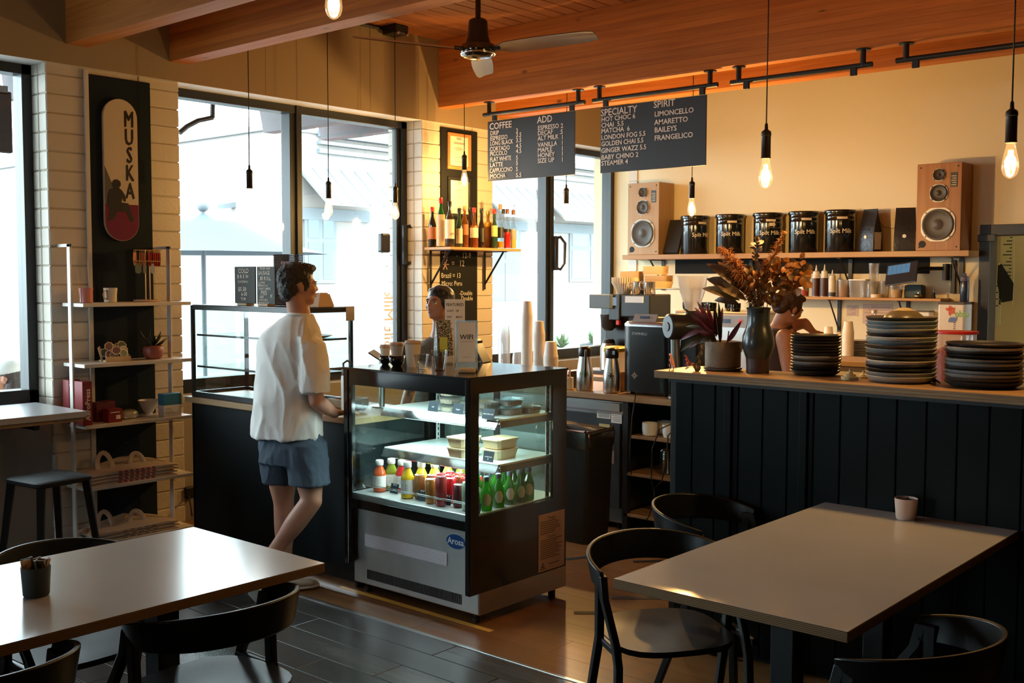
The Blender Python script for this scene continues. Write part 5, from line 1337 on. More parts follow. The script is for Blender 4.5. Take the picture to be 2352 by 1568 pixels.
def spirit(label, x, top, glassm, cap, liquid=None, lab=None, r=.036, band=.45, sh=.62, dv=0., pour=False, capr=1.):
    """Bottle standing on the spirits shelf at photo column x with its top at row top."""
    v_ = min(max(sv0 + .085, at(x, 565, u=su0 + .05).y) + dv, V1 - .06); b = at(x, 565, v=v_); h = at(x, top, v=v_).z - SZ
    t = thing('spirit_bottle', label, 'bottle', (b.x, v_, SZ + .0003), group='spirit bottles on the wall shelf')
    nk = .0135
    MB().lathe([(r * .9, 0), (r, .006), (r, h * sh * .85), (r * .92, h * sh * .95), (nk * 1.2, h * sh * 1.18), (nk, h * sh * 1.25), (nk, h * .93)], 22).build('glass_body', glassm, t, False, 40)
    MB().lathe([(nk * 1.15 * capr, h * .88), (nk * 1.2 * capr, h * .89), (nk * 1.2 * capr, h * .99), (nk * capr, h)], 16).build('cap', cap, t, False, 40)
    if liquid: MB().lathe([(r * .86, .008), (r * .93, .012), (r * .93, h * band), (0, h * band)], 20).build('liquid', liquid, t, False, 40)
    if lab:
        m = MB(); n = 10; pts = []
        for zz in (h * lab[1], h * lab[2]):
            for k in range(n + 1):
                a = RAD(-49 - 90 - 80 + 160 * k / n); pts.append((r * 1.012 * math.cos(a), r * 1.012 * math.sin(a), zz))
        m.add(pts, [(k, k + 1, n + 2 + k, n + 1 + k) for k in range(n)])
        m.build('label', lab[0], t, False, True)
    if pour: MB().tube([(0, 0, h * .98), (.004, 0, h * 1.06), (.014, 0, h * 1.13)], [.004, .003, .002], 6).build('pourer', steel, t, False, True)
    return t
gcl = glass('bottle_clear', (.93, .95, .93), .1); gdk = mat('bottle_dark', (.018, .012, .010), .12, coat=.5); ggr = glass('bottle_green', (.12, .42, .12), .08, body=(.03, .20, .04), bodyf=.6); gdg = mat('bottle_deep_green', (.02, .05, .025), .15, coat=.5)
gam = glass('bottle_amber', (.75, .42, .14), .08, body=(.4, .17, .04), bodyf=.35); ggd = glass('bottle_gold', (.8, .55, .15), .08, body=(.5, .28, .05), bodyf=.4)
cr = mat('cap_red', (.45, .02, .02), .35); ck = mat('cap_black', (.012, .012, .012), .4); co = mat('cap_cork', (.42, .2, .1), .6)
lw = mat('label_ivory', (.74, .66, .52), .6); lt_ = mat('label_buff', (.58, .42, .25), .6); lo = mat('label_orange', (.5, .16, .06), .6); lblk = mat('label_black', (.02, .02, .02), .5); ly = mat('label_yellow', (.7, .56, .2), .6)
am = mat('liquid_amber', (.32, .11, .015), .1); rd = mat('liquid_red', (.6, .02, .02), .1); og = mat('liquid_orange', (.75, .28, .02), .1); gl = mat('liquid_gold', (.55, .3, .04), .1); yl = mat('liquid_pale', (.8, .55, .15), .1)
spirit('dark amaro bottle with a red cap, leftmost on the spirits shelf', 993, 475, gdk, cr, None, (lo, .2, .5), .033)
spirit('tall green bottle with a red cap and full buff label', 1012.5, 454, ggr, cr, None, (lt_, .02, .66), .036, sh=.66)
v3 = spirit('clear vodka bottle with a large ivory label and black cap', 1033, 462, gcl, ck, None, (lw, .18, .6), .040, sh=.66)
spirit('slim dark green gin bottle with a pale oval label', 1055, 478, gdg, ck, None, (lw, .1, .48), .028, pour=True)
spirit('square shouldered amber whiskey bottle with a cork stopper', 1067, 472, gam, co, am, (lo, .3, .55), .034, .5)
spirit('amber whiskey bottle with a red cap and ivory label', 1089, 477, gam, cr, am, (lw, .25, .5), .036, .55, sh=.52)
spirit('dark rum bottle with a gold crest on black', 1106, 478, gdk, ck, None, (lblk, .15, .5), .029, sh=.56)
spirit('gold whisky bottle with a slanted label set back on the shelf', 1121, 485, ggd, mat('cap_gold', (.6, .4, .12), .3, .8), gl, None, .036, .7, dv=.08)
spirit('dark green bottle with red cap and yellow label', 1135.5, 480, gdg, cr, None, (ly, .3, .58), .029, sh=.56)
spirit('clear bottle with orange liqueur at the bottom and a cork cap', 1149, 469, gcl, co, og, (lblk, .24, .48), .032, .16, sh=.56)
spirit('clear bottle half filled with bright red liqueur', 1165, 480, gcl, mat('cap_brown', (.2, .09, .05), .4), rd, (lblk, .42, .5), .030, .42, sh=.6)
spirit('clear bottle with a steel pourer and pale gold spirit, rightmost on the shelf', 1179, 482, gcl, mat('cap_brown', (.2, .09, .05), .4), yl, (mat('label_grey', (.35, .33, .3), .6), .25, .5), .027, .3, pour=True)
spirit('dark bottle standing behind the whiskey, black foil neck', 1079, 476, gdk, ck, None, None, .03, dv=.12)
spirit('clear bottle with a black cap standing behind the orange liqueur', 1156, 480, gcl, ck, None, None, .028, dv=.12)
text('LIMON', .026, mat('label_maroon', (.25, .03, .03), .6), v3, (-.032, -.0365, .10), RAD(-40), RAD(90), 'LEFT', .0003, world=False, sx=.75)

# ================================================================== coffee counter behind the fridge
KZ = .92
k1 = thing('coffee_counter', 'wooden topped coffee counter with open shelves behind the fridge', 'counter', (6.1, 4.3, 0))
MB().rbox((5.78, 3.46, KZ - .04), (6.45, 5.45, KZ), .003).build('counter_top', ply, k1)
MB().box((5.80, 4.02, 0), (5.84, 4.06, KZ - .04)).build('upright', black_metal, k1)
for vv in (3.47, 5.41): MB().box((5.82, vv, 0), (6.43, vv + .02, KZ - .04)).build('end_panel', black_paint, k1)
MB().box((6.40, 3.49, 0), (6.43, 5.41, KZ - .04)).build('back_panel', black_paint, k1)
for zz, a in ((.66, 4.0), (.41, 4.03), (.135, 4.05)):
    MB().rbox((5.80, 3.49, zz - .02), (6.39, a, zz), .002, 1).build('lower_shelf', ply, k1)
# stainless under-counter fridge with notices
uf = thing('undercounter_fridge', 'stainless under-counter fridge with paper notices behind the bin', 'fridge', (6.1, 4.7, 0))
MB().rbox((5.84, 4.08, .05), (6.38, 5.38, KZ - .05), .005).build('body', steel, uf)
for q in (4.15, 5.3):
    for uu in (5.9, 6.3): MB().cyl((uu, q, 0), (uu, q, .05), .02, 10).build('foot', black_metal, uf)
MB().rbox((5.825, 4.1, .15), (5.84, 5.36, .78), .004).build('door', mat('fridge_door_dark', (.10, .11, .12), .3, .6), uf)
MB().rbox((5.815, 4.1, .80), (5.84, 5.36, .86), .004).build('rail', steel, uf)
for x0, x1, y0, y1, mm in ((1371, 1402, 948, 962, paper), (1404, 1428, 950, 973, paper), (1376, 1400, 972, 1018, mat('notice_yellow', (.6, .5, .2), .6)), (1372, 1410, 1030, 1065, mat('notice_brown', (.3, .2, .15), .7))):
    a = at(x0, y0, u=5.822); b = at(x1, y1, u=5.822)
    nn = MB().box((5.8215, b.y, b.z), (5.824, a.y, a.z)).build('notice', mm, uf)
    for k in range(4):
        zz = a.z - (a.z - b.z) * (k + 1) / 5
        MB().box((5.821, b.y + .008, zz), (5.8216, a.y - .008 - .01 * (k % 2), zz + .006)).build('print_line', mat('grey_print', (.4, .4, .4), .7), nn)
# bin with liner
bn = thing('waste_bin', 'black waste bin with a plastic liner beside the fridge', 'bin', (5.50, 4.23, 0))
def rect_ring(sx, sy, z, r=.03, n=4):
    out = []
    for cx, cy, a0 in ((1, 1, 0), (-1, 1, 90), (-1, -1, 180), (1, -1, 270)):
        for k in range(n + 1):
            a = RAD(a0 + 90 * k / n); out.append((cx * (sx - r) + r * math.cos(a), cy * (sy - r) + r * math.sin(a), z))
    return out
def shell(rings, closed_bottom=True, closed_top=False):
    n = len(rings[0]); m = MB()
    m.add([p for r_ in rings for p in r_], [(i * n + k, i * n + (k + 1) % n, (i + 1) * n + (k + 1) % n, (i + 1) * n + k) for i in range(len(rings) - 1) for k in range(n)] + ([tuple(range(n - 1, -1, -1))] if closed_bottom else []) + ([tuple((len(rings) - 1) * n + k for k in range(n))] if closed_top else []))
    return m
shell([rect_ring(.13, .19, 0), rect_ring(.15, .215, .70), rect_ring(.143, .208, .70), rect_ring(.135, .2, .1)]).build('bin_body', mat('bin_black', (.012, .013, .014), .5), bn, False, 40)
lr = random.Random(1); rg = []
for sx, sy, z in ((.153, .218, .62), (.156, .221, .705), (.150, .214, .73), (.13, .195, .70), (.12, .18, .6)):
    rg.append([(x + lr.uniform(-.005, .005), y + lr.uniform(-.005, .005), zz + lr.uniform(-.012, .014)) for x, y, zz in rect_ring(sx, sy, z)])
shell(rg, False).build('liner', mat('liner_plastic', (.02, .02, .022), .22, coat=.6), bn, False, True)
MB().add([(-.12, -.18, .69), (.12, -.18, .69), (.12, .18, .68), (-.12, .18, .74)], [(0, 1, 2, 3)]).build('liner_fold', mat('liner_pale', (.6, .52, .48), .5), bn, False)
# cups and jars on the lower shelves
def mug(label, loc, r=.04, h=.075, m=porcelain, group=None, name='cup', handle=True, rz=0., waist=1.):
    t = thing(name, label, 'cup', loc, rz, group)
    MB().lathe([(r * .8, 0), (r * .9, .004), (r * waist, h * .5), (r, h), (r * .92, h), (r * .88 * waist, h * .5), (r * .8, .008), (0, .007)], 28).build('body', m, t, False, 40)
    if handle: MB().tube([(r * .93, 0, h * .78), (r * 1.35, 0, h * .8), (r * 1.62, 0, h * .55), (r * 1.4, 0, h * .28), (r * .93, 0, h * .24)], r * .13, 8).build('handle', m, t, False, True)
    return t
for k, (uu, vv, lab) in enumerate(((5.88, 3.90, 'white cup at the front left of the counter shelf'), (5.88, 3.74, 'white cup at the front right of the counter shelf'), (6.0, 3.86, 'white cup just behind the front left one on the counter shelf'), (6.0, 3.70, 'white cup just behind the front right one on the counter shelf'), (6.12, 3.80, 'white cup furthest back on the counter shelf'))):
    mug(lab, (uu, vv, .6603), .052, .085, porcelain, 'white cups on the counter shelf', handle=False)
for k, (uu, vv, lab) in enumerate(((5.92, 3.80, 'tall clear glass jar on the middle counter shelf'), (6.0, 3.66, 'tall clear glass jar right of another on the middle counter shelf'))):
    solo('glass_jar', lab, 'jar', MB().lathe([(.04, 0), (.045, .005), (.045, .15), (.038, .165), (.034, .165), (.04, .15), (.04, .01), (0, .008)], 24), clear_cup, (uu, vv, .4103), smooth=40)
solo('black_jug', 'small black jug at the right of the middle counter shelf', 'jug', MB().lathe([(.05, 0), (.055, .01), (.05, .1), (.035, .15), (.04, .19), (.035, .19), (.03, .15), (0, .02)], 24), blackbowl, (5.87, 3.55, .4103), smooth=40)
solo('glass_vase', 'slim clear glass on the lowest counter shelf', 'glass', MB().lathe([(.03, 0), (.034, .005), (.04, .16), (.037, .16), (.03, .01), (0, .008)], 24), clear_cup, (5.95, 3.65, .1353), smooth=40)
for k, pts in enumerate(([(1460, 905), (1452, 960), (1448, 1010), (1446, 1050), (1450, 1090)], [(1550, 970), (1515, 985), (1498, 1030), (1496, 1100), (1500, 1125), (1520, 1105), (1532, 1050), (1534, 1000), (1550, 985)], [(1502, 1125), (1504, 1150), (1490, 1185), (1484, 1195)])):
    lab = ('black power cable hanging from the coffee counter left of the open shelves', 'looped black cable hanging in front of the open shelves', 'cable end trailing down to the lowest open shelf')[k]
    P_ = [at(x, y, u=5.77) for x, y in pts]
    solo('power_cable', lab, 'cable', MB().tube(P_, .0045, 6), cord_mat, smooth=True)
# things on the coffee counter ------------------------------------------------
def flask(label, x, v_, r=.058, h=.305, sticker=None, rz=0.):
    p = at(x, 901, u=5.87)
    t = thing('thermal_flask', label, 'flask', (p.x, p.y, KZ + .0003), rz, group='steel thermal flasks')
    MB().lathe([(r * .92, 0), (r, .008), (r, h * .42), (r * .72, h * .72), (r * .68, h * .78)], 30).build('body', steel, t, False, 40)
    MB().lathe([(r * .72, h * .77), (r * .78, h * .79), (r * .78, h * .92), (r * .7, h * .97), (r * .5, h)], 26).build('lid', ck, t, False, 40)
    MB().prism([(-r * .25, 0), (r * .25, 0), (0, -r * .62)], h * .86, h * .94, Matrix.Translation((0, -r * .6, 0))).build('spout', ck, t, False)
    MB().tube([(0, r * .6, h * .92), (0, r * 1.5, h * .9), (0, r * 1.7, h * .7), (0, r * 1.45, h * .4), (0, r * .95, h * .33)], r * .13, 8).build('handle', ck, t, False, True)
    return t
f1 = flask('steel thermal flask with a green OBE sticker, left one by the juice', 1343, 0, rz=RAD(130))
text('OBE', .035, mat('sticker_green', (.2, .45, .1), .5), f1, (0, 0, 0), 0, ext=.0004, bold=.05, world=False).matrix_basis = Matrix.Rotation(RAD(-130 - 60), 4, 'Z') @ Matrix.Translation((-.03, -.0585, .11)) @ Euler((PI / 2, 0, 0)).to_matrix().to_4x4() @ Matrix.Diagonal((.035, .035, .035, 1))
f2 = flask('steel thermal flask with a dark flower sticker, right one by the grinder', 1405, 0, rz=RAD(-40))
m = MB()
for k in range(6): a = k * PI / 3; m.cyl((0, 0, 0), (.02 * math.cos(a), 0, .022 * math.sin(a)), .004, 5)
m.xf(Matrix.Rotation(RAD(40 - 60), 4, 'Z') @ Matrix.Translation((0, -.058, .12))); tag(m.build('sticker', mat('sticker_dark', (.05, .04, .04), .5), f2, False), kind='stuff')
oj = thing('juice_jug', 'plastic jug of orange juice with a yellow lid behind the flasks', 'jug', (6.02, 4.28, KZ + .0003))
shell([rect_ring(.055, .055, 0, .02), rect_ring(.065, .065, .2, .025), rect_ring(.065, .065, .27, .025)]).build('jug', glass('jug_plastic', (.95, .9, .8), .06, body=(.85, .75, .55), bodyf=.5), oj, False, 40)
shell([rect_ring(.05, .05, .004, .02), rect_ring(.058, .058, .13, .02)], True, True).build('juice', mat('orange_juice', (.85, .36, .02), .4), oj, False, 40)
shell([rect_ring(.067, .067, .268, .025), rect_ring(.067, .067, .292, .025), rect_ring(.05, .05, .305, .02)], True, True).build('lid', mat('lid_yellow', (.85, .55, .02), .4), oj, False, 40)
mj = thing('milk_jug', 'white milk jug with a red cap beside the black grinder', 'jug', (6.20, 4.21, KZ + .0003))
MB().lathe([(.05, 0), (.055, .006), (.055, .22), (.03, .29), (.02, .31)], 24).build('body', mat('milk_plastic', (.8, .76, .7), .4), mj, False, 40)
MB().lathe([(.022, .308), (.023, .312), (.023, .335), (.018, .338)], 16).build('cap', mat('cap_orange', (.6, .2, .05), .4), mj, False, 40)
sk = thing('stirrer_cup', 'small white ceramic cup of wooden stirrers beside the left flask', 'cup', (5.84, 4.555, KZ + .0003))
MB().lathe([(.035, 0), (.04, .005), (.04, .085), (.036, .085), (.034, .01), (0, .008)], 24).build('cup', porcelain, sk, False, 40)
for k in range(7): a = k * .9; MB().box((.018 * math.cos(a) - .003, .018 * math.sin(a) - .001, .012), (.018 * math.cos(a) + .003, .018 * math.sin(a) + .001, .16 + .008 * (k % 3))).build('stirrer', mat('stirrer_wood', (.5, .3, .16), .7), sk, False)
# towers of nested cups in a black caddy
cad = thing('cup_caddy', 'low black caddy holding the cup towers', 'caddy', (6.0, 4.95, KZ + .0003))
MB().rbox((5.88, 4.58, KZ + .0003), (6.12, 5.37, KZ + .012), .003).build('tray', black_metal, cad)
tv = lambda x: at(x, 830, u=6.0).y
for vv in (4.585, 5.365): MB().rbox((5.885, vv - .002, KZ + .012), (6.12, vv + .002, KZ + .12), .001, 1).build('divider', black_metal, cad)
MB().rbox((5.875, 4.58, KZ + .012), (5.882, 5.37, KZ + .10), .002, 1).build('front_panel', black_metal, cad)
tow = mat('tower_cup', (.82, .74, .66), .6)
def tower(uv, x, ytop, r, h, pitch, m, what, group, upside=True):
    zt = at(x, ytop, u=uv[0]).z; z0 = KZ + .0125; n = max(1, int((zt - z0 - h) / pitch) + 1)
    # rim down cups: each sits over the one below
    me = MB().lathe([(r, 0), (r * 1.06, .0), (r * 1.06, .005), (r, .005), (r * .74, h), (0, h)], 22, cap=False).mesh('paper_cup', m, 40)
    last = None
    for k in range(n):
        o = bpy.data.objects.new('paper_cup' if 'paper' in what else 'plastic_cup', me); COL.objects.link(o); o.location = (uv[0], uv[1], z0 + k * pitch)
        tag(o, ('top cup of ' if k == n - 1 else 'nested cup in ') + what, 'cup', group); last = o
    return last, zt
t1, zt = tower((6.0, tv(1210)), 1210, 690, .041, .105, .0095, tow, 'the tallest paper cup tower by the second window', 'tall paper cup tower')
tower((6.0, tv(1238)), 1238, 737, .042, .095, .0095, tow, 'the shorter paper cup tower right of the tallest', 'short paper cup tower')
tower((6.0, tv(1265)), 1265, 781, .052, .11, .012, tow, 'the wide paper cup pair at the caddy end', 'wide paper cups')
tower((6.0, tv(1158)), 1158, 738, .044, .12, .012, glass('nested_plastic', (1, 1, 1), .03, body=(.95, .9, .86), bodyf=.045), 'the clear plastic cup tower beside the pier', 'clear cup tower')
tower((6.0, tv(1187)), 1187, 800, .036, .07, .01, glass('nested_plastic', (1, 1, 1), .03, body=(.95, .9, .86), bodyf=.045), 'the low clear plastic cup stack', 'low clear cup stack')
# big black brewer tower (batch grinder)
gr = thing('batch_grinder', 'large glossy black coffee machine with a steel rim and compass emblem', 'coffee machine', (5.99, 3.93, KZ))
gk = mat('machine_black', (.010, .012, .013), .3)
def rr_ring(sx, sy, z, r): return [(5.99 + x, 3.93 + y, zz) for x, y, zz in rect_ring(sx, sy, z, r, 6)]
shell([rr_ring(.13, .205, KZ + .022, .09), rr_ring(.13, .205, KZ + .455, .09)], True, True).build('body', gk, gr, smooth=40)
shell([rr_ring(.132, .207, KZ + .455, .09), rr_ring(.132, .207, KZ + .468, .09), rr_ring(.12, .19, KZ + .485, .08)], True, True).build('steel_rim', steel, gr, smooth=40)
for a in (-.08, .08):
    for b in (-.13, .13): MB().cyl((5.99 + a, 3.93 + b, KZ), (5.99 + a, 3.93 + b, KZ + .022), .015, 10).build('foot', black_metal, gr)
text('STAPINELLI', .024, mat('grey_logo', (.5, .5, .5), .5), gr, (5.8585, 4.035, KZ + .40), RZU, ext=.0004)
c = V(5.8595, 4.012, KZ + .13); em = MB()
for r_ in (.016, .011, .006): em.tube([(c.x, c.y + r_ * math.cos(a * PI / 8), c.z + r_ * math.sin(a * PI / 8)) for a in range(17)], .0014, 4)
for k in range(4): a = k * PI / 2; em.cyl((c.x, c.y + .017 * math.cos(a), c.z + .017 * math.sin(a)), (c.x, c.y + .027 * math.cos(a), c.z + .027 * math.sin(a)), .0016, 4)
tag(em.build('emblem', mat('grey_logo', (.5, .5, .5), .5), gr), kind='stuff')
sc_ = thing('digital_scale', 'grey digital scale lying on the black coffee machine', 'scale', (6.0, 3.97, KZ + .4853))
MB().rbox((-.07, -.1, 0), (.07, .1, .03), .006).build('body', mat('scale_grey', (.3, .31, .32), .35), sc_, False)
MB().add([(-.1, -.09, .0), (-.1, .09, 0), (-.07, .09, .05), (-.07, -.09, .05), (-.069, -.09, .0), (-.069, .09, .0)], [(0, 1, 2, 3), (0, 3, 4), (1, 5, 2), (0, 4, 5, 1), (3, 2, 5, 4)]).build('console', mat('scale_silver', (.5, .51, .5), .3, .5), sc_, False)
MB().box((-.092, -.035, .022), (-.086, .035, .038)).build('display', mat('lcd_blue', (.05, .07, .12), .2), sc_, False)
# drum grinder with a hopper
eg = thing('drum_grinder', 'black drum coffee grinder with a clear cone hopper', 'coffee grinder', (6.04, 3.62, KZ))
dc = at(1537, 750, u=5.72); dd = V(-.86, .5, 0).normalized()
A = V(dc.x, dc.y, dc.z)
MB().tube([A - dd * .20, A, A + dd * .006, A + dd * .012], [.082, .082, .078, .07], 36).build('drum', mat('drum_black', (.018, .018, .018), .4), eg, smooth=35)
MB().tube([A + dd * .010, A + dd * .018], [.03, .028], 24).build('drum_cap', mat('drum_cap_grey', (.03, .032, .033), .45), eg, smooth=35)
bx = A - dd * .12
MB().rbox((bx.x - .015, bx.y - .09, KZ + .02), (bx.x + .14, bx.y + .04, A.z - .05), .01).build('column', gk, eg)
MB().cyl((5.835, A.y + .005, KZ + .02), (A.x + .05, A.y - .01, A.z - .07), .036, 20, .026).build('chute', mat('chute_steel', (.35, .37, .38), .35, .8), eg, smooth=35)
MB().rbox((5.79, 3.465, KZ), (6.0, A.y + .045, KZ + .02), .004).build('base_plate', steel, eg)
hb = at(1595, 700, u=6.12); hz = A.z + .07
MB().lathe([(.035, 0), (.038, .02), (.042, .03)], 24, (bx.x + .02, bx.y - .03, hz)).build('hopper_neck', black_metal, eg, smooth=40)
def hop(x0, y0, z0): return [(.04, 0), (.058, .06), (.082, .13), (.095, .215), (.098, .22), (.093, .22)]
MB().lathe(hop(0, 0, 0), 32, (bx.x + .02, bx.y - .03, hz + .028), cap=False).build('hopper', glass('hopper_plastic', (.88, .86, .84), .12, body=(.75, .7, .66), bodyf=.45), eg, smooth=40)
# coffee brewer by the window
cbw = thing('coffee_brewer', 'black coffee brewer with a small lit display in front of the second window', 'coffee brewer', (7.0, 4.9, KZ))
k2 = thing('window_counter', 'black worktop carrying the coffee brewer and the espresso machine', 'counter', (7.2, 4.4, 0))
MB().rbox((6.75, 3.62, KZ - .04), (7.45, 5.5, KZ), .003).build('worktop', ply, k2)
MB().box((6.78, 3.64, 0), (7.43, 5.48, KZ - .04)).build('cabinet', black_paint, k2)
bm_ = mat('brewer_black', (.022, .024, .025), .35)
MB().rbox((6.95, 4.62, 1.385), (7.25, 4.98, 1.565), .01).build('head', bm_, cbw)
MB().rbox((6.90, 4.96, 1.45), (7.25, 5.17, 1.56), .006).build('head_left', mat('brewer_grey', (.10, .12, .12), .4), cbw)
MB().rbox((6.935, 4.90, 1.36), (6.95, 5.0, 1.565), .004).build('control_panel', mat('panel_dark', (.03, .032, .034), .3), cbw)
MB().box((6.932, 4.925, 1.475), (6.936, 4.975, 1.54)).build('display', glow('lcd_glow', (.55, .65, .8), .55), cbw)
MB().box((6.944, 4.68, 1.50), (6.95, 4.85, 1.55)).build('name_card', paper, cbw)
MB().rbox((7.1, 4.62, KZ), (7.25, 5.15, 1.39), .01).build('back_body', bm_, cbw)
MB().rbox((6.92, 4.62, KZ), (7.25, 5.15, KZ + .03), .005).build('base', bm_, cbw)
for q in (4.74, 5.06): MB().lathe([(.07, 1.40 - .0), (.06, 1.30), (.03, 1.27)], 20, (7.02, q, 0)).build('brew_basket', bm_, cbw, smooth=40)
for q, ml in ((4.76, 'right'), (5.05, 'left')):
    s_ = thing('brew_server', 'steel brew server on the %s of the coffee brewer' % ml, 'server', (7.01, q, KZ + .0303))
    MB().lathe([(.06, 0), (.07, .006), (.07, .18), (.05, .22)], 24).build('body', steel, s_, False, 40); MB().lathe([(.05, .218), (.052, .222), (.04, .25)], 20).build('lid', ck, s_, False, 40)
rb = MB().rbox((6.94, 4.905, 1.32), (6.97, 4.935, 1.36), .004).build('brew_tap', mat('tap_red', (.6, .03, .02), .4), cbw)
# on top of the brewer
BT = 1.5655
fl_ = thing('coffee_filters', 'stack of fluted paper coffee filters on the brewer', 'coffee filters', (7.05, 4.93, BT))
fm_ = mat('filter_paper', (.78, .68, .54), .8)
for k in range(4):
    m = MB(); N = 72; pts = []
    for r_, z in ((.05, 0), (.085, .06), (.105, .095)):
        for i in range(N): rr_ = r_ * (1 + .035 * (1 if i % 2 else -1)); a = 2 * PI * i / N; pts.append((rr_ * math.cos(a), rr_ * math.sin(a), z + k * .012))
    m.add(pts, [(j * N + i, j * N + (i + 1) % N, (j + 1) * N + (i + 1) % N, (j + 1) * N + i) for j in range(2) for i in range(N)] + [tuple(range(N - 1, -1, -1))])
    m.build('filter', fm_, fl_, False)
def carton(label, loc, n, sx, sy, rz, egg=False):
    for k in range(n):
        t = thing('pulp_tray', label % ORD[k], 'tray', (loc[0], loc[1], loc[2] + k * .016 + (.031 if egg and k else 0)), rz, group='pulp trays')
        pts = shell([rect_ring(sx * .86, sy * .86, 0, .02), rect_ring(sx, sy, .022 + (.03 if egg and k == 0 else 0), .02), rect_ring(sx * .95, sy * .95, .022 + (.03 if egg and k == 0 else 0), .02), rect_ring(sx * .84, sy * .84, .006, .02)], True, True)
        pts.build('tray', mat('pulp_tan', (.58, .42, .24), .85), t, False, 40)
rk = thing('steel_rack', 'low steel rack behind the brewer holding pulp trays', 'rack', (7.24, 4.75, KZ))
for a in (7.28, 7.40):
    for b in (4.45, 5.15): MB().cyl((a, b, KZ), (a, b, 1.60), .008, 8).build('post', steel, rk)
MB().rbox((7.265, 4.44, 1.60), (7.415, 5.16, 1.612), .003).build('rack_shelf', steel, rk)
carton('tan pulp tray, %s of the left pile above the brewer', (7.34, 5.06, 1.6125), 8, .06, .095, 0)
carton('tan pulp carrier, %s of the lower right pile above the brewer', (7.34, 4.80, 1.6125), 4, .06, .115, 0, True)
carton('tan pulp carrier, %s of the upper right pile above the brewer', (7.34, 4.83, 1.612 + 4 * .016 + .042), 4, .055, .1, RAD(6))
for q, lab in ((4.765, 'brushed steel pitcher on the brewer, left of two'), (4.66, 'brushed steel pitcher on the brewer, right of two')):
    t = thing('steel_pitcher', lab, 'pitcher', (7.0, q, BT), RAD(120))
    MB().lathe([(.045, 0), (.048, .004), (.045, .09), (.048, .1), (.045, .1), (.04, .01), (0, .008)], 26).build('body', chrome, t, False, 40)
    MB().tube([(.044, 0, .085), (.075, 0, .085), (.078, 0, .05), (.046, 0, .03)], .005, 7).build('handle', chrome, t, False, True)
# espresso machine
em_ = thing('espresso_machine', 'stainless espresso machine with red lit buttons behind the vase', 'espresso machine', (7.1, 3.95, KZ + .0003))
MB().rbox((6.85, 3.66, KZ + .30), (7.4, 4.35, KZ + .53), .02).build('head', mat('machine_steel', (.62, .6, .57), .3, .9), em_)
MB().rbox((7.05, 3.68, KZ + .03), (7.4, 4.33, KZ + .30), .01).build('body', mat('machine_steel', (.62, .6, .57), .3, .9), em_)
MB().rbox((6.82, 3.68, KZ + .03), (7.05, 4.33, KZ + .09), .008).build('drip_tray', steel, em_)
for a in (6.9, 7.35):
    for b in (3.72, 4.3): MB().cyl((a, b, KZ + .0003), (a, b, KZ + .03), .02, 10).build('foot', black_metal, em_)
MB().rbox((6.845, 3.70, KZ + .42), (6.852, 4.31, KZ + .51), .003).build('button_panel', mat('panel_pale', (.55, .5, .45), .35), em_)
for q in (4.08, 4.04, 4.00, 3.78): MB().tube([(6.843, q + .013 * math.cos(a * PI / 8), KZ + .465 + .013 * math.sin(a * PI / 8)) for a in range(17)], .003, 5).build('button_ring', glow('button_red', (1, .12, .1), 1.2), em_)
MB().box((6.842, 3.86, KZ + .45), (6.846, 3.94, KZ + .48)).build('display', mat('lcd_blue', (.05, .07, .12), .2), em_)
for q in (4.15, 3.85): 
    MB().cyl((6.94, q, KZ + .30), (6.94, q, KZ + .24), .035, 18).build('group_head', chrome, em_, smooth=40)
    MB().tube([(6.94, q, KZ + .25), (6.84, q + .02, KZ + .24), (6.76, q + .03, KZ + .235)], [.012, .013, .014], 10).build('portafilter', ck, em_, smooth=40)
for k in range(6):
    mug('black cup warming on the espresso machine, number %s from the left' % ORD[k].replace('bottom', 'first'), (6.95 + .1 * (k % 2), 4.28 - k * .1, KZ + .5303), .04, .062, blackbowl, 'black cups on the espresso machine', 'espresso_cup', True, RAD(200))

# ================================================================== back wall shelves
shelf_w = wood('back_shelf_pine', (.52, .27, .09), (.40, .19, .055), 'y', 1.2, .4, 1.1)
SB = 1.925
bk = thing('long_shelf', 'long wooden shelf on the cream wall carrying speakers and buckets', 'shelf', (9.2, 4.6, SB - .048))
MB().rbox((9.05, 2.925, SB - .048), (U1 - .001, 6.36, SB), .003).build('board', shelf_w, bk)
for vv in (6.05, 5.05, 4.05, 3.075):
    MB().rbox((U1 - .018, vv - .02, SB - .36), (U1 - .007, vv + .02, SB - .048), .002, 1).build('bracket_upright', black_metal, bk)
    MB().rbox((9.08, vv - .02, SB - .058), (U1 - .018, vv + .02, SB - .048), .002, 1).build('bracket_arm', black_metal, bk)
    MB().cyl((9.10, vv, SB - .058), (U1 - .012, vv, SB - .30), .009, 6).build('bracket_brace', black_metal, bk)
tag(MB().box((U1 - .006, 3.345, 1.735), (U1 - .0005, 5.91, SB - .049)).build('chalk_strip', blackboard), 'black painted chalk strip on the wall under the long shelf', 'chalkboard')
spk_w = wood('speaker_veneer', (.36, .155, .045), (.25, .09, .022), 'z', 1.3, .45, 1.3, rnd=.0); spk_g = wood('speaker_veneer_pale', (.42, .27, .14), (.34, .2, .09), 'z', 1.3, .5, 1.1, rnd=0.)
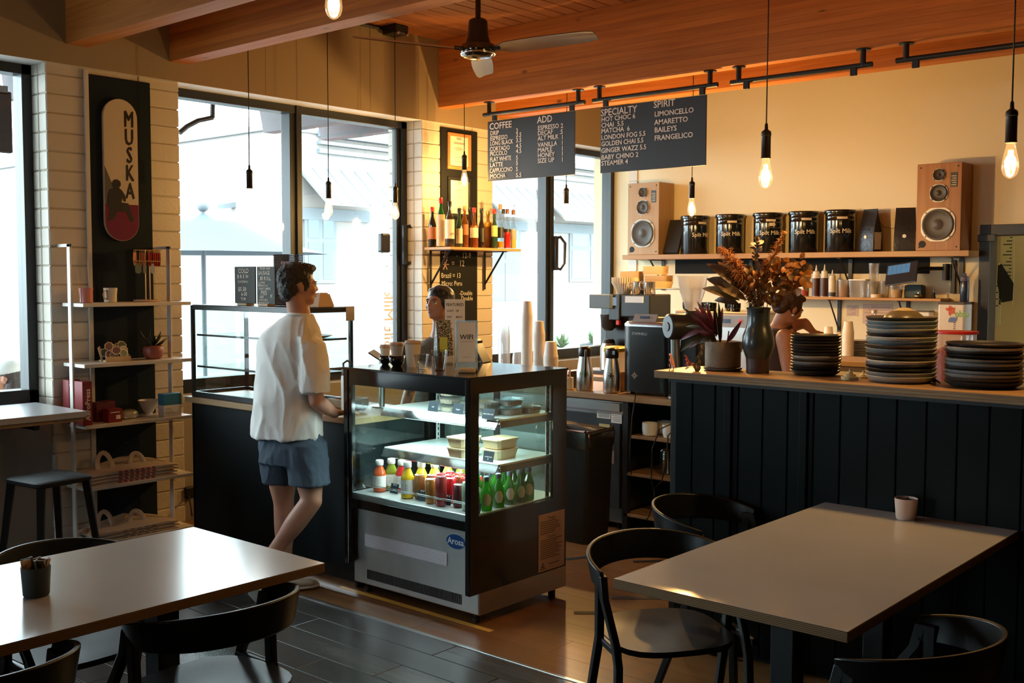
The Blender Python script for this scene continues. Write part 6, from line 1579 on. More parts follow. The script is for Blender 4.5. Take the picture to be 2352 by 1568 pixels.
def speaker(label, v0, v1, m):
    t = thing('loudspeaker', label, 'speaker', (9.2, (v0 + v1) / 2, SB + .0003), group='three way speakers on the long shelf')
    f, h = 9.062, .722; vm = (v0 + v1) / 2; z0 = SB + .0003
    MB().rbox((f, v0, z0), (9.335, v1, z0 + h), .003, 1).build('cabinet', m, t)
    def driver(dv, zz, r, sq=True):
        gry = mat('driver_bezel', (.36, .34, .30), .4, .3); c = V(f, vm + dv, z0 + zz)
        n = 32; pts = []
        for k in range(n):
            a = 2 * PI * k / n; q = r * 1.13 * min(1.0, .93 / max(abs(math.cos(a)), abs(math.sin(a)))) if sq else r * 1.12
            pts.append((q * math.cos(a), q * math.sin(a)))
        MX = Matrix(((0, 0, -1, c.x), (-1, 0, 0, c.y), (0, 1, 0, c.z), (0, 0, 0, 1)))
        b = MB().prism(pts, 0, .008, MX).build('driver', gry, t)
        prof = [(r * .98, .009), (r * .93, .013), (r * .86, .011), (r * .8, .006), (r * .36, -.0), (r * .33, .001), (r * .2, .008), (0, .012)]
        m2 = MB().lathe([(a, z + .0085) for a, z in prof], 36, cap=False).xf(MX); m2.build('cone', mat('cone_brown', (.055, .045, .035), .5), b, smooth=50)
        for k in range(4):
            a = PI / 4 + k * PI / 2; s_ = MB().lathe([(.006, 0), (.006, .011), (0, .012)], 8, (r * 1.06 * math.cos(a), r * 1.06 * math.sin(a), 0)).xf(MX); s_.build('screw', mat('screw_dark', (.03, .03, .03), .4), b)
    driver(0., .215, .132); driver(0., .475, .070); driver(0., .625, .048)
    c = V(f, v1 - .055, z0 + .055)
    MB().cyl((f - .002, c.y, c.z), (f + .001, c.y, c.z), .03, 24).build('bass_port', mat('port_black', (.006, .006, .006), .7), t)
    pl_ = MB().box((f - .003, v0 + .035, z0 + .52), (f, v0 + .09, z0 + .64)).build('badge', mat('badge_black', (.012, .012, .012), .4), t)
    for k in range(5): MB().box((f - .0035, v0 + .042, z0 + .535 + k * .018), (f - .0029, v0 + .083 - .008 * (k % 2), z0 + .541 + k * .018)).build('print_line', mat('badge_gold', (.5, .4, .2), .5), pl_)
    for a, b in ((v0 + .03, .03), (v1 - .03, .03), (v0 + .03, .69), (v1 - .03, .69)): MB().cyl((f - .002, a, z0 + b), (f, a, z0 + b), .007, 10).build('grille_peg', mat('port_black', (.006, .006, .006), .7), t)
    return t
speaker('pale wooden three way speaker beside the second window', 5.93, 6.305, spk_g)
speaker('red brown wooden three way speaker at the right end of the long shelf', 3.0, 3.365, spk_w)
# leaning speaker grille
lg = MB().add([(-.015, -.09, .02), (.015, -.09, .0), (.015, .08, 0), (-.015, .08, .02), (.13, -.08, .35), (.15, -.08, .345), (.15, .09, .345), (.13, .09, .35)], [(0, 1, 2, 3), (4, 7, 6, 5), (0, 4, 5, 1), (1, 5, 6, 2), (2, 6, 7, 3), (3, 7, 4, 0)])
solo('speaker_grille', 'black cloth speaker grille leaning beside the pale speaker', 'speaker grille', lg, mat('grille_cloth', (.02, .018, .016), .85), (9.13, at(1533, 580, u=9.13).y - .035, SB + .0003))
# steel buckets with wrapped lettering
def wrap(t, s_, size, r, z, a0, m, sx=1.):
    """Lettering bent around an upright cylinder of radius r; a0 is the angle of its middle."""
    o = text(s_, 1., m, t, (0, 0, 0), 0, ext=.002, world=False, align='CENTER')
    me = o.data.copy(); o.data = me
    for q in me.vertices:
        x, y, d_ = q.co.x * size * sx, q.co.y * size, q.co.z * .0008 / .002
        a = a0 + x / r; rr_ = r + .0006 + d_
        q.co = (rr_ * math.cos(a), rr_ * math.sin(a), z + y)
    o.matrix_basis = Matrix.Identity(4)
    return o
bkm = mat('bucket_black', (.008, .009, .010), .14, coat=.7)
for k, (x, lab, rot) in enumerate(((1596, 'black lidded bucket reading Spilt Milk, first from the pale speaker', .35), (1676, 'black lidded bucket reading Spilt Milk, second from the pale speaker', -.12), (1763, 'black lidded bucket in the middle of five, with an arrow of white tape', -.1), (1845, 'black lidded bucket reading Spilt Milk, fourth from the pale speaker', -.15), (1929, 'black lidded bucket reading Spilt Milk, nearest the coffee bags', -.25))):
    c = at(x, 578, u=9.205); R0 = .139
    t = thing('lidded_bucket', lab, 'bucket', (9.205, c.y, SB + .0003), group='black buckets on the long shelf')
    MB().lathe([(R0 * .93, 0), (R0 * .95, .004), (R0 * .95, .28), (R0 * .975, .284), (R0 * .95, .289), (R0 * .95, .315), (R0 * .975, .319), (R0 * .95, .324), (R0 * .96, .35)], 36).build('body', bkm, t, False, 40)
    MB().lathe([(R0 * 1.01, .345), (R0 * 1.03, .350), (R0 * 1.03, .368), (R0 * 1.0, .376), (R0 * .9, .374), (0, .374)], 36).build('lid', mat('lid_gloss_black', (.010, .011, .012), .18, coat=.5), t, False, 40)
    MB().tube([(R0 * .98 * math.cos(a), R0 * .98 * math.sin(a), .33 - .09 * math.sin((a - PI * .75) * 1.0) if 0 else .33 - .10 * math.sin(PI * q / 12)) for q, a in ((q, RAD(150) + RAD(180) * q / 12) for q in range(13))] if k == 2 else [(0, R0 * .99, .33), (.0, R0 * 1.02, .25), (.02, R0 * 1.02, .2)], .002, 5).build('bail_handle', steel, t, False, True)
    wrap(t, 'Spilt Milk', .056, R0 * .95, .17, RAD(221) + rot, mat('bucket_print', (.8, .72, .62), .5), .95)
    n = 6; pts = [(R0 * .955 * math.cos(a), R0 * .955 * math.sin(a), z) for z in (.293, .313) for a in [RAD(225) + rot + .35 * (q / n - .5) * 2 for q in range(n + 1)]]
    MB().add(pts, [(q, q + 1, n + 2 + q, n + 1 + q) for q in range(n)]).build('tape_label', mat('masking_tape', (.62, .55, .44), .7), t, False, True)
    if k == 2:
        MB().add([(-R0 * .99 * math.cos(a_), -R0 * .99 * math.sin(a_), z) for a_, z in ((.55, .28), (.85, .28), (.85, .30), (1.0, .265), (.85, .23), (.85, .25), (.55, .25))], [tuple(range(7))]).build('tape_arrow', mat('masking_tape', (.62, .55, .44), .7), t, False)
for k, (x, lab) in enumerate(((1998, 'tall black foil coffee bag right of the last bucket'), (2078, 'tall black foil coffee bag leaning by the red brown speaker'))):
    c = at(x, 577, u=9.2); t = coffee_bag('coffee_bag', lab, (9.2, c.y, SB + .0003), RAD(-75 if k else -110), .17, .11, .375, bagm, group='foil coffee bags on the long shelf')
    MB().lathe([(.016, 0), (.016, .002), (0, .0025)], 14).xf(Matrix.Translation((0, -.0595, .13)) @ Euler((PI / 2, 0, 0)).to_matrix().to_4x4()).build('round_sticker', paper, t, False)
    MB().box((.06, -.045, .02), (.084, .05, .17)).build('side_panel', mat('bag_white_side', (.6, .55, .48), .5), t, False)
P_ = [at(x, y, u=U1 - .006) for x, y in ((1985, 500), (2010, 498), (2030, 520), (2050, 525), (2062, 520))]
solo('speaker_wire', 'thin loose wire looping along the wall behind the coffee bags', 'wire', MB().tube(P_, .003, 5), mat('wire_tan', (.3, .2, .1), .6), smooth=True)
# lower shelf
S2Z = 1.525
s2 = thing('sauce_shelf', 'narrow wooden shelf with sauces under the long shelf', 'shelf', (9.2, 3.9, S2Z - .02))
MB().rbox((9.10, 3.16, S2Z - .022), (U1 - .001, 4.75, S2Z), .002, 1).build('board', shelf_w, s2)
for vv in (4.15, 3.52):
    MB().rbox((U1 - .012, vv - .018, S2Z - .36), (U1 - .001, vv + .018, S2Z - .022), .002, 1).build('bracket_upright', black_metal, s2)
    MB().rbox((9.12, vv - .018, S2Z - .030), (U1 - .012, vv + .018, S2Z - .022), .002, 1).build('bracket_arm', black_metal, s2)
    MB().cyl((9.13, vv, S2Z - .030), (U1 - .012, vv, S2Z - .30), .008, 6).build('bracket_brace', black_metal, s2)
def on2(x): return at(x, 681, u=9.2).y
def squeeze(label, x, h, body, fillc, tip=True, r=.03):
    t = thing('squeeze_bottle', label, 'bottle', (9.2, on2(x), S2Z + .0003), group='bottles on the sauce shelf')
    MB().lathe([(r * .93, 0), (r, .005), (r, h * .62), (r * .8, h * .68)], 20).build('body', body, t, False, 40)
    MB().lathe([(r * .9, .004), (r * 1.004, .006), (r * 1.004, h * fillc[1]), (0, h * fillc[1])], 20).build('sauce', fillc[0], t, False, 40)
    MB().lathe([(r * .85, h * .67), (r * .88, h * .69), (r * .88, h * .78), (r * .3, h * .82), (.004, h * .98), (0, h)] if tip else [(r * .5, h * .68), (r * .45, h * .9), (r * .55, h * .91), (r * .55, h), (0, h)], 18).build('cap', mat('cap_ivory', (.7, .66, .58), .4) if tip else mat('cap_gold_yellow', (.6, .42, .1), .4), t, False, 40)
pale = mat('bottle_pale', (.62, .56, .48), .35)
squeeze('syrup bottle with a yellow cap and fruit label, leftmost on the sauce shelf', 1847, .225, pale, (mat('sauce_red', (.3, .05, .03), .3), .28), False, .042)
squeeze('white tipped squeeze bottle of dark sauce, left of two alike', 1874, .29, pale, (mat('sauce_dark', (.06, .018, .014), .3), .58), True, .035)
squeeze('white tipped squeeze bottle of dark sauce, right of two alike', 1893, .295, pale, (mat('sauce_dark', (.06, .018, .014), .3), .58), True, .033)
squeeze('clear squeeze bottle with a little dark sauce at its base', 1911, .245, pale, (mat('sauce_slate', (.05, .05, .055), .3), .17), True, .032)
tubc = glass('deli_tub', (.9, .88, .85), .1, body=(.75, .7, .65), bodyf=.35)
def deli(label, x, r, h, fill, z=S2Z + .0003, du=0.):
    t = thing('deli_tub', label, 'tub', (9.2 + du, on2(x), z), group='tubs on the sauce shelf')
    MB().lathe([(r * .8, 0), (r * .82, .003), (r, h), (r * 1.06, h), (r * 1.06, h + .006), (0, h + .006)], 24).build('tub', tubc, t, False, 40)
    if fill: MB().lathe([(r * .77, .004), (r * .79, .006), (r * .93, h * .72), (0, h * .72)], 24).build('filling', fill, t, False, 40)
deli('tub of orange brown sauce with a printed band', 1938, .052, .148, mat('sauce_caramel', (.42, .19, .06), .4))
t = thing('clear_box', 'square clear box with foil contents on the sauce shelf', 'box', (9.2, on2(1975), S2Z + .0003))
shell([rect_ring(.06, .07, 0, .012), rect_ring(.07, .08, .15, .012)], True, True).build('box', glass('box_clear', (.9, .92, .92), .12, body=(.8, .8, .8), bodyf=.4), t, False, 40)
shell([rect_ring(.072, .082, .15, .012), rect_ring(.072, .082, .16, .012)], True, True).build('lid', white_paint, t, False, 40)
deli('tall clear cup stack standing on a foil tub', 2006, .045, .15, None, S2Z + .143); deli('clear tub under the tall clear cup', 2006, .045, .136, mat('foil_light', (.6, .6, .6), .3, .6))
deli('empty clear cup right of the tall stack', 2032, .042, .14, None)
solo('tape_roll', 'flat pale roll of tape at the shelf front', 'tape', MB().lathe([(.03, 0), (.05, 0), (.05, .03), (.03, .03), (.03, 0)], 28, cap=False), mat('tape_pale', (.66, .52, .34), .5), (9.14, on2(2020), S2Z + .0003), smooth=40)
deli('wedge of yellow cheese cloths in a clear tub below the tablet', 2062, .055, .1, mat('cheese_yellow', (.75, .48, .18), .6), du=-.03)
tb2 = thing('order_tablet', 'order tablet with a blue screen on a black wall arm', 'tablet', (U1 - .02, on2(2160), 1.80))
Mt = Matrix.Translation(at(2071, 628, u=9.05)) @ Euler((RAD(66), RAD(-8), RZU + RAD(-8))).to_matrix().to_4x4()
MB().rbox((-.145, -.1, -.008), (.145, .1, .008), .006).xf(Mt).build('tablet', mat('tablet_black', (.02, .022, .025), .25), tb2)
MB().box((-.13, .0, .0082), (.075, .085, .0088)).xf(Mt).build('screen', glow('tablet_screen', (.22, .42, .62), .55), tb2)
for q in range(5): MB().box((-.128 + q * .041, .005 + (.03 if q > 3 else 0), .009), (-.128 + q * .041 + .002, .083, .0094)).xf(Mt).build('screen_line', mat('lcd_blue', (.05, .07, .12), .2), tb2)
c = at(2071, 628, u=9.05); w_ = at(2175, 630, u=U1 - .03)
MB().cyl((c.x + .02, c.y, c.z), (9.15, c.y - .13, w_.z + .05), .014, 8).cyl((9.15, c.y - .13, w_.z + .05), (w_.x, w_.y, w_.z + .05), .016, 8).build('arm', black_metal, tb2)
MB().cyl((w_.x - .02, w_.y, w_.z - .05), (w_.x - .02, w_.y, w_.z + .09), .03, 14).build('arm_joint', black_metal, tb2, smooth=40)
MB().rbox((U1 - .03, w_.y - .07, w_.z - .16), (U1 - .001, w_.y - .03, w_.z + .12), .004).build('wall_plate', black_metal, tb2)
bl = thing('service_bell', 'small brass service bell on the sauce shelf', 'bell', (9.15, on2(2114), S2Z + .0003))
MB().lathe([(.04, 0), (.042, .004), (.03, .01)], 20).build('base', black_metal, bl, False, 40); MB().lathe([(.036, .012), (.034, .024), (.02, .036), (0, .04)], 22).build('dome', mat('brass', (.6, .45, .2), .25, 1.), bl, False, True); MB().cyl((0, 0, .04), (0, 0, .05), .004, 8).build('button', chrome, bl, False)
solo('card_reader', 'dark teal box behind the bell on the sauce shelf', 'box', MB().rbox((-.05, -.075, 0), (.05, .075, .11), .008).box((-.03, -.06, .11), (.03, .06, .115)), mat('box_teal', (.02, .05, .055), .5), (9.25, on2(2096), S2Z + .0003))
solo('dropper_bottle', 'tiny dark dropper bottle at the right end of the sauce shelf', 'bottle', MB().lathe([(.014, 0), (.015, .003), (.015, .04), (.006, .05), (.006, .075), (0, .08)], 14), gdk, (9.2, on2(2145), S2Z + .0003), smooth=40)
# back worktop and what stands on it
k3 = thing('back_worktop', 'wooden back worktop along the cream wall', 'counter', (9.1, 4.0, 0)); K3Z = .97
MB().rbox((8.72, 2.96, K3Z - .04), (U1 - .001, 5.6, K3Z), .003).build('worktop', ply, k3)
MB().box((8.75, 2.98, 0), (U1 - .002, 5.58, K3Z - .04)).build('cabinet', mat('cabinet_pale', (.5, .42, .33), .6), k3)
wd = thing('water_dispenser', 'white wall dispenser with colourful stickers at the doorway', 'dispenser', (9.2, 3.01, K3Z + .0003))
d0, d1 = at(2155, 700, u=9.1).y, at(2249, 700, u=9.1).y
d1 = max(d1, 2.965)
MB().rbox((9.10, d1, K3Z + .0003), (9.34, d0, 1.485), .012).build('body', mat('dispenser_white', (.72, .65, .54), .4), wd)
MB().rbox((9.095, d1 - .0, 1.478), (9.342, d0 + .004, 1.50), .006).build('lid', mat('dispenser_lid', (.10, .08, .06), .4), wd)
text('obse', .075, mat('sticker_green', (.2, .45, .1), .5), wd, at(2193, 727, u=9.097), RZU, ext=.0005, bold=.06, sx=.8)
m = MB(); c = at(2183, 713, u=9.098)
for k in range(5): a = .4 + k * 1.1; leaf(m, c, c + V(0, .045 * math.cos(a), .045 * math.sin(a)), .012, .02, (-1, 0, 0))
tag(m.build('sticker', mat('sticker_red', (.6, .09, .03), .5), wd, smooth=True), kind='stuff')
m = MB(); c = at(2187, 735, u=9.098)
for k in range(5): leaf(m, c + V(0, .03 - k * .012, -.02), c + V(0, .01 - k * .012, .03), .007, .02, (-1, 0, 0))
tag(m.build('sticker', mat('sticker_blue', (.12, .2, .5), .5), wd, smooth=True), kind='stuff')
for k in range(5): MB().box((9.0985, at(2195, 745, u=9.1).y, 1.26 + k * .016), (9.1, at(2190, 745, u=9.1).y, 1.266 + k * .016)).build('vent_slot', ck, wd)
wb2 = thing('sports_bottle', 'navy sports bottle standing on the white dispenser', 'water bottle', (9.22, at(2215, 690, u=9.22).y, 1.5003))
MB().lathe([(.033, 0), (.036, .005), (.036, .16), (.03, .175)], 24).build('body', mat('bottle_navy', (.02, .03, .06), .3, coat=.4), wb2, False, 40)
MB().lathe([(.032, .172), (.034, .176), (.034, .205), (.02, .215)], 20).build('cap', mat('cap_lilac', (.12, .11, .17), .4), wb2, False, 40); MB().tube([(-.02, 0, .21), (-.018, 0, .235), (.018, 0, .235), (.02, 0, .21)], .006, 7).build('loop', mat('cap_lilac', (.12, .11, .17), .4), wb2, False, True)
hs = at(2122, 735, u=U1 - .05)
hd = thing('towel_dispenser', 'small white dispenser on the wall left of the stickered one', 'dispenser', (U1 - .05, hs.y, hs.z - .09))
MB().rbox((U1 - .12, hs.y - .07, hs.z - .09), (U1 - .001, hs.y + .07, hs.z + .08), .012).build('body', white_paint, hd)
MB().rbox((U1 - .122, hs.y - .072, hs.z + .07), (U1 - .001, hs.y + .072, hs.z + .083), .004).build('lid', mat('dispenser_lid', (.10, .08, .06), .4), hd)
for x0, x1, y0, y1, lab in ((1945, 1971, 700, 726, 'small notice taped to the wall below the sauce shelf'), (1982, 2050, 697, 745, 'pink paper notices taped to the wall behind the soap')):
    a = at(x0, y0, u=U1 - .002); b = at(x1, y1, u=U1 - .002); t = thing('wall_notice', lab, 'notice', (U1 - .002, a.y, b.z))
    MB().box((U1 - .003, b.y, b.z), (U1 - .0008, a.y, a.z)).build('sheet', mat('notice_pink', (.55, .42, .36), .8), t)
    for k in range(6): MB().box((U1 - .0036, b.y + .02, b.z + (a.z - b.z) * (.12 + .14 * k)), (U1 - .0029, a.y - .02 - .03 * (k % 3), b.z + (a.z - b.z) * (.12 + .14 * k) + .006)).build('print_line', mat('notice_print', (.35, .25, .22), .8), t)
sp2 = thing('soap_pump', 'white soap pump bottle on the back worktop', 'soap bottle', (9.05, at(2010, 740, u=9.05).y, K3Z + .0003))
MB().lathe([(.035, 0), (.038, .005), (.038, .22), (.02, .26)], 20).build('body', porcelain, sp2, False, 40); MB().cyl((0, 0, .26), (0, 0, .42), .008, 10).rbox((-.06, -.012, .42), (.02, .012, .45), .005).build('pump', porcelain, sp2, False)
def small_tower(x, ytop, r, n, lab):
    uv = (9.0, at(x, 770, u=9.0).y); zt = at(x, ytop, u=9.0).z; pitch = (zt - K3Z - .1) / max(n - 1, 1)
    me = MB().lathe([(r, 0), (r * 1.05, 0), (r * 1.05, .004), (r, .004), (r * .74, .1), (0, .1)], 18, cap=False).mesh('paper_cup', cupm, 40)
    for k in range(n):
        o = bpy.data.objects.new('paper_cup', me); COL.objects.link(o); o.location = (uv[0], uv[1], K3Z + .0003 + k * pitch); tag(o, lab, 'cup', lab)
small_tower(1903, 750, .045, 14, 'paper cup nested in the short stack on the back worktop'); small_tower(1923, 762, .042, 10, 'paper cup nested in the lowest stack on the back worktop'); small_tower(1948, 738, .05, 16, 'paper cup nested in the tall stack on the back worktop')
me = MB().lathe([(.07, 0), (.09, .003), (.12, .012), (.117, .015), (.08, .006), (0, .005)], 28).mesh('saucer', mat('saucer_grey', (.35, .30, .24), .4), 40)
for k in range(12):
    o = bpy.data.objects.new('saucer', me); COL.objects.link(o); o.location = (9.2, at(1974, 780, u=9.2).y, K3Z + .0003 + k * .0145); tag(o, 'small grey saucer in the stack on the back worktop', 'saucer', 'saucers on the back worktop')
bt = thing('batter_jug', 'red lidded clear container of red fruit behind the wide plates', 'container', (7.6, 2.45, 0))
rp_ = at(2192, 760, u=5.3)
bt.location = (5.3, rp_.y, .95)
zl = rp_.z - .95
MB().lathe([(.075, 0), (.085, .01), (.100, zl - .03), (.102, zl - .012)], 24, cap=False).build('tub', glass('fruit_tub', (.95, .9, .88), .1, body=(.7, .5, .45), bodyf=.2), bt, False, 40)
MB().lathe([(.08, .01), (.094, zl * .8), (.05, zl * .84), (0, zl * .82)], 24).build('fruit', mat('fruit_red', (.25, .03, .015), .4), bt, False, 40)
MB().lathe([(.106, zl - .012), (.11, zl - .01), (.11, zl), (0, zl + .002)], 28).build('lid', mat('lid_red', (.45, .015, .015), .35), bt, False, 40)
k4 = thing('bar_back_counter', 'lower wooden counter behind the bar top', 'counter', (5.2, 1.8, 0))
MB().rbox((5.05, -.4, .91), (5.65, 2.5, .95), .003).build('worktop', ply, k4); MB().box((5.08, -.38, 0), (5.63, 2.48, .91)).build('cabinet', mat('cabinet_pale', (.5, .42, .33), .6), k4)
k5 = thing('pass_counter', 'raised tan counter seen between the plate stacks', 'counter', (7.9, 3.3, 0))
MB().rbox((7.75, 2.62, 1.03), (8.25, 3.85, 1.07), .004).build('worktop', wood('tan_counter', (.46, .30, .17), (.38, .23, .12), 'y', 1., .45), k5); MB().box((7.78, 2.64, 0), (8.22, 3.83, 1.03)).build('cabinet', mat('cabinet_white', (.62, .56, .47), .6), k5)
# store room clutter seen in the doorway
sw = U1 + 1.29
for x0, x1, y0, y1, lab, mm in ((2300, 2326, 535, 700, 'tall handwritten list on the store room wall', mat('list_paper', (.62, .52, .28), .8)), (2284, 2297, 640, 745, 'narrow paper pinned left of the list in the store room', mat('list_cream', (.6, .55, .38), .8))):
    a = at(x0, y0, u=sw); b = at(x1, y1, u=sw); t = thing('store_notice', lab, 'notice', (sw, a.y, b.z))
    MB().box((sw - .004, b.y, b.z), (sw + .008, a.y, a.z)).build('sheet', mm, t)
    for k in range(12): MB().box((sw - .0046, b.y + .02, b.z + (a.z - b.z) * (.4 + .048 * k)), (sw - .0039, a.y - .02 - .03 * (k % 3), b.z + (a.z - b.z) * (.4 + .048 * k) + .01)).build('handwriting', dark_txt, t)
ap = thing('hanging_apron', 'black apron and bag hanging in the store room doorway', 'apron', (sw - .05, at(2310, 600, u=sw).y, at(2310, 600, u=sw).z))
a = at(2292, 605, u=sw - .12); 
MB().add([at(2292, 610, u=sw - .12), at(2300, 605, u=sw - .12), at(2328, 650, u=sw - .12), at(2326, 690, u=sw - .12), at(2300, 695, u=sw - .12), at(2290, 650, u=sw - .12)] + [at(2292, 610, u=sw - .08), at(2300, 605, u=sw - .08), at(2328, 650, u=sw - .08), at(2326, 690, u=sw - .08), at(2300, 695, u=sw - .08), at(2290, 650, u=sw - .08)], [(0, 1, 2, 3, 4, 5), (11, 10, 9, 8, 7, 6)] + [(k, (k + 1) % 6, 6 + (k + 1) % 6, 6 + k) for k in range(6)]).build('cloth', mat('apron_black', (.015, .015, .015), .9), ap)
MB().cyl(at(2296, 606, u=sw - .12), at(2296, 606, u=sw - .006), .008, 6).build('hook', steel, ap)
# ================================================================== first pier: navy panel, skateboard, shelf unit
np_ = MB().rbox((3.40, V1 - .014, .05), (3.828, V1 - .002, 2.968), .003, 1).build('navy_panel', navy); tag(np_, 'tall navy painted board on the first brick pier behind the shelves', 'panel')
tag(MB().rbox((3.372, V1 - .02, .02), (3.399, V1 - .002, 2.99), .002, 1).build('trim_1', brick_white), kind='structure')
sk0 = at(277, 390, v=V1 - .03)
skb = thing('skateboard_deck', 'cream and burgundy skateboard deck with vertical black letters on the navy panel', 'skateboard', (sk0.x, V1 - .016, at(277, 553, v=V1 - .03).z))
zt, zb = at(277, 228, v=V1 - .03).z, at(277, 553, v=V1 - .03).z; hw = .118
def deck_outline(k=1., n=14):
    r = hw * k; out = []
    for j in range(n + 1): a = PI * j / n; out.append((r * math.cos(a), zt - hw + r * math.sin(a) * 1.0 + 0))
    for j in range(n + 1): a = PI + PI * j / n; out.append((r * math.cos(a), zb + hw + r * math.sin(a)))
    return out
MV = Matrix(((1, 0, 0, sk0.x), (0, 0, -1, V1 - .016), (0, 1, 0, 0), (0, 0, 0, 1)))   # local xy -> u,z ; local z -> towards the room
MB().prism(deck_outline(), 0.004, .022, MV).build('deck', mat('maple_edge', (.5, .33, .18), .5), skb)
MB().prism(deck_outline(.985), .022, .0232, MV).build('cream_face', mat('deck_cream', (.60, .50, .36), .3, coat=.4), skb)
lo = [p for p in deck_outline(.98) if p[1] < zb + hw + .0001] 
dz = zb + .235
MB().prism([(.98 * hw, dz)] + [(-.98 * hw, dz)] + lo, .0232, .0240, MV).build('burgundy_face', mat('deck_burgundy', (.17, .018, .05), .25, coat=.5), skb)
def sil(pts, z0, m, name): MB().prism(pts, z0, z0 + .0007, MV).build(name, m, skb)
sil([(-.115, dz), (-.115, dz + .24), (-.105, dz + .22), (-.05, dz + .09), (-.02, dz)], .0233, mat('print_grey', (.09, .085, .08), .4), 'hill_print')
bkp = mat('print_black', (.012, .011, .012), .35)
sil([(-.07, dz + .13), (-.052, dz + .155), (-.03, dz + .158), (-.008, dz + .145), (-.006, dz + .12), (-.02, dz + .105), (.0, dz + .09), (.022, dz + .06), (.028, dz + .02), (.012, dz + .018), (.005, dz + .045), (-.004, dz + .012), (.045, dz + .008), (.06, dz - .04), (.085, dz - .1), (.06, dz - .115), (.03, dz - .05), (-.03, dz - .045), (-.06, dz - .1), (-.1, dz - .11), (-.085, dz - .04), (-.105, dz + .0), (-.1, dz + .05), (-.088, dz + .09), (-.06, dz + .1)], .0243, bkp, 'seated_figure_print')
for k, c in enumerate('MUSKA'):
    for q in (-.003, 0, .003): text(c, .145, bkp, skb, (sk0.x + .058 + q, V1 - .016 - .0245, zt - .172 - k * .115 + q), 0, align='CENTER', ext=.0004, sx=.62)
# shelf unit
US, UE, VFr = 3.19, 3.93, 6.205
shu = thing('shelf_unit', 'white five tier shelf unit mounted on the first brick pier', 'shelf unit', (3.56, V1 - .15, 0))
shw = mat('shelf_white', (.74, .70, .64), .45)
SHZ = (1.532, 1.160, .785, .40, .045)
for z in SHZ: MB().rbox((US, VFr, z - .022), (UE, V1 - .03, z), .002, 1).build('shelf_board', shw, shu)
for uu in (US, 3.855):
    MB().rbox((uu - .012 if uu == US else uu, 6.335, 0), (uu if uu == US else uu + .012, 6.375, 1.895), .002, 1).build('upright', shw, shu)
    MB().rbox((uu - .012 if uu == US else uu, 6.335, 1.875), (uu if uu == US else uu + .012, V1 - .002, 1.895), .002, 1).build('top_bar', shw, shu)
def onS(k, x, v_=6.33): return V(at(x, 700, v=v_).x, v_, SHZ[k] + .0003)
mug('glossy salmon pink mug on the top shelf', onS(0, 198), .043, .092, mat('mug_pink', (.62, .22, .17), .25, coat=.4), 'mugs on the shelf unit', 'mug', False, waist=.9)
m2 = mug('cream mug with vertical dark lettering on the top shelf', onS(0, 254), .043, .092, mat('mug_cream', (.66, .58, .44), .25, coat=.4), 'mugs on the shelf unit', 'mug', True, RAD(205), waist=.9)
t_ = text('Spilt Milk', .017, dark_txt, m2, (0, 0, 0), 0, ext=.0003, world=False); t_.matrix_basis = Matrix.Rotation(RAD(-205 - 62), 4, 'Z') @ Matrix.Translation((0, -.0425, .080)) @ Euler((PI / 2, 0, 0)).to_matrix().to_4x4() @ Matrix.Rotation(-PI / 2, 4, 'Z') @ Matrix.Diagonal((.017, .017, .017, 1))
# key ring stand
ks = onS(0, 338); kst = thing('key_ring_stand', 'brass key ring stand with an oval tray on the top shelf', 'display stand', ks)
brs = mat('stand_gold', (.55, .36, .16), .35, .6)
MB().lathe([(.085, 0), (.092, .004), (.092, .014), (.086, .014), (.08, .008), (0, .008)], 30, squash=.6).build('tray', mat('tray_rose', (.5, .34, .26), .5), kst, False, 40)
for dx in (-.008, .022): MB().cyl((dx, 0, .008), (dx, 0, .335), .004, 8).build('post', brs, kst, False)
MB().cyl((-.085, 0, .333), (.105, 0, .333), .0035, 8).build('bar', brs, kst, False); MB().cyl((-.105, -.03, .262), (.085, -.03, .262), .0035, 8).build('bar', brs, kst, False)
MB().cyl((-.008, 0, .262), (-.008, -.03, .262), .003, 6).build('bar_strut', brs, kst, False)
kr = random.Random(6)
tagm = MB().prism([(-.012, 0), (.012, 0), (.014, -.05), (.006, -.085), (-.006, -.085), (-.014, -.05)], -.002, .002, Matrix(((1, 0, 0, 0), (0, 0, 1, 0), (0, 1, 0, 0), (0, 0, 0, 1))))
tm_r = tagm.mesh('tag', mat('tag_red', (.5, .025, .02), .4)); tm_o = tagm.mesh('tag', mat('tag_orange', (.62, .2, .08), .5)); rgm = MB().tube([(.008 * math.cos(a * PI / 6), 0, .008 + .008 * math.sin(a * PI / 6)) for a in range(13)], .0012, 5).mesh('ring', brs)
def keyring(x, dv, z, me, lab, rz):
    t = thing('key_ring', lab, 'key ring', (ks.x + x, ks.y + dv, ks.z + z), rz, 'key rings on the brass stand')
    for q in (me, rgm): o = bpy.data.objects.new('tag' if q is me else 'ring', q); COL.objects.link(o); o.parent = t
for k in range(13): keyring(.012 + k * .007, .0, .3165, tm_r, 'red leather key ring in the dense row at the right of the stand', RAD(70) + kr.uniform(-.2, .2))
for k in range(4): keyring(-.045 + k * .011, .0, .3165, tm_o, 'orange key ring in the loose row at the middle of the stand', RAD(50))
keyring(-.08, 0, .3165, tm_o, 'orange oval key ring hanging alone at the left of the stand', RAD(10))
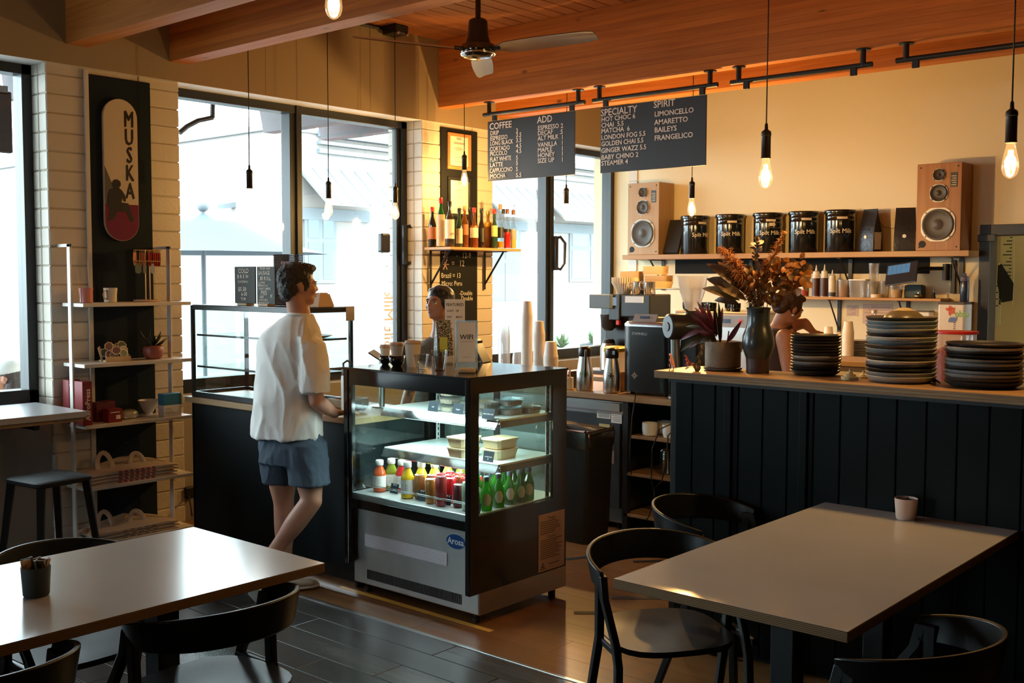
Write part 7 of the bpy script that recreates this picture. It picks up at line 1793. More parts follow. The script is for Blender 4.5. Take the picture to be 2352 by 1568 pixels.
for x, m_, lab, w_ in ((-.075, mat('enamel_green', (.12, .16, .11), .4), 'square green enamel key ring on the lower bar', .022), (-.03, mat('enamel_grey', (.2, .17, .15), .5), 'small grey fluffy key ring on the lower bar', .012), (.025, mat('enamel_silver', (.55, .58, .62), .25, .7), 'silver diamond shaped key ring on the lower bar', .014)):
    t = thing('key_ring', lab, 'key ring', (ks.x + x, ks.y - .03, ks.z + .2455), 0, 'key rings on the lower bar')
    MB().prism([(-w_, -.02), (-w_ * .6, 0), (w_ * .6, 0), (w_, -.02), (w_ * .9, -.055), (0, -.065), (-w_ * .9, -.055)], -.002, .002, Matrix(((1, 0, 0, 0), (0, 0, 1, 0), (0, 1, 0, 0), (0, 0, 0, 1)))).build('charm', m_, t, False)
    o = bpy.data.objects.new('ring', rgm); COL.objects.link(o); o.parent = t
# sticker tray
s_ = onS(1, 262); stk = thing('sticker_tray', 'small wooden tray full of die cut stickers on the second shelf', 'tray', s_)
MB().rbox((-.085, -.04, 0), (.085, .05, .012), .002, 1).build('tray_floor', wood('ash_wood', (.62, .46, .28), (.52, .36, .2), 'x', 1., .5), stk, False)
MB().box((-.085, -.042, .0), (.085, -.038, .032)).build('tray_front', wood('ash_wood', (.62, .46, .28), (.52, .36, .2), 'x', 1., .5), stk, False)
MB().add([(-.09, .0, 0), (-.08, .0, 0), (-.095, .01, .1), (-.11, .01, .09), (-.09, .004, 0), (-.08, .004, 0), (-.095, .014, .1), (-.11, .014, .09)], [(0, 1, 2, 3), (7, 6, 5, 4), (0, 3, 7, 4), (1, 5, 6, 2)]).build('tray_back', wood('ash_wood', (.62, .46, .28), (.52, .36, .2), 'x', 1., .5), stk, False)
for k in range(16):
    x, z = kr.uniform(-.06, .07), .03 + .075 * kr.random(); r_ = kr.uniform(.024, .034); n = 14; y = -.03 + .005 * k
    Mk = Matrix.Translation((x, y, z)) @ Euler((PI / 2 - .25, kr.uniform(-.4, .4), kr.uniform(-.3, .3))).to_matrix().to_4x4()
    o = MB().prism([(r_ * (1 + .12 * (q % 2)) * math.cos(2 * PI * q / n), r_ * (1 + .12 * (q % 2)) * math.sin(2 * PI * q / n) * .85) for q in range(n)], 0, .0008, Mk).build('sticker', mat('sticker_rim', (.72, .62, .56), .5), stk, False)
    MB().prism([(r_ * .8 * (1 + .15 * (q % 2)) * math.cos(2 * PI * q / n), r_ * .8 * (1 + .15 * (q % 2)) * math.sin(2 * PI * q / n) * .85) for q in range(n)], .0008, .0012, Mk).build('sticker_print', (mat('print_plum', (.16, .07, .08), .5), mat('print_green', (.06, .09, .06), .5), mat('print_lilac', (.3, .24, .28), .5))[k % 3], o, False)
# succulent
s_ = onS(1, 350); su = thing('potted_succulent', 'spiky succulent in a rounded terracotta bowl on the second shelf', 'potted plant', s_)
MB().lathe([(.042, 0), (.055, .012), (.066, .04), (.064, .07), (.054, .088), (.05, .088), (.055, .07), (.0, .07)], 30).build('pot', mat('terracotta', (.34, .085, .05), .5, coat=.2), su, False, True)
for k in range(16):
    a = k * 2.4; e = .35 + (k % 4) * .28; l = .085 + .03 * (k % 3); m = MB(); d = V(math.cos(a) * math.cos(e), math.sin(a) * math.cos(e), math.sin(e)); leaf(m, V(0, 0, .075) + d * .01, V(0, 0, .075) + d * l, .012, -.08, tuple(V(0, 0, 1).cross(d).cross(d) * -1), 5, .5, .3); m.build('leaf', mat('succulent_green', (.022, .045, .03), .5), su, False, True)
# third shelf goods
def carton_box(name, label, k, x, v_, sx, sy, h, m, rz=0., cat='box'):
    p = onS(k, x, v_); t = thing(name, label, cat, p, rz); MB().rbox((-sx / 2, -sy / 2, 0), (sx / 2, sy / 2, h), .002, 1).build('carton', m, t, False); return t
red = mat('carton_red', (.24, .018, .022), .45)
b1 = carton_box('press_box', 'tall red coffee press box with vertical white lettering on the third shelf', 2, 187, 6.27, .062, .1, .27, red)
t_ = text('AeroPress', .05, white_txt, b1, (.018, -.0508, .03), 0, ext=.0003, world=False, bold=.02); t_.matrix_basis = Matrix.Translation((.017, -.0506, .03)) @ Euler((PI / 2, 0, 0)).to_matrix().to_4x4() @ Matrix.Rotation(PI / 2, 4, 'Z') @ Matrix.Diagonal((.046, .046, .046, 1))
b2 = carton_box('press_box', 'red coffee press tin with a photo front, left end of the third shelf', 2, 160, 6.425, .075, .08, .27, red)
MB().box((-.03, -.0415, .13), (.03, -.0402, .21)).build('photo_print', mat('photo_grey', (.3, .22, .2), .5), b2, False); MB().box((-.034, -.0415, .235), (.034, -.0402, .245)).build('print_band', white_txt, b2, False)
for x, v_, lab, sx in ((222, 6.36, 'dark red filter carton standing behind the press box', .075), (243, 6.40, 'dark red filter carton second from the press box', .06)): carton_box('filter_carton', lab, 2, x, v_, sx, .08, .12, mat('carton_maroon', (.12, .012, .018), .5))
b3 = carton_box('filter_carton', 'small red carton with a white cup picture at the shelf front', 2, 253, 6.27, .095, .07, .085, red)
MB().rbox((.005, -.0362, .02), (.035, -.0352, .045), .0004, 1).build('cup_print', white_txt, b3, False); MB().box((-.03, -.036, .06), (.03, -.0352, .066)).build('print_line', white_txt, b3, False)
s_ = onS(2, 290, 6.33); bagp = thing('wrapped_server', 'clear wrapped white coffee server lying on the third shelf', 'package', s_)
MB().sphere((0, 0, .032), .06, 16, 10, (1.15, .7, .53)).build('wrap', glass('poly_wrap', (.9, .9, .9), .15, .15, body=(.7, .66, .6), bodyf=.35), bagp, False, True); MB().rbox((-.045, -.03, .005), (.045, .03, .05), .01).build('server', porcelain, bagp, False)
s_ = onS(2, 337, 6.37); dr = thing('pour_over_dripper', 'white ceramic pour over dripper with a handle on the third shelf', 'dripper', s_)
MB().lathe([(.055, 0), (.06, .004), (.06, .009), (.025, .012), (.024, .022), (.03, .025), (.066, .1), (.069, .104), (.063, .104), (.028, .03), (.0, .03)], 30).build('cone', porcelain, dr, False, 40); MB().tube([(.06, 0, .088), (.085, 0, .085), (.092, 0, .065), (.075, 0, .045), (.046, 0, .055)], .0055, 8).build('handle', porcelain, dr, False, True)
s_ = onS(2, 386, 6.255); fb = thing('filter_box', 'blue and white paper filter box on the third shelf', 'box', s_)
MB().rbox((-.065, -.035, 0), (.065, .035, .076), .002, 1).build('carton', porcelain, fb, False); MB().rbox((-.0652, -.0352, .076), (.0652, .0352, .15), .002, 1).build('blue_top', mat('carton_blue', (.02, .17, .28), .5), fb, False)
t_ = text('papers', .034, dark_txt, fb, (.045, -.0356, .02), 0, ext=.0003, world=False); t_.matrix_basis = Matrix.Translation((.062, -.0358, .135)) @ Euler((PI / 2, 0, 0)).to_matrix().to_4x4() @ Matrix.Rotation(-PI / 2, 4, 'Z') @ Matrix.Diagonal((.03, .03, .03, 1))
for k in range(3): MB().box((-.055, -.036, .052 - k * .012), (-.01 + .01 * k, -.0352, .057 - k * .012)).build('print_line', mat('grey_print', (.4, .4, .4), .7), fb, False)
# tote bags
canvas = mat('canvas_tote', (.62, .50, .38), .9, bump=.3, bscale=250)
def totes(k, n, seed, red_print, lab):
    rr = random.Random(seed)
    for i in range(n):
        t = thing('tote_bag', lab % ORD[i], 'tote bag', (3.523 + rr.uniform(-.008, .008), 6.325, SHZ[k] + .0003 + i * .021), rr.uniform(-.015, .015), 'folded canvas totes')
        m = MB(); nu, nv = 16, 6; top = []; 
        for a in range(nu + 1):
            for b in range(nv + 1):
                x = -.295 + .59 * a / nu; y = -.112 + .224 * b / nv; edge = min(a, nu - a) / nu * 5
                z = .0195 * min(1, edge + .45) * (1 - .25 * (b == 0)) + (rr.uniform(-.002, .002)) + (.05 * (b / nv) ** 2 * max(0, 1 - abs(a / nu - .55) * 2.2) if i == n - 1 else 0)
                top.append((x, y, max(z, .006)))
        fs = [(a * (nv + 1) + b, (a + 1) * (nv + 1) + b, (a + 1) * (nv + 1) + b + 1, a * (nv + 1) + b + 1) for a in range(nu) for b in range(nv)]
        N = len(top); bot = [(x, y, 0) for x, y, z in top]
        rim = [a * (nv + 1) for a in range(nu + 1)] + [nu * (nv + 1) + b for b in range(1, nv + 1)] + [a * (nv + 1) + nv for a in range(nu - 1, -1, -1)] + [b for b in range(nv - 1, 0, -1)]
        m.add(top + bot, fs + [tuple(N + q for q in reversed(f)) for f in fs] + [(rim[q], rim[(q + 1) % len(rim)], N + rim[(q + 1) % len(rim)], N + rim[q]) for q in range(len(rim))])
        m.build('folded_canvas', canvas, t, False, 60)
        if red_print:
            for q in range(7): MB().box((-.12 + q * .038, -.1128, .003), (-.12 + q * .038 + .024, -.1116, .015)).build('red_print', mat('tote_red', (.42, .05, .06), .8), t, False)
        else:
            for q in range(5): MB().box((-.1 + q * .05, -.1128, .005 + .003 * (q % 2)), (-.1 + q * .05 + .035, -.1116, .009 + .003 * (q % 2))).build('dark_print', mat('tote_ink', (.08, .07, .07), .8), t, False)
        if i == n - 1:
            for hx in (-.2, .02):
                MB().tube([(hx + .05 - .05 * math.cos(PI * q / 10), .0 + .03 * math.sin(PI * q / 10), .02 + (.10 if hx < 0 else .07) * math.sin(PI * q / 10)) for q in range(11)], .016, 8, flat=((0, 1, 0), .18)).build('strap', canvas, t, False, True)
totes(3, 4, 3, True, 'cream canvas tote with red print, %s in the fourth shelf pile'); totes(4, 3, 9, False, 'cream canvas tote with dark print, %s in the lowest shelf pile')
# window bar counter and stool
wc = thing('window_ledge_counter', 'grey topped ledge counter under the left window', 'counter', (1.8, 6.1, 0))
MB().rbox((.95, 5.88, .885), (3.035, V1 + .02, .921), .003).build('ledge_top', mat('ledge_grey', (.42, .42, .43), .25, spec=.5), wc)
MB().rbox((.95, 5.90, .862), (3.02, V1 + .02, .885), .002, 1).build('ledge_core', ply_edge, wc)
for uu in (1.2, 2.85): MB().box((uu, 6.15, .8), (uu + .03, V1 + .028, .862)).build('wall_bracket', black_metal, wc)
stl = thing('bar_stool', 'black square seat bar stool under the left ledge counter', 'stool', (at(112, 1095, z=.66).x, at(112, 1095, z=.66).y, 0), RAD(8))
shell([rect_ring(.15, .15, .635, .04), rect_ring(.16, .16, .642, .05), rect_ring(.16, .16, .658, .05), rect_ring(.15, .15, .664, .045)], True, True).build('seat', mat('stool_black', (.006, .006, .007), .6, spec=.3), stl, False, 40)
for a in (-1, 1):
    for b in (-1, 1): MB().tube([(a * .128, b * .128, .64), (a * .19, b * .19, 0)], [.026, .015], 4).build('leg', mat('stool_black', (.006, .006, .007), .6, spec=.3), stl, False)
for a in (-1, 1): MB().rbox((a * .158 - .01, -.15, .25), (a * .158 + .01, .15, .272), .003).build('foot_rail', mat('stool_black', (.006, .006, .007), .6, spec=.3), stl, False); MB().rbox((-.15, a * .158 - .01, .25), (.15, a * .158 + .01, .272), .003).build('foot_rail', mat('stool_black', (.006, .006, .007), .6, spec=.3), stl, False)
pw = thing('power_outlet', 'black power plug and cable low on the wall beside the counter', 'plug', at(432, 1130, v=V1 + .02))
c = at(432, 1130, v=V1 + .02); MB().rbox((c.x - .04, V1 - .02, c.z - .04), (c.x + .04, V1 + .03, c.z + .04), .006).build('plug', ck, pw)
MB().tube([c, at(438, 1160, v=6.4), at(441, 1185, v=6.35)], .005, 6).build('cable', cord_mat, pw, smooth=True)
# black tape guide lines on the floor
tp_ = mat('floor_tape_black', (.015, .014, .013), .6)
for k, (a, b, lab) in enumerate((((1300, 1284), (1450, 1268), 'black floor tape strip furthest from us beside the fridge'), ((1455, 1290), (1640, 1284), 'black floor tape strip seen through the chair back'), ((1405, 1372), (1560, 1374), 'black floor tape strip under the plywood table corner'), ((1318, 1407), (1560, 1408), 'black floor tape strip nearest us behind the chair legs'))):
    p, q = at(*a, z=.001), at(*b, z=.001); d = (q - p).normalized(); s_ = V(-d.y, d.x, 0) * .022
    solo('floor_tape_strip', lab, 'tape', MB().add([p - s_, q - s_, q + s_, p + s_, p - s_ + V(0, 0, .0012), q - s_ + V(0, 0, .0012), q + s_ + V(0, 0, .0012), p + s_ + V(0, 0, .0012)], [(3, 2, 1, 0), (4, 5, 6, 7), (0, 1, 5, 4), (1, 2, 6, 5), (2, 3, 7, 6), (3, 0, 4, 7)]), tp_)
# window lettering on the sash glass, meant to be read from the street
wl_ = text('Spilt Milk', 1., white_txt, w1, (0, 0, 0), 0, ext=.002, world=False)
c = at(882, 630, v=V1 + .232)
wl_.matrix_basis = parent_matrix(w1).inverted() @ Matrix(((0, .145, 0, c.x), (0, 0, .3, V1 + .232), (.15, 0, 0, c.z - .70), (0, 0, 0, 1)))
# ================================================================== people
def loft(m, rings, n=20, power=2.4):
    """Closed tube through rings (centre, half-width vector, half-depth vector)."""
    o = len(m.v)
    for c, ax, ay in rings:
        c, ax, ay = Vector(c), Vector(ax), Vector(ay)
        for k in range(n):
            a = 2 * PI * k / n; cs, sn = math.cos(a), math.sin(a)
            x = math.copysign(abs(cs) ** (2 / power), cs); y = math.copysign(abs(sn) ** (2 / power), sn)
            m.v.append(tuple(c + ax * x + ay * y))
    R = len(rings)
    for i in range(R - 1):
        for k in range(n): m.f.append((o + i * n + k, o + i * n + (k + 1) % n, o + (i + 1) * n + (k + 1) % n, o + (i + 1) * n + k))
    m.f.append(tuple(o + k for k in reversed(range(n)))); m.f.append(tuple(o + (R - 1) * n + k for k in range(n)))
    return m
def limb(m, pts, n=14):
    """Rounded tapering limb through (point, radius)."""
    P_ = [Vector(p) for p, r in pts]; rs = [r for p, r in pts]
    fine, fr_ = [], []
    for i in range(len(P_) - 1):
        for k in range(6): f = k / 6; fine.append(P_[i].lerp(P_[i + 1], f)); s_ = f * f * (3 - 2 * f); fr_.append(rs[i] + (rs[i + 1] - rs[i]) * s_)
    fine.append(P_[-1]); fr_.append(rs[-1])
    m.tube(fine, fr_, n)
    m.sphere(P_[0], rs[0], 12, 8); m.sphere(P_[-1], rs[-1], 12, 8)
    for p, r in pts[1:-1]: m.sphere(p, r, 12, 8)
    return m
def fuse(name, m, material, parent, voxel=.008, smooth=6, folds=0., fscale=9., stretch=(1, 1, 1)):
    """Merge overlapping solids into one continuous skin."""
    ob = bpy.data.objects.new(name, m.mesh(name, material)); COL.objects.link(ob)
    rm = ob.modifiers.new('merge', 'REMESH'); rm.mode = 'VOXEL'; rm.voxel_size = voxel; rm.use_smooth_shade = True
    sm = ob.modifiers.new('soft', 'SMOOTH'); sm.factor = .6; sm.iterations = smooth
    dg = bpy.context.evaluated_depsgraph_get(); dg.update()
    me = bpy.data.meshes.new_from_object(ob.evaluated_get(dg)); me.name = name
    bpy.data.objects.remove(ob)
    if folds:
        from mathutils import noise
        me.update()
        nr = [v.normal.copy() for v in me.vertices]
        for v, q in zip(me.vertices, nr):
            p = Vector((v.co.x * stretch[0], v.co.y * stretch[1], v.co.z * stretch[2])) * fscale
            p += Vector((noise.noise(p * .4 + Vector((7, 3, 1))), noise.noise(p * .4), 0)) * .9
            a1 = 1 - abs(noise.noise(p)) * 2.2; a2 = 1 - abs(noise.noise(p * 2.1 + Vector((5, 5, 5)))) * 2.2
            v.co += q * (folds * (a1 * abs(a1) + .4 * a2 * abs(a2) - .45))
    if not me.materials: me.materials.append(material)
    me.polygons.foreach_set('use_smooth', [True] * len(me.polygons))
    if parent is not None:
        me.transform(parent_matrix(parent).inverted())
    o = bpy.data.objects.new(name, me); COL.objects.link(o); o.parent = parent
    return o
def skin_mat(name, col): return mat(name, col, .5, sss=.15, var=.12, vscale=18, bump=.05, bscale=150)
def head(m, c, f, up, s_=1., female=False):
    """Skull, jaw, nose, lips, brow and ears around centre c, looking along f."""
    f = Vector(f).normalized(); up = (Vector(up) - f * f.dot(Vector(up))).normalized(); r = f.cross(up)
    def P(x, y, z): return Vector(c) + r * (x * s_) + f * (y * s_) + up * (z * s_)
    def ell(x, y, z, a, b, d):
        o = len(m.v); m.sphere((0, 0, 0), 1., 18, 12)
        m.v[o:] = [tuple(P(x + q[0] * a, y + q[1] * b, z + q[2] * d)) for q in m.v[o:]]
    jw = .052 if female else .058
    ell(0, -.012, .03, .073, .09, .082)            # cranium
    ell(0, .025, -.01, .062, .066, .085)           # face
    ell(0, .028, -.062, jw, .056, .042)            # jaw
    ell(0, .062, -.083, .022, .022, .018)          # chin
    for q in (-1, 1):
        ell(q * .034, .062, -.02, .024, .02, .022)  # cheeks
        ell(q * .076, -.012, -.012, .008, .018, .03)  # ears
        ell(q * .030, .078, .021, .02, .010, .007)  # brow
    limb(m, [(P(0, .083, .014), .009 * s_), (P(0, .098, -.018), .0115 * s_)], 10)   # nose
    for q in (-1, 1): m.sphere(P(q * .010, .094, -.022), .008 * s_, 8, 6)
    ell(0, .084, -.045, .020, .010, .0055); ell(0, .083, -.0555, .018, .010, .006)  # lips
    return P, r, f, up
def face_bits(t, P, s_, lipcol, browcol, irisc=(.03, .015, .01)):
    for q in (-1, 1):
        e = MB().sphere(P(q * .030, .0725, .002), .0125 * s_, 14, 10).build('eye', mat('eye_white', (.75, .72, .68), .2), t, smooth=True)
        MB().sphere(P(q * .030 - .002, .0815, .002), .0056 * s_, 10, 8).build('iris', mat('iris_dark', irisc, .1), e, smooth=True)
        MB().tube([P(q * .013, .0865, .017), P(q * .028, .0885, .0225), P(q * .045, .079, .019)], [.0022, .003, .0016], 6).build('eyebrow', browcol, t, smooth=True)
        MB().tube([P(q * .016, .0825, .006), P(q * .030, .0865, .0115), P(q * .043, .078, .006)], [.0012, .002, .0012], 6).build('eyelash', browcol, t, smooth=True)
    m = MB(); 
    m.tube([P(-.021, .0855, -.0475), P(-.008, .0945, -.0445), P(0, .0945, -.046), P(.008, .0945, -.0445), P(.021, .0855, -.0475)], [.001, .004, .0035, .004, .001], 7)
    m.tube([P(-.019, .0855, -.052), P(0, .0935, -.0575), P(.019, .0855, -.052)], [.001, .0046, .001], 7)
    m.build('lips', lipcol, t, smooth=True)
def hand(m, wrist, d, palm_n, s_=1., curl=.5, thumb=1):
    """Palm with four unequal bent fingers and a thumb leaving its side."""
    d = Vector(d).normalized(); n = Vector(palm_n); n = (n - d * n.dot(d)).normalized(); sd = d.cross(n)
    w0 = Vector(wrist)
    loft(m, [(w0, sd * .026 * s_, n * .018 * s_), (w0 + d * .04 * s_, sd * .036 * s_, n * .015 * s_), (w0 + d * .085 * s_, sd * .040 * s_, n * .012 * s_)], 12)
    for k, l in enumerate((.068, .078, .072, .055)):
        b = w0 + d * .082 * s_ + sd * ((.03 - .02 * k) * s_)
        d1 = (d + n * curl * .5).normalized(); d2 = (d + n * curl * 1.2).normalized(); d3 = (d + n * curl * 2.2).normalized()
        p1 = b + d1 * l * .45 * s_; p2 = p1 + d2 * l * .32 * s_; p3 = p2 + d3 * l * .25 * s_
        limb(m, [(b, .0098 * s_), (p1, .0092 * s_), (p2, .0086 * s_), (p3, .0072 * s_)], 8)
    b = w0 + d * .025 * s_ + sd * (.03 * thumb * s_); p1 = b + (d * .7 + sd * .7 * thumb + n * .3).normalized() * .035 * s_; p2 = p1 + (d + n * .5 + sd * .2 * thumb).normalized() * .03 * s_
    limb(m, [(b, .012 * s_), (p1, .0095 * s_), (p2, .007 * s_)], 8)
def hair_shell(name, t, P, s_, col, pieces, voxel=.006, rough=None, folds=.004, fscale=60, stretch=(1, 1, 1)):
    m = MB()
    for x, y, z, a, b, d in pieces:
        o = len(m.v); m.sphere((0, 0, 0), 1., 20, 14); m.v[o:] = [tuple(P(x + q[0] * a, y + q[1] * b, z + q[2] * d)) for q in m.v[o:]]
    return fuse(name, m, col, t, voxel, 3, folds, fscale, stretch)
# ---- the man at the counter ----------------------------------------------------
mn = thing('person', 'man in a white t-shirt and blue shorts leaning on the service counter', 'person', (3.50, 4.62, 0))
skin = skin_mat('skin_light', (.50, .235, .15))
fwd_b = (FW * .88 + RT * .47); fwd_b.z = 0; fwd_b.normalize(); rgt_b = Vector((fwd_b.y, -fwd_b.x, 0)); UPZ = Vector((0, 0, 1))
sk_ = MB()
hc = dp(686, 657, 5.70); hf = (RT * .86 + FW * .50); hf.z = .02
Pm, hr, hfw, hup = head(sk_, hc, hf, UPZ + RT * .05, 1.02)
limb(sk_, [(hc + UPZ * -.04 - hfw * .02, .058), (dp(688, 722, 5.71), .06), (dp(680, 745, 5.72), .07)])
hipR, kneeR, ankR, toeR = dp(703, 1040, 5.66), dp(716, 1150, 5.60), dp(606, 1298, 5.58), dp(568, 1372, 5.56)
hipL, kneeL, ankL = dp(644, 1040, 5.76), dp(652, 1160, 5.80), dp(655, 1305, 5.80)
ankL.z = .085
torso = [dp(664, 770, 5.72), dp(662, 860, 5.72), dp(668, 950, 5.72), dp(673, 1035, 5.71)]
loft(sk_, [(torso[0] + UPZ * .05, rgt_b * .09, fwd_b * .06), (torso[0], rgt_b * .14, fwd_b * .085), (torso[1], rgt_b * .17, fwd_b * .11), (torso[2], rgt_b * .155, fwd_b * .105), (torso[3], rgt_b * .165, fwd_b * .115)])
limb(sk_, [(hipR, .085), (hipR.lerp(kneeR, .55), .073), (kneeR, .056), (kneeR.lerp(ankR, .3), .056), (kneeR.lerp(ankR, .72), .040), (ankR, .034)])
limb(sk_, [(hipL, .085), (hipL.lerp(kneeL, .55), .073), (kneeL, .055), (kneeL.lerp(ankL, .3), .055), (kneeL.lerp(ankL, .72), .040), (ankL, .034)])
shR, elR, wrR = dp(716, 790, 5.62), dp(727, 922, 5.58), dp(768, 949, 5.72)
limb(sk_, [(shR + UPZ * -.03, .045), (shR.lerp(elR, .6), .046), (elR, .041), (elR.lerp(wrR, .35), .042), (wrR, .028)])
hw_ = at(771, 951, z=.958)
wrR2 = Vector((wrR.x, wrR.y, max(wrR.z, .962)))
hd_ = Vector((.97, -.12, 0))
hand(sk_, wrR2, hd_, (0, 0, -1), 1.0, .25, 1)
shL, elL, wrL = dp(615, 785, 5.84), dp(622, 900, 5.92), dp(640, 985, 5.90)
limb(sk_, [(shL + UPZ * -.03, .042), (shL.lerp(elL, .6), .042), (elL, .040), (wrL, .028)])
hand(sk_, wrL, UPZ * -1 + rgt_b * .2, rgt_b, 1.0, .3, 1)
fuse('body', sk_, skin, mn, .0075, 5)
face_bits(mn, Pm, 1.02, mat('lips_light', (.42, .15, .11), .45), mat('brow_brown', (.035, .02, .012), .8))
dkh = mat('hair_dark_brown', (.022, .015, .011), .6, bump=.9, bscale=90, sheen=.2)
hair_shell('hair', mn, Pm, 1.02, dkh, [(0, -.022, .048, .081, .094, .078), (0, -.055, .0, .074, .055, .07), (0, .03, .088, .062, .055, .032), (0, -.065, -.035, .056, .038, .045), (-.066, .012, .02, .012, .028, .045), (.066, .012, .02, .012, .028, .045), (0, .062, .092, .05, .028, .022)], .006, None, .006, 45)
sh_ = MB()
def slab(px_, py, w_, hwd, hdp): return (dp(px_, py, w_), rgt_b * hwd, fwd_b * hdp)
loft(sh_, [slab(690, 723, 5.71, .064, .064), slab(684, 735, 5.72, .095, .082), slab(674, 756, 5.72, .150, .10), slab(667, 782, 5.72, .182, .118), slab(663, 830, 5.72, .190, .130), slab(661, 890, 5.72, .194, .138), slab(660, 955, 5.72, .199, .146), slab(660, 1004, 5.72, .203, .152)], 28, 2.3)
slv = shR.lerp(elR, .84)
loft(sh_, [(shR + UPZ * .045 - rgt_b * .055, rgt_b * .05, fwd_b * .06), (shR + UPZ * .005, rgt_b * .068, fwd_b * .078), (shR.lerp(elR, .4), rgt_b * .072, fwd_b * .082), (slv, rgt_b * .072, fwd_b * .084)], 20, 2.2)
loft(sh_, [(shL + UPZ * .04 + rgt_b * .05, rgt_b * .05, fwd_b * .06), (shL + fwd_b * .02, rgt_b * .058, fwd_b * .075), (shL.lerp(elL, .7), rgt_b * .058, fwd_b * .07)], 20, 2.2)
tee = mat('white_cotton', (.80, .76, .72), .85, bump=.12, bscale=220, sheen=.2)
shirt = fuse('t_shirt', sh_, tee, mn, .009, 3, .011, 7.5, (1, 1, .33))
MB().tube([dp(689, 725, 5.71) + rgt_b * (.066 * math.cos(a * PI / 10)) + fwd_b * (.066 * math.sin(a * PI / 10)) + UPZ * (.004 + .006 * math.sin(a * PI / 10 + PI)) for a in range(21)], .0085, 8).build('collar', tee, shirt, smooth=True)
so = MB()
loft(so, [slab(668, 985, 5.72, .178, .125), slab(672, 1035, 5.71, .185, .135), slab(674, 1062, 5.71, .19, .14)], 26)
loft(so, [(hipR + UPZ * .06, rgt_b * .10, fwd_b * .12), (hipR.lerp(kneeR, .35), rgt_b * .102, fwd_b * .112), (hipR.lerp(kneeR, .66), rgt_b * .102, fwd_b * .108)], 20)
loft(so, [(hipL + UPZ * .06, rgt_b * .10, fwd_b * .12), (hipL.lerp(kneeL, .35), rgt_b * .10, fwd_b * .110), (hipL.lerp(kneeL, .56), rgt_b * .10, fwd_b * .106)], 20)
fuse('shorts', so, mat('slate_blue_cotton', (.050, .072, .105), .85, bump=.12, bscale=200), mn, .009, 2, .006, 11, (1, 1, .5))
def shoe(t, heel, d, tilt, m, sole):
    d = Vector(d); d.z = 0; d.normalize(); s_ = Vector((d.y, -d.x, 0)); up = (UPZ * math.cos(tilt) + d * math.sin(tilt)); fd = (d * math.cos(tilt) - UPZ * math.sin(tilt))
    h0 = Vector(heel)
    b = MB()
    loft(b, [(h0 - fd * .02 + up * .035, s_ * .025, up * .03), (h0 + up * .045, s_ * .036, up * .042), (h0 + fd * .07 + up * .045, s_ * .038, up * .04), (h0 + fd * .15 + up * .036, s_ * .047, up * .028), (h0 + fd * .22 + up * .03, s_ * .043, up * .02), (h0 + fd * .26 + up * .026, s_ * .022, up * .012)], 16)
    o = fuse('shoe', b, m, t, .006, 3)
    q = MB(); loft(q, [(h0 - fd * .025 + up * .014, s_ * .028, up * .014), (h0 + fd * .05 + up * .014, s_ * .042, up * .014), (h0 + fd * .16 + up * .014, s_ * .050, up * .014), (h0 + fd * .23 + up * .014, s_ * .044, up * .014), (h0 + fd * .268 + up * .014, s_ * .02, up * .013)], 16)
    q.build('sole', sole, o, smooth=40)
shm = mat('sneaker_cream', (.62, .54, .44), .7); sol = mat('sneaker_sole', (.72, .66, .58), .6)
hl = Vector((ankL.x, ankL.y, 0)) - fwd_b * .04 - Vector((RT.x, RT.y, 0)) * .06
shoe(mn, hl, (RT * .9 + FW * .35), 0, shm, sol)
hr2 = Vector((ankR.x, ankR.y, ankR.z - .06)); tdir = (toeR - ankR); 
toe_end = at(566, 1388, z=.01)
dvec = Vector((toe_end.x - ankR.x, toe_end.y - ankR.y, 0)); 
shoe(mn, Vector((toe_end.x, toe_end.y, 0)) + Vector((fwd_b.x, fwd_b.y, 0)) * -.02 + UPZ * .235 - fwd_b * .03, fwd_b, RAD(62), shm, sol)
# ---- the woman behind the counter -------------------------------------------------
wm = thing('person', 'woman in an olive brown t-shirt behind the fridge, looking up at the man', 'person', (4.80, 4.72, 0))
wsk = skin_mat('skin_tan', (.43, .205, .125))
wf_ = (RT * -.60 - FW * .80); wf_.z = .10; wb_f = (RT * -.45 - FW * .89); wb_f.z = 0; wb_f.normalize(); wb_r = Vector((wb_f.y, -wb_f.x, 0))
m = MB(); whc = dp(1009, 698, 6.70)
Pw, _, _, _ = head(m, whc, wf_, UPZ, .98, True)
limb(m, [(whc + UPZ * -.045 - Vector(wf_).normalized() * .015, .047), (dp(1010, 752, 6.72), .047), (dp(1010, 775, 6.72), .06)])
c0 = dp(1010, 800, 6.73)
def wr_(z, a, b): return (Vector((c0.x, c0.y, z)), wb_r * a, wb_f * b)
loft(m, [wr_(1.31, .07, .055), wr_(1.24, .150, .085), wr_(1.12, .150, .10), wr_(1.0, .125, .09), wr_(.90, .15, .10), wr_(.80, .165, .11)])
for q in (-1, 1):
    s0 = Vector((c0.x, c0.y, 1.215)) + wb_r * (q * .170); e0 = s0 + wb_r * (q * .06) + UPZ * -.26; h0 = e0 + wb_f * .16 + UPZ * -.10 - wb_r * (q * .05)
    limb(m, [(s0, .052), (s0.lerp(e0, .5), .042), (e0, .036), (h0, .024)]); hand(m, h0, wb_f + wb_r * (-q * .3), (0, 0, -1), .9, .4, -q)
    hp = Vector((c0.x, c0.y, .86)) + wb_r * (q * .085); limb(m, [(hp, .085), (Vector((hp.x, hp.y, .46)), .055), (Vector((hp.x, hp.y, .08)), .036)])
fuse('body', m, wsk, wm, .007, 4)
face_bits(wm, Pw, .98, mat('lips_rose', (.36, .12, .10), .4), mat('brow_black', (.015, .010, .008), .8))
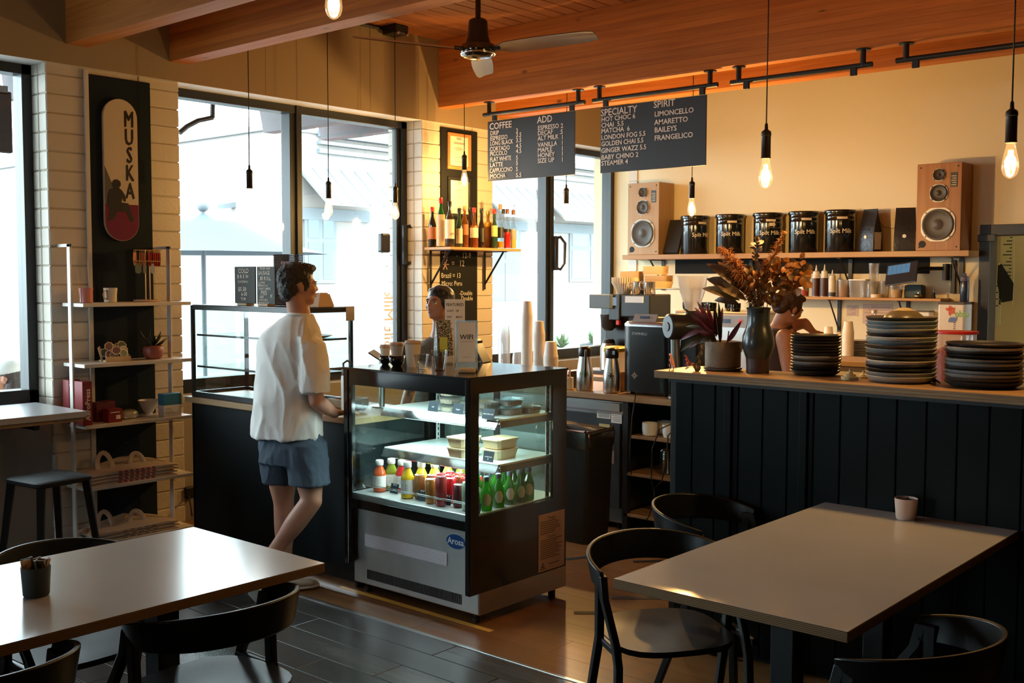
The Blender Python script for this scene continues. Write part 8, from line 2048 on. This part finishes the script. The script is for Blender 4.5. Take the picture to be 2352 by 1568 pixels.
MB().tube([Pw(-.012, .0905, -.0505), Pw(0, .093, -.0515), Pw(.012, .0905, -.0505)], .0022, 6).build('teeth', mat('teeth_white', (.75, .72, .68), .3), wm, smooth=True)
blkh = mat('hair_black', (.010, .008, .007), .38, sheen=.2)
hair_shell('hair', wm, Pw, .98, blkh, [(0, -.018, .050, .080, .094, .076), (0, -.07, .0, .07, .05, .07), (-.060, .0, .02, .02, .052, .058), (.060, .0, .02, .02, .052, .058), (-.03, .018, .082, .038, .045, .022), (.03, .018, .082, .038, .045, .022), (0, -.105, -.03, .035, .035, .04), (.03, -.10, -.10, .032, .028, .09), (.045, -.085, -.17, .028, .024, .07)], .006, None, .0015, 70)
so = MB()
loft(so, [wr_(1.325, .066, .058), wr_(1.305, .095, .074), wr_(1.265, .150, .094), wr_(1.225, .178, .104), wr_(1.12, .170, .118), wr_(1.0, .152, .112), wr_(.86, .178, .125), wr_(.78, .185, .13)], 26)
for q in (-1, 1):
    s0 = Vector((c0.x, c0.y, 1.208)) + wb_r * (q * .168); e0 = s0 + wb_r * (q * .06) + UPZ * -.26; limb(so, [(Vector((c0.x, c0.y, 1.262)) + wb_r * (q * .10), .045), (s0, .056), (s0.lerp(e0, .65), .060)])
fuse('t_shirt', so, mat('olive_cotton', (.115, .082, .052), .9, bump=.1, bscale=200), wm, .009, 3, .004, 8, (1, 1, .5))
tr = MB()
loft(tr, [wr_(.86, .168, .118), wr_(.78, .172, .12)], 22)
for q in (-1, 1): hp = Vector((c0.x, c0.y, .82)) + wb_r * (q * .085); loft(tr, [(hp, wb_r * .09, wb_f * .1), (Vector((hp.x, hp.y, .45)), wb_r * .075, wb_f * .075), (Vector((hp.x, hp.y, .08)), wb_r * .06, wb_f * .065)], 16)
fuse('trousers', tr, mat('trouser_black', (.015, .015, .017), .85), wm, .012, 3)
for q in (-1, 1): shoe(wm, Vector((c0.x, c0.y, 0)) + wb_r * (q * .085) - wb_f * .05, wb_f, 0, mat('shoe_black', (.015, .015, .015), .6), mat('sole_black', (.02, .02, .02), .7))
# ---- the barista at the back ---------------------------------------------------------
ba = thing('person', 'barista in a brown strap top bending over the work area behind the vase', 'person', (6.2, 3.0, 0))
bsk = skin_mat('skin_warm', (.46, .20, .115))
bf = (RT * .80 + FW * .45); bf.z = -.42; bbf = (RT * .55 + FW * .8); bbf.z = 0; bbf.normalize(); bbr = Vector((bbf.y, -bbf.x, 0))
m = MB(); bhc = dp(1812, 706, 6.62)
Pb, _, _, _ = head(m, bhc, bf, UPZ + RT * .3, .98, True)
nb = dp(1792, 742, 6.65); limb(m, [(bhc - Vector(bf).normalized() * .03 + UPZ * -.03, .046), (nb, .05), (dp(1786, 762, 6.66), .065)])
bs0 = dp(1788, 775, 6.68); bs1 = dp(1786, 840, 6.72)
loft(m, [(bs0 + UPZ * .05, bbr * .10, bbf * .06), (bs0, bbr * .16, bbf * .085), (bs1, bbr * .15, bbf * .1), (Vector((bs1.x, bs1.y, 1.0)), bbr * .12, bbf * .09), (Vector((bs1.x, bs1.y, .82)), bbr * .16, bbf * .11)])
sR = dp(1802, 775, 6.55); eR = dp(1812, 860, 6.50); hR = dp(1836, 900, 6.6)
limb(m, [(sR, .056), (sR.lerp(eR, .5), .047), (eR, .038), (hR, .026)]); hand(m, hR, bbf, (0, 0, -1), .9, .4, -1)
sL = dp(1815, 748, 6.80); eL = dp(1848, 742, 6.85); hL = dp(1868, 762, 6.85)
limb(m, [(sL, .045), (eL, .034), (hL, .022)]); hand(m, hL, RT * .6 + UPZ * -.8, FW, .9, .4, 1)
for q in (-1, 1): hp = Vector((bs1.x, bs1.y, .85)) + bbr * (q * .085); limb(m, [(hp, .085), (Vector((hp.x, hp.y, .46)), .055), (Vector((hp.x, hp.y, .08)), .036)])
fuse('body', m, bsk, ba, .008, 4)
face_bits(ba, Pb, .98, mat('lips_rose', (.36, .12, .10), .4), mat('brow_brown', (.035, .02, .012), .8))
hair_shell('hair', ba, Pb, .98, mat('hair_auburn', (.055, .025, .014), .5, bump=.5, bscale=90), [(0, -.026, .046, .080, .093, .078), (0, -.07, .0, .07, .05, .07), (-.064, -.005, .015, .016, .045, .05), (.064, -.005, .015, .016, .045, .05), (0, -.118, .0, .045, .04, .045), (0, .04, .085, .055, .04, .025)], .006, None, .003, 50)
so = MB(); loft(so, [(bs0 + UPZ * .035, bbr * .128, bbf * .086), (bs0, bbr * .168, bbf * .1), (bs1, bbr * .163, bbf * .112), (Vector((bs1.x, bs1.y, 1.0)), bbr * .135, bbf * .102), (Vector((bs1.x, bs1.y, .84)), bbr * .172, bbf * .122)], 24)
tk_ = mat('strap_top_brown', (.055, .028, .020), .85)
fuse('strap_top', so, tk_, ba, .009, 3)
for q in (-1, 1): MB().tube([bs0 + bbr * (q * .09) + bbf * .09 + UPZ * -.03, bs0 + bbr * (q * .10) + UPZ * .045, bs0 + bbr * (q * .09) - bbf * .09 + UPZ * -.03], .014, 6, flat=((0, 0, 1), .6)).build('strap', tk_, ba, smooth=True)
MB().tube([dp(1770, 755, 6.64), dp(1780, 759, 6.60), dp(1793, 760, 6.575), dp(1806, 756, 6.565), dp(1818, 750, 6.60)], [.011, .013, .013, .012, .009], 8).build('strap', tk_, ba, smooth=True)
tr = MB(); loft(tr, [(Vector((bs1.x, bs1.y, .88)), bbr * .166, bbf * .116), (Vector((bs1.x, bs1.y, .8)), bbr * .172, bbf * .12)], 22)
for q in (-1, 1): hp = Vector((bs1.x, bs1.y, .84)) + bbr * (q * .085); loft(tr, [(hp, bbr * .09, bbf * .1), (Vector((hp.x, hp.y, .45)), bbr * .07, bbf * .07), (Vector((hp.x, hp.y, .08)), bbr * .055, bbf * .06)], 16)
fuse('trousers', tr, mat('trouser_black', (.015, .015, .017), .85), ba, .012, 3)
for q in (-1, 1): shoe(ba, Vector((bs1.x, bs1.y, 0)) + bbr * (q * .085) - bbf * .05, bbf, 0, mat('shoe_black', (.015, .015, .015), .6), mat('sole_black', (.02, .02, .02), .7))
MB().sphere(Pb(.078, -.012, -.045), .008, 10, 8).build('earring', mat('pearl', (.75, .7, .65), .25), ba, smooth=True)
mp_ = dp(1850, 772, 6.9)
wp_ = thing('milk_bowl', 'white bowl held low by the barista', 'bowl', (mp_.x + .02, mp_.y - .02, mp_.z - .16))
MB().lathe([(.03, 0), (.06, .015), (.075, .06), (.073, .062), (.055, .02), (0, .01)], 28).build('bowl', porcelain, wp_, False, True)
# ---- someone seated outside the left window ------------------------------------------------
og_ = thing('person', 'person in a white cap with long hair seated outside the left window', 'person', (2.9, 7.25, -.12))
m = MB(); ohc = at(14, 868, v=7.25); of = Vector((-.75, .65, -.1)); obf = Vector((-.7, .7, 0)).normalized(); obr = Vector((obf.y, -obf.x, 0))
Po, _, _, _ = head(m, ohc, of, UPZ, 1., True)
limb(m, [(ohc + UPZ * -.05, .048), (ohc + UPZ * -.14, .055)])
oc = Vector((ohc.x, ohc.y, 0))
loft(m, [(oc + UPZ * (ohc.z - .16), obr * .12, obf * .07), (oc + UPZ * (ohc.z - .22), obr * .18, obf * .09), (oc + UPZ * (ohc.z - .42), obr * .16, obf * .1), (oc + UPZ * (ohc.z - .62), obr * .17, obf * .12)])
zs = ohc.z - .62
for q in (-1, 1):
    hp = oc + UPZ * zs + obr * (q * .09); kn = hp + obf * .42; limb(m, [(hp, .085), (kn, .06), (Vector((kn.x, kn.y, -.04)), .04)])
    s0 = oc + UPZ * (ohc.z - .22) + obr * (q * .17); e0 = s0 + UPZ * -.27 + obr * (q * .04); h0 = e0 + obf * .22 + UPZ * -.02; limb(m, [(s0, .05), (e0, .037), (h0, .025)]); hand(m, h0, obf, (0, 0, -1), .9, .4, -q)
fuse('body', m, skin_mat('skin_light', (.50, .235, .15)), og_, .009, 3)
face_bits(og_, Po, 1., mat('lips_rose', (.36, .12, .10), .4), mat('brow_brown', (.035, .02, .012), .8))
hair_shell('hair', og_, Po, 1., mat('hair_ash', (.035, .028, .024), .5, bump=.6, bscale=80), [(0, -.03, .03, .080, .088, .07), (0, -.075, -.05, .075, .05, .09), (-.055, -.05, -.08, .03, .05, .09), (.055, -.05, -.08, .03, .05, .09), (0, -.085, -.13, .075, .04, .07)], .008, None, .004, 60)
m = MB(); 
for x, y, z, a, b, d in ((0, -.02, .055, .088, .098, .072),):
    o = len(m.v); m.sphere((0, 0, 0), 1., 24, 14); m.v[o:] = [tuple(Po(x + q[0] * a, y + q[1] * b, z + max(q[2], -.35) * d)) for q in m.v[o:]]
cp = m.build('cap', mat('cap_white_cotton', (.62, .62, .62), .8), og_, smooth=True)
MB().add([Po(-.07, .05, .035), Po(.07, .05, .035), Po(.055, .15, .02), Po(-.055, .15, .02), Po(-.07, .05, .03), Po(.07, .05, .03), Po(.055, .15, .015), Po(-.055, .15, .015)], [(0, 1, 2, 3), (7, 6, 5, 4), (2, 1, 5, 6), (3, 2, 6, 7), (0, 3, 7, 4), (1, 0, 4, 5)]).build('brim', mat('cap_white_cotton', (.62, .62, .62), .8), cp)
MB().tube([Po(.03 * math.cos(a * PI / 8), -.117, .035 + .022 * math.sin(a * PI / 8)) for a in range(9)], .006, 6).build('cap_opening', ck, cp, smooth=True)
so = MB(); loft(so, [(oc + UPZ * (ohc.z - .165), obr * .13, obf * .08), (oc + UPZ * (ohc.z - .22), obr * .19, obf * .1), (oc + UPZ * (ohc.z - .42), obr * .175, obf * .115), (oc + UPZ * (ohc.z - .64), obr * .185, obf * .135)], 22)
fuse('top', so, mat('pale_top', (.55, .45, .42), .85), og_, .011, 3)
tr = MB(); 
for q in (-1, 1): hp = oc + UPZ * zs + obr * (q * .09); kn = hp + obf * .43; limb(tr, [(hp, .10), (kn, .075), (Vector((kn.x, kn.y, .02)), .06)])
fuse('trousers', tr, mat('denim', (.08, .1, .14), .85), og_, .012, 3)
oc2 = thing('patio_stool', 'grey street seat carrying the person in the white cap', 'stool', (ohc.x, ohc.y, -.12)); MB().rbox((-.2, -.2, zs - .11 + .12 - .03), (.2, .2, zs - .106 + .12), .01).build('seat', ext_trim, oc2, False)
for a in (-.16, .16):
    for b in (-.16, .16): MB().cyl((a, b, 0), (a, b, zs - .11 + .12 - .03), .018, 8).build('leg', ext_trim, oc2, False)
bpy.context.view_layer.update()
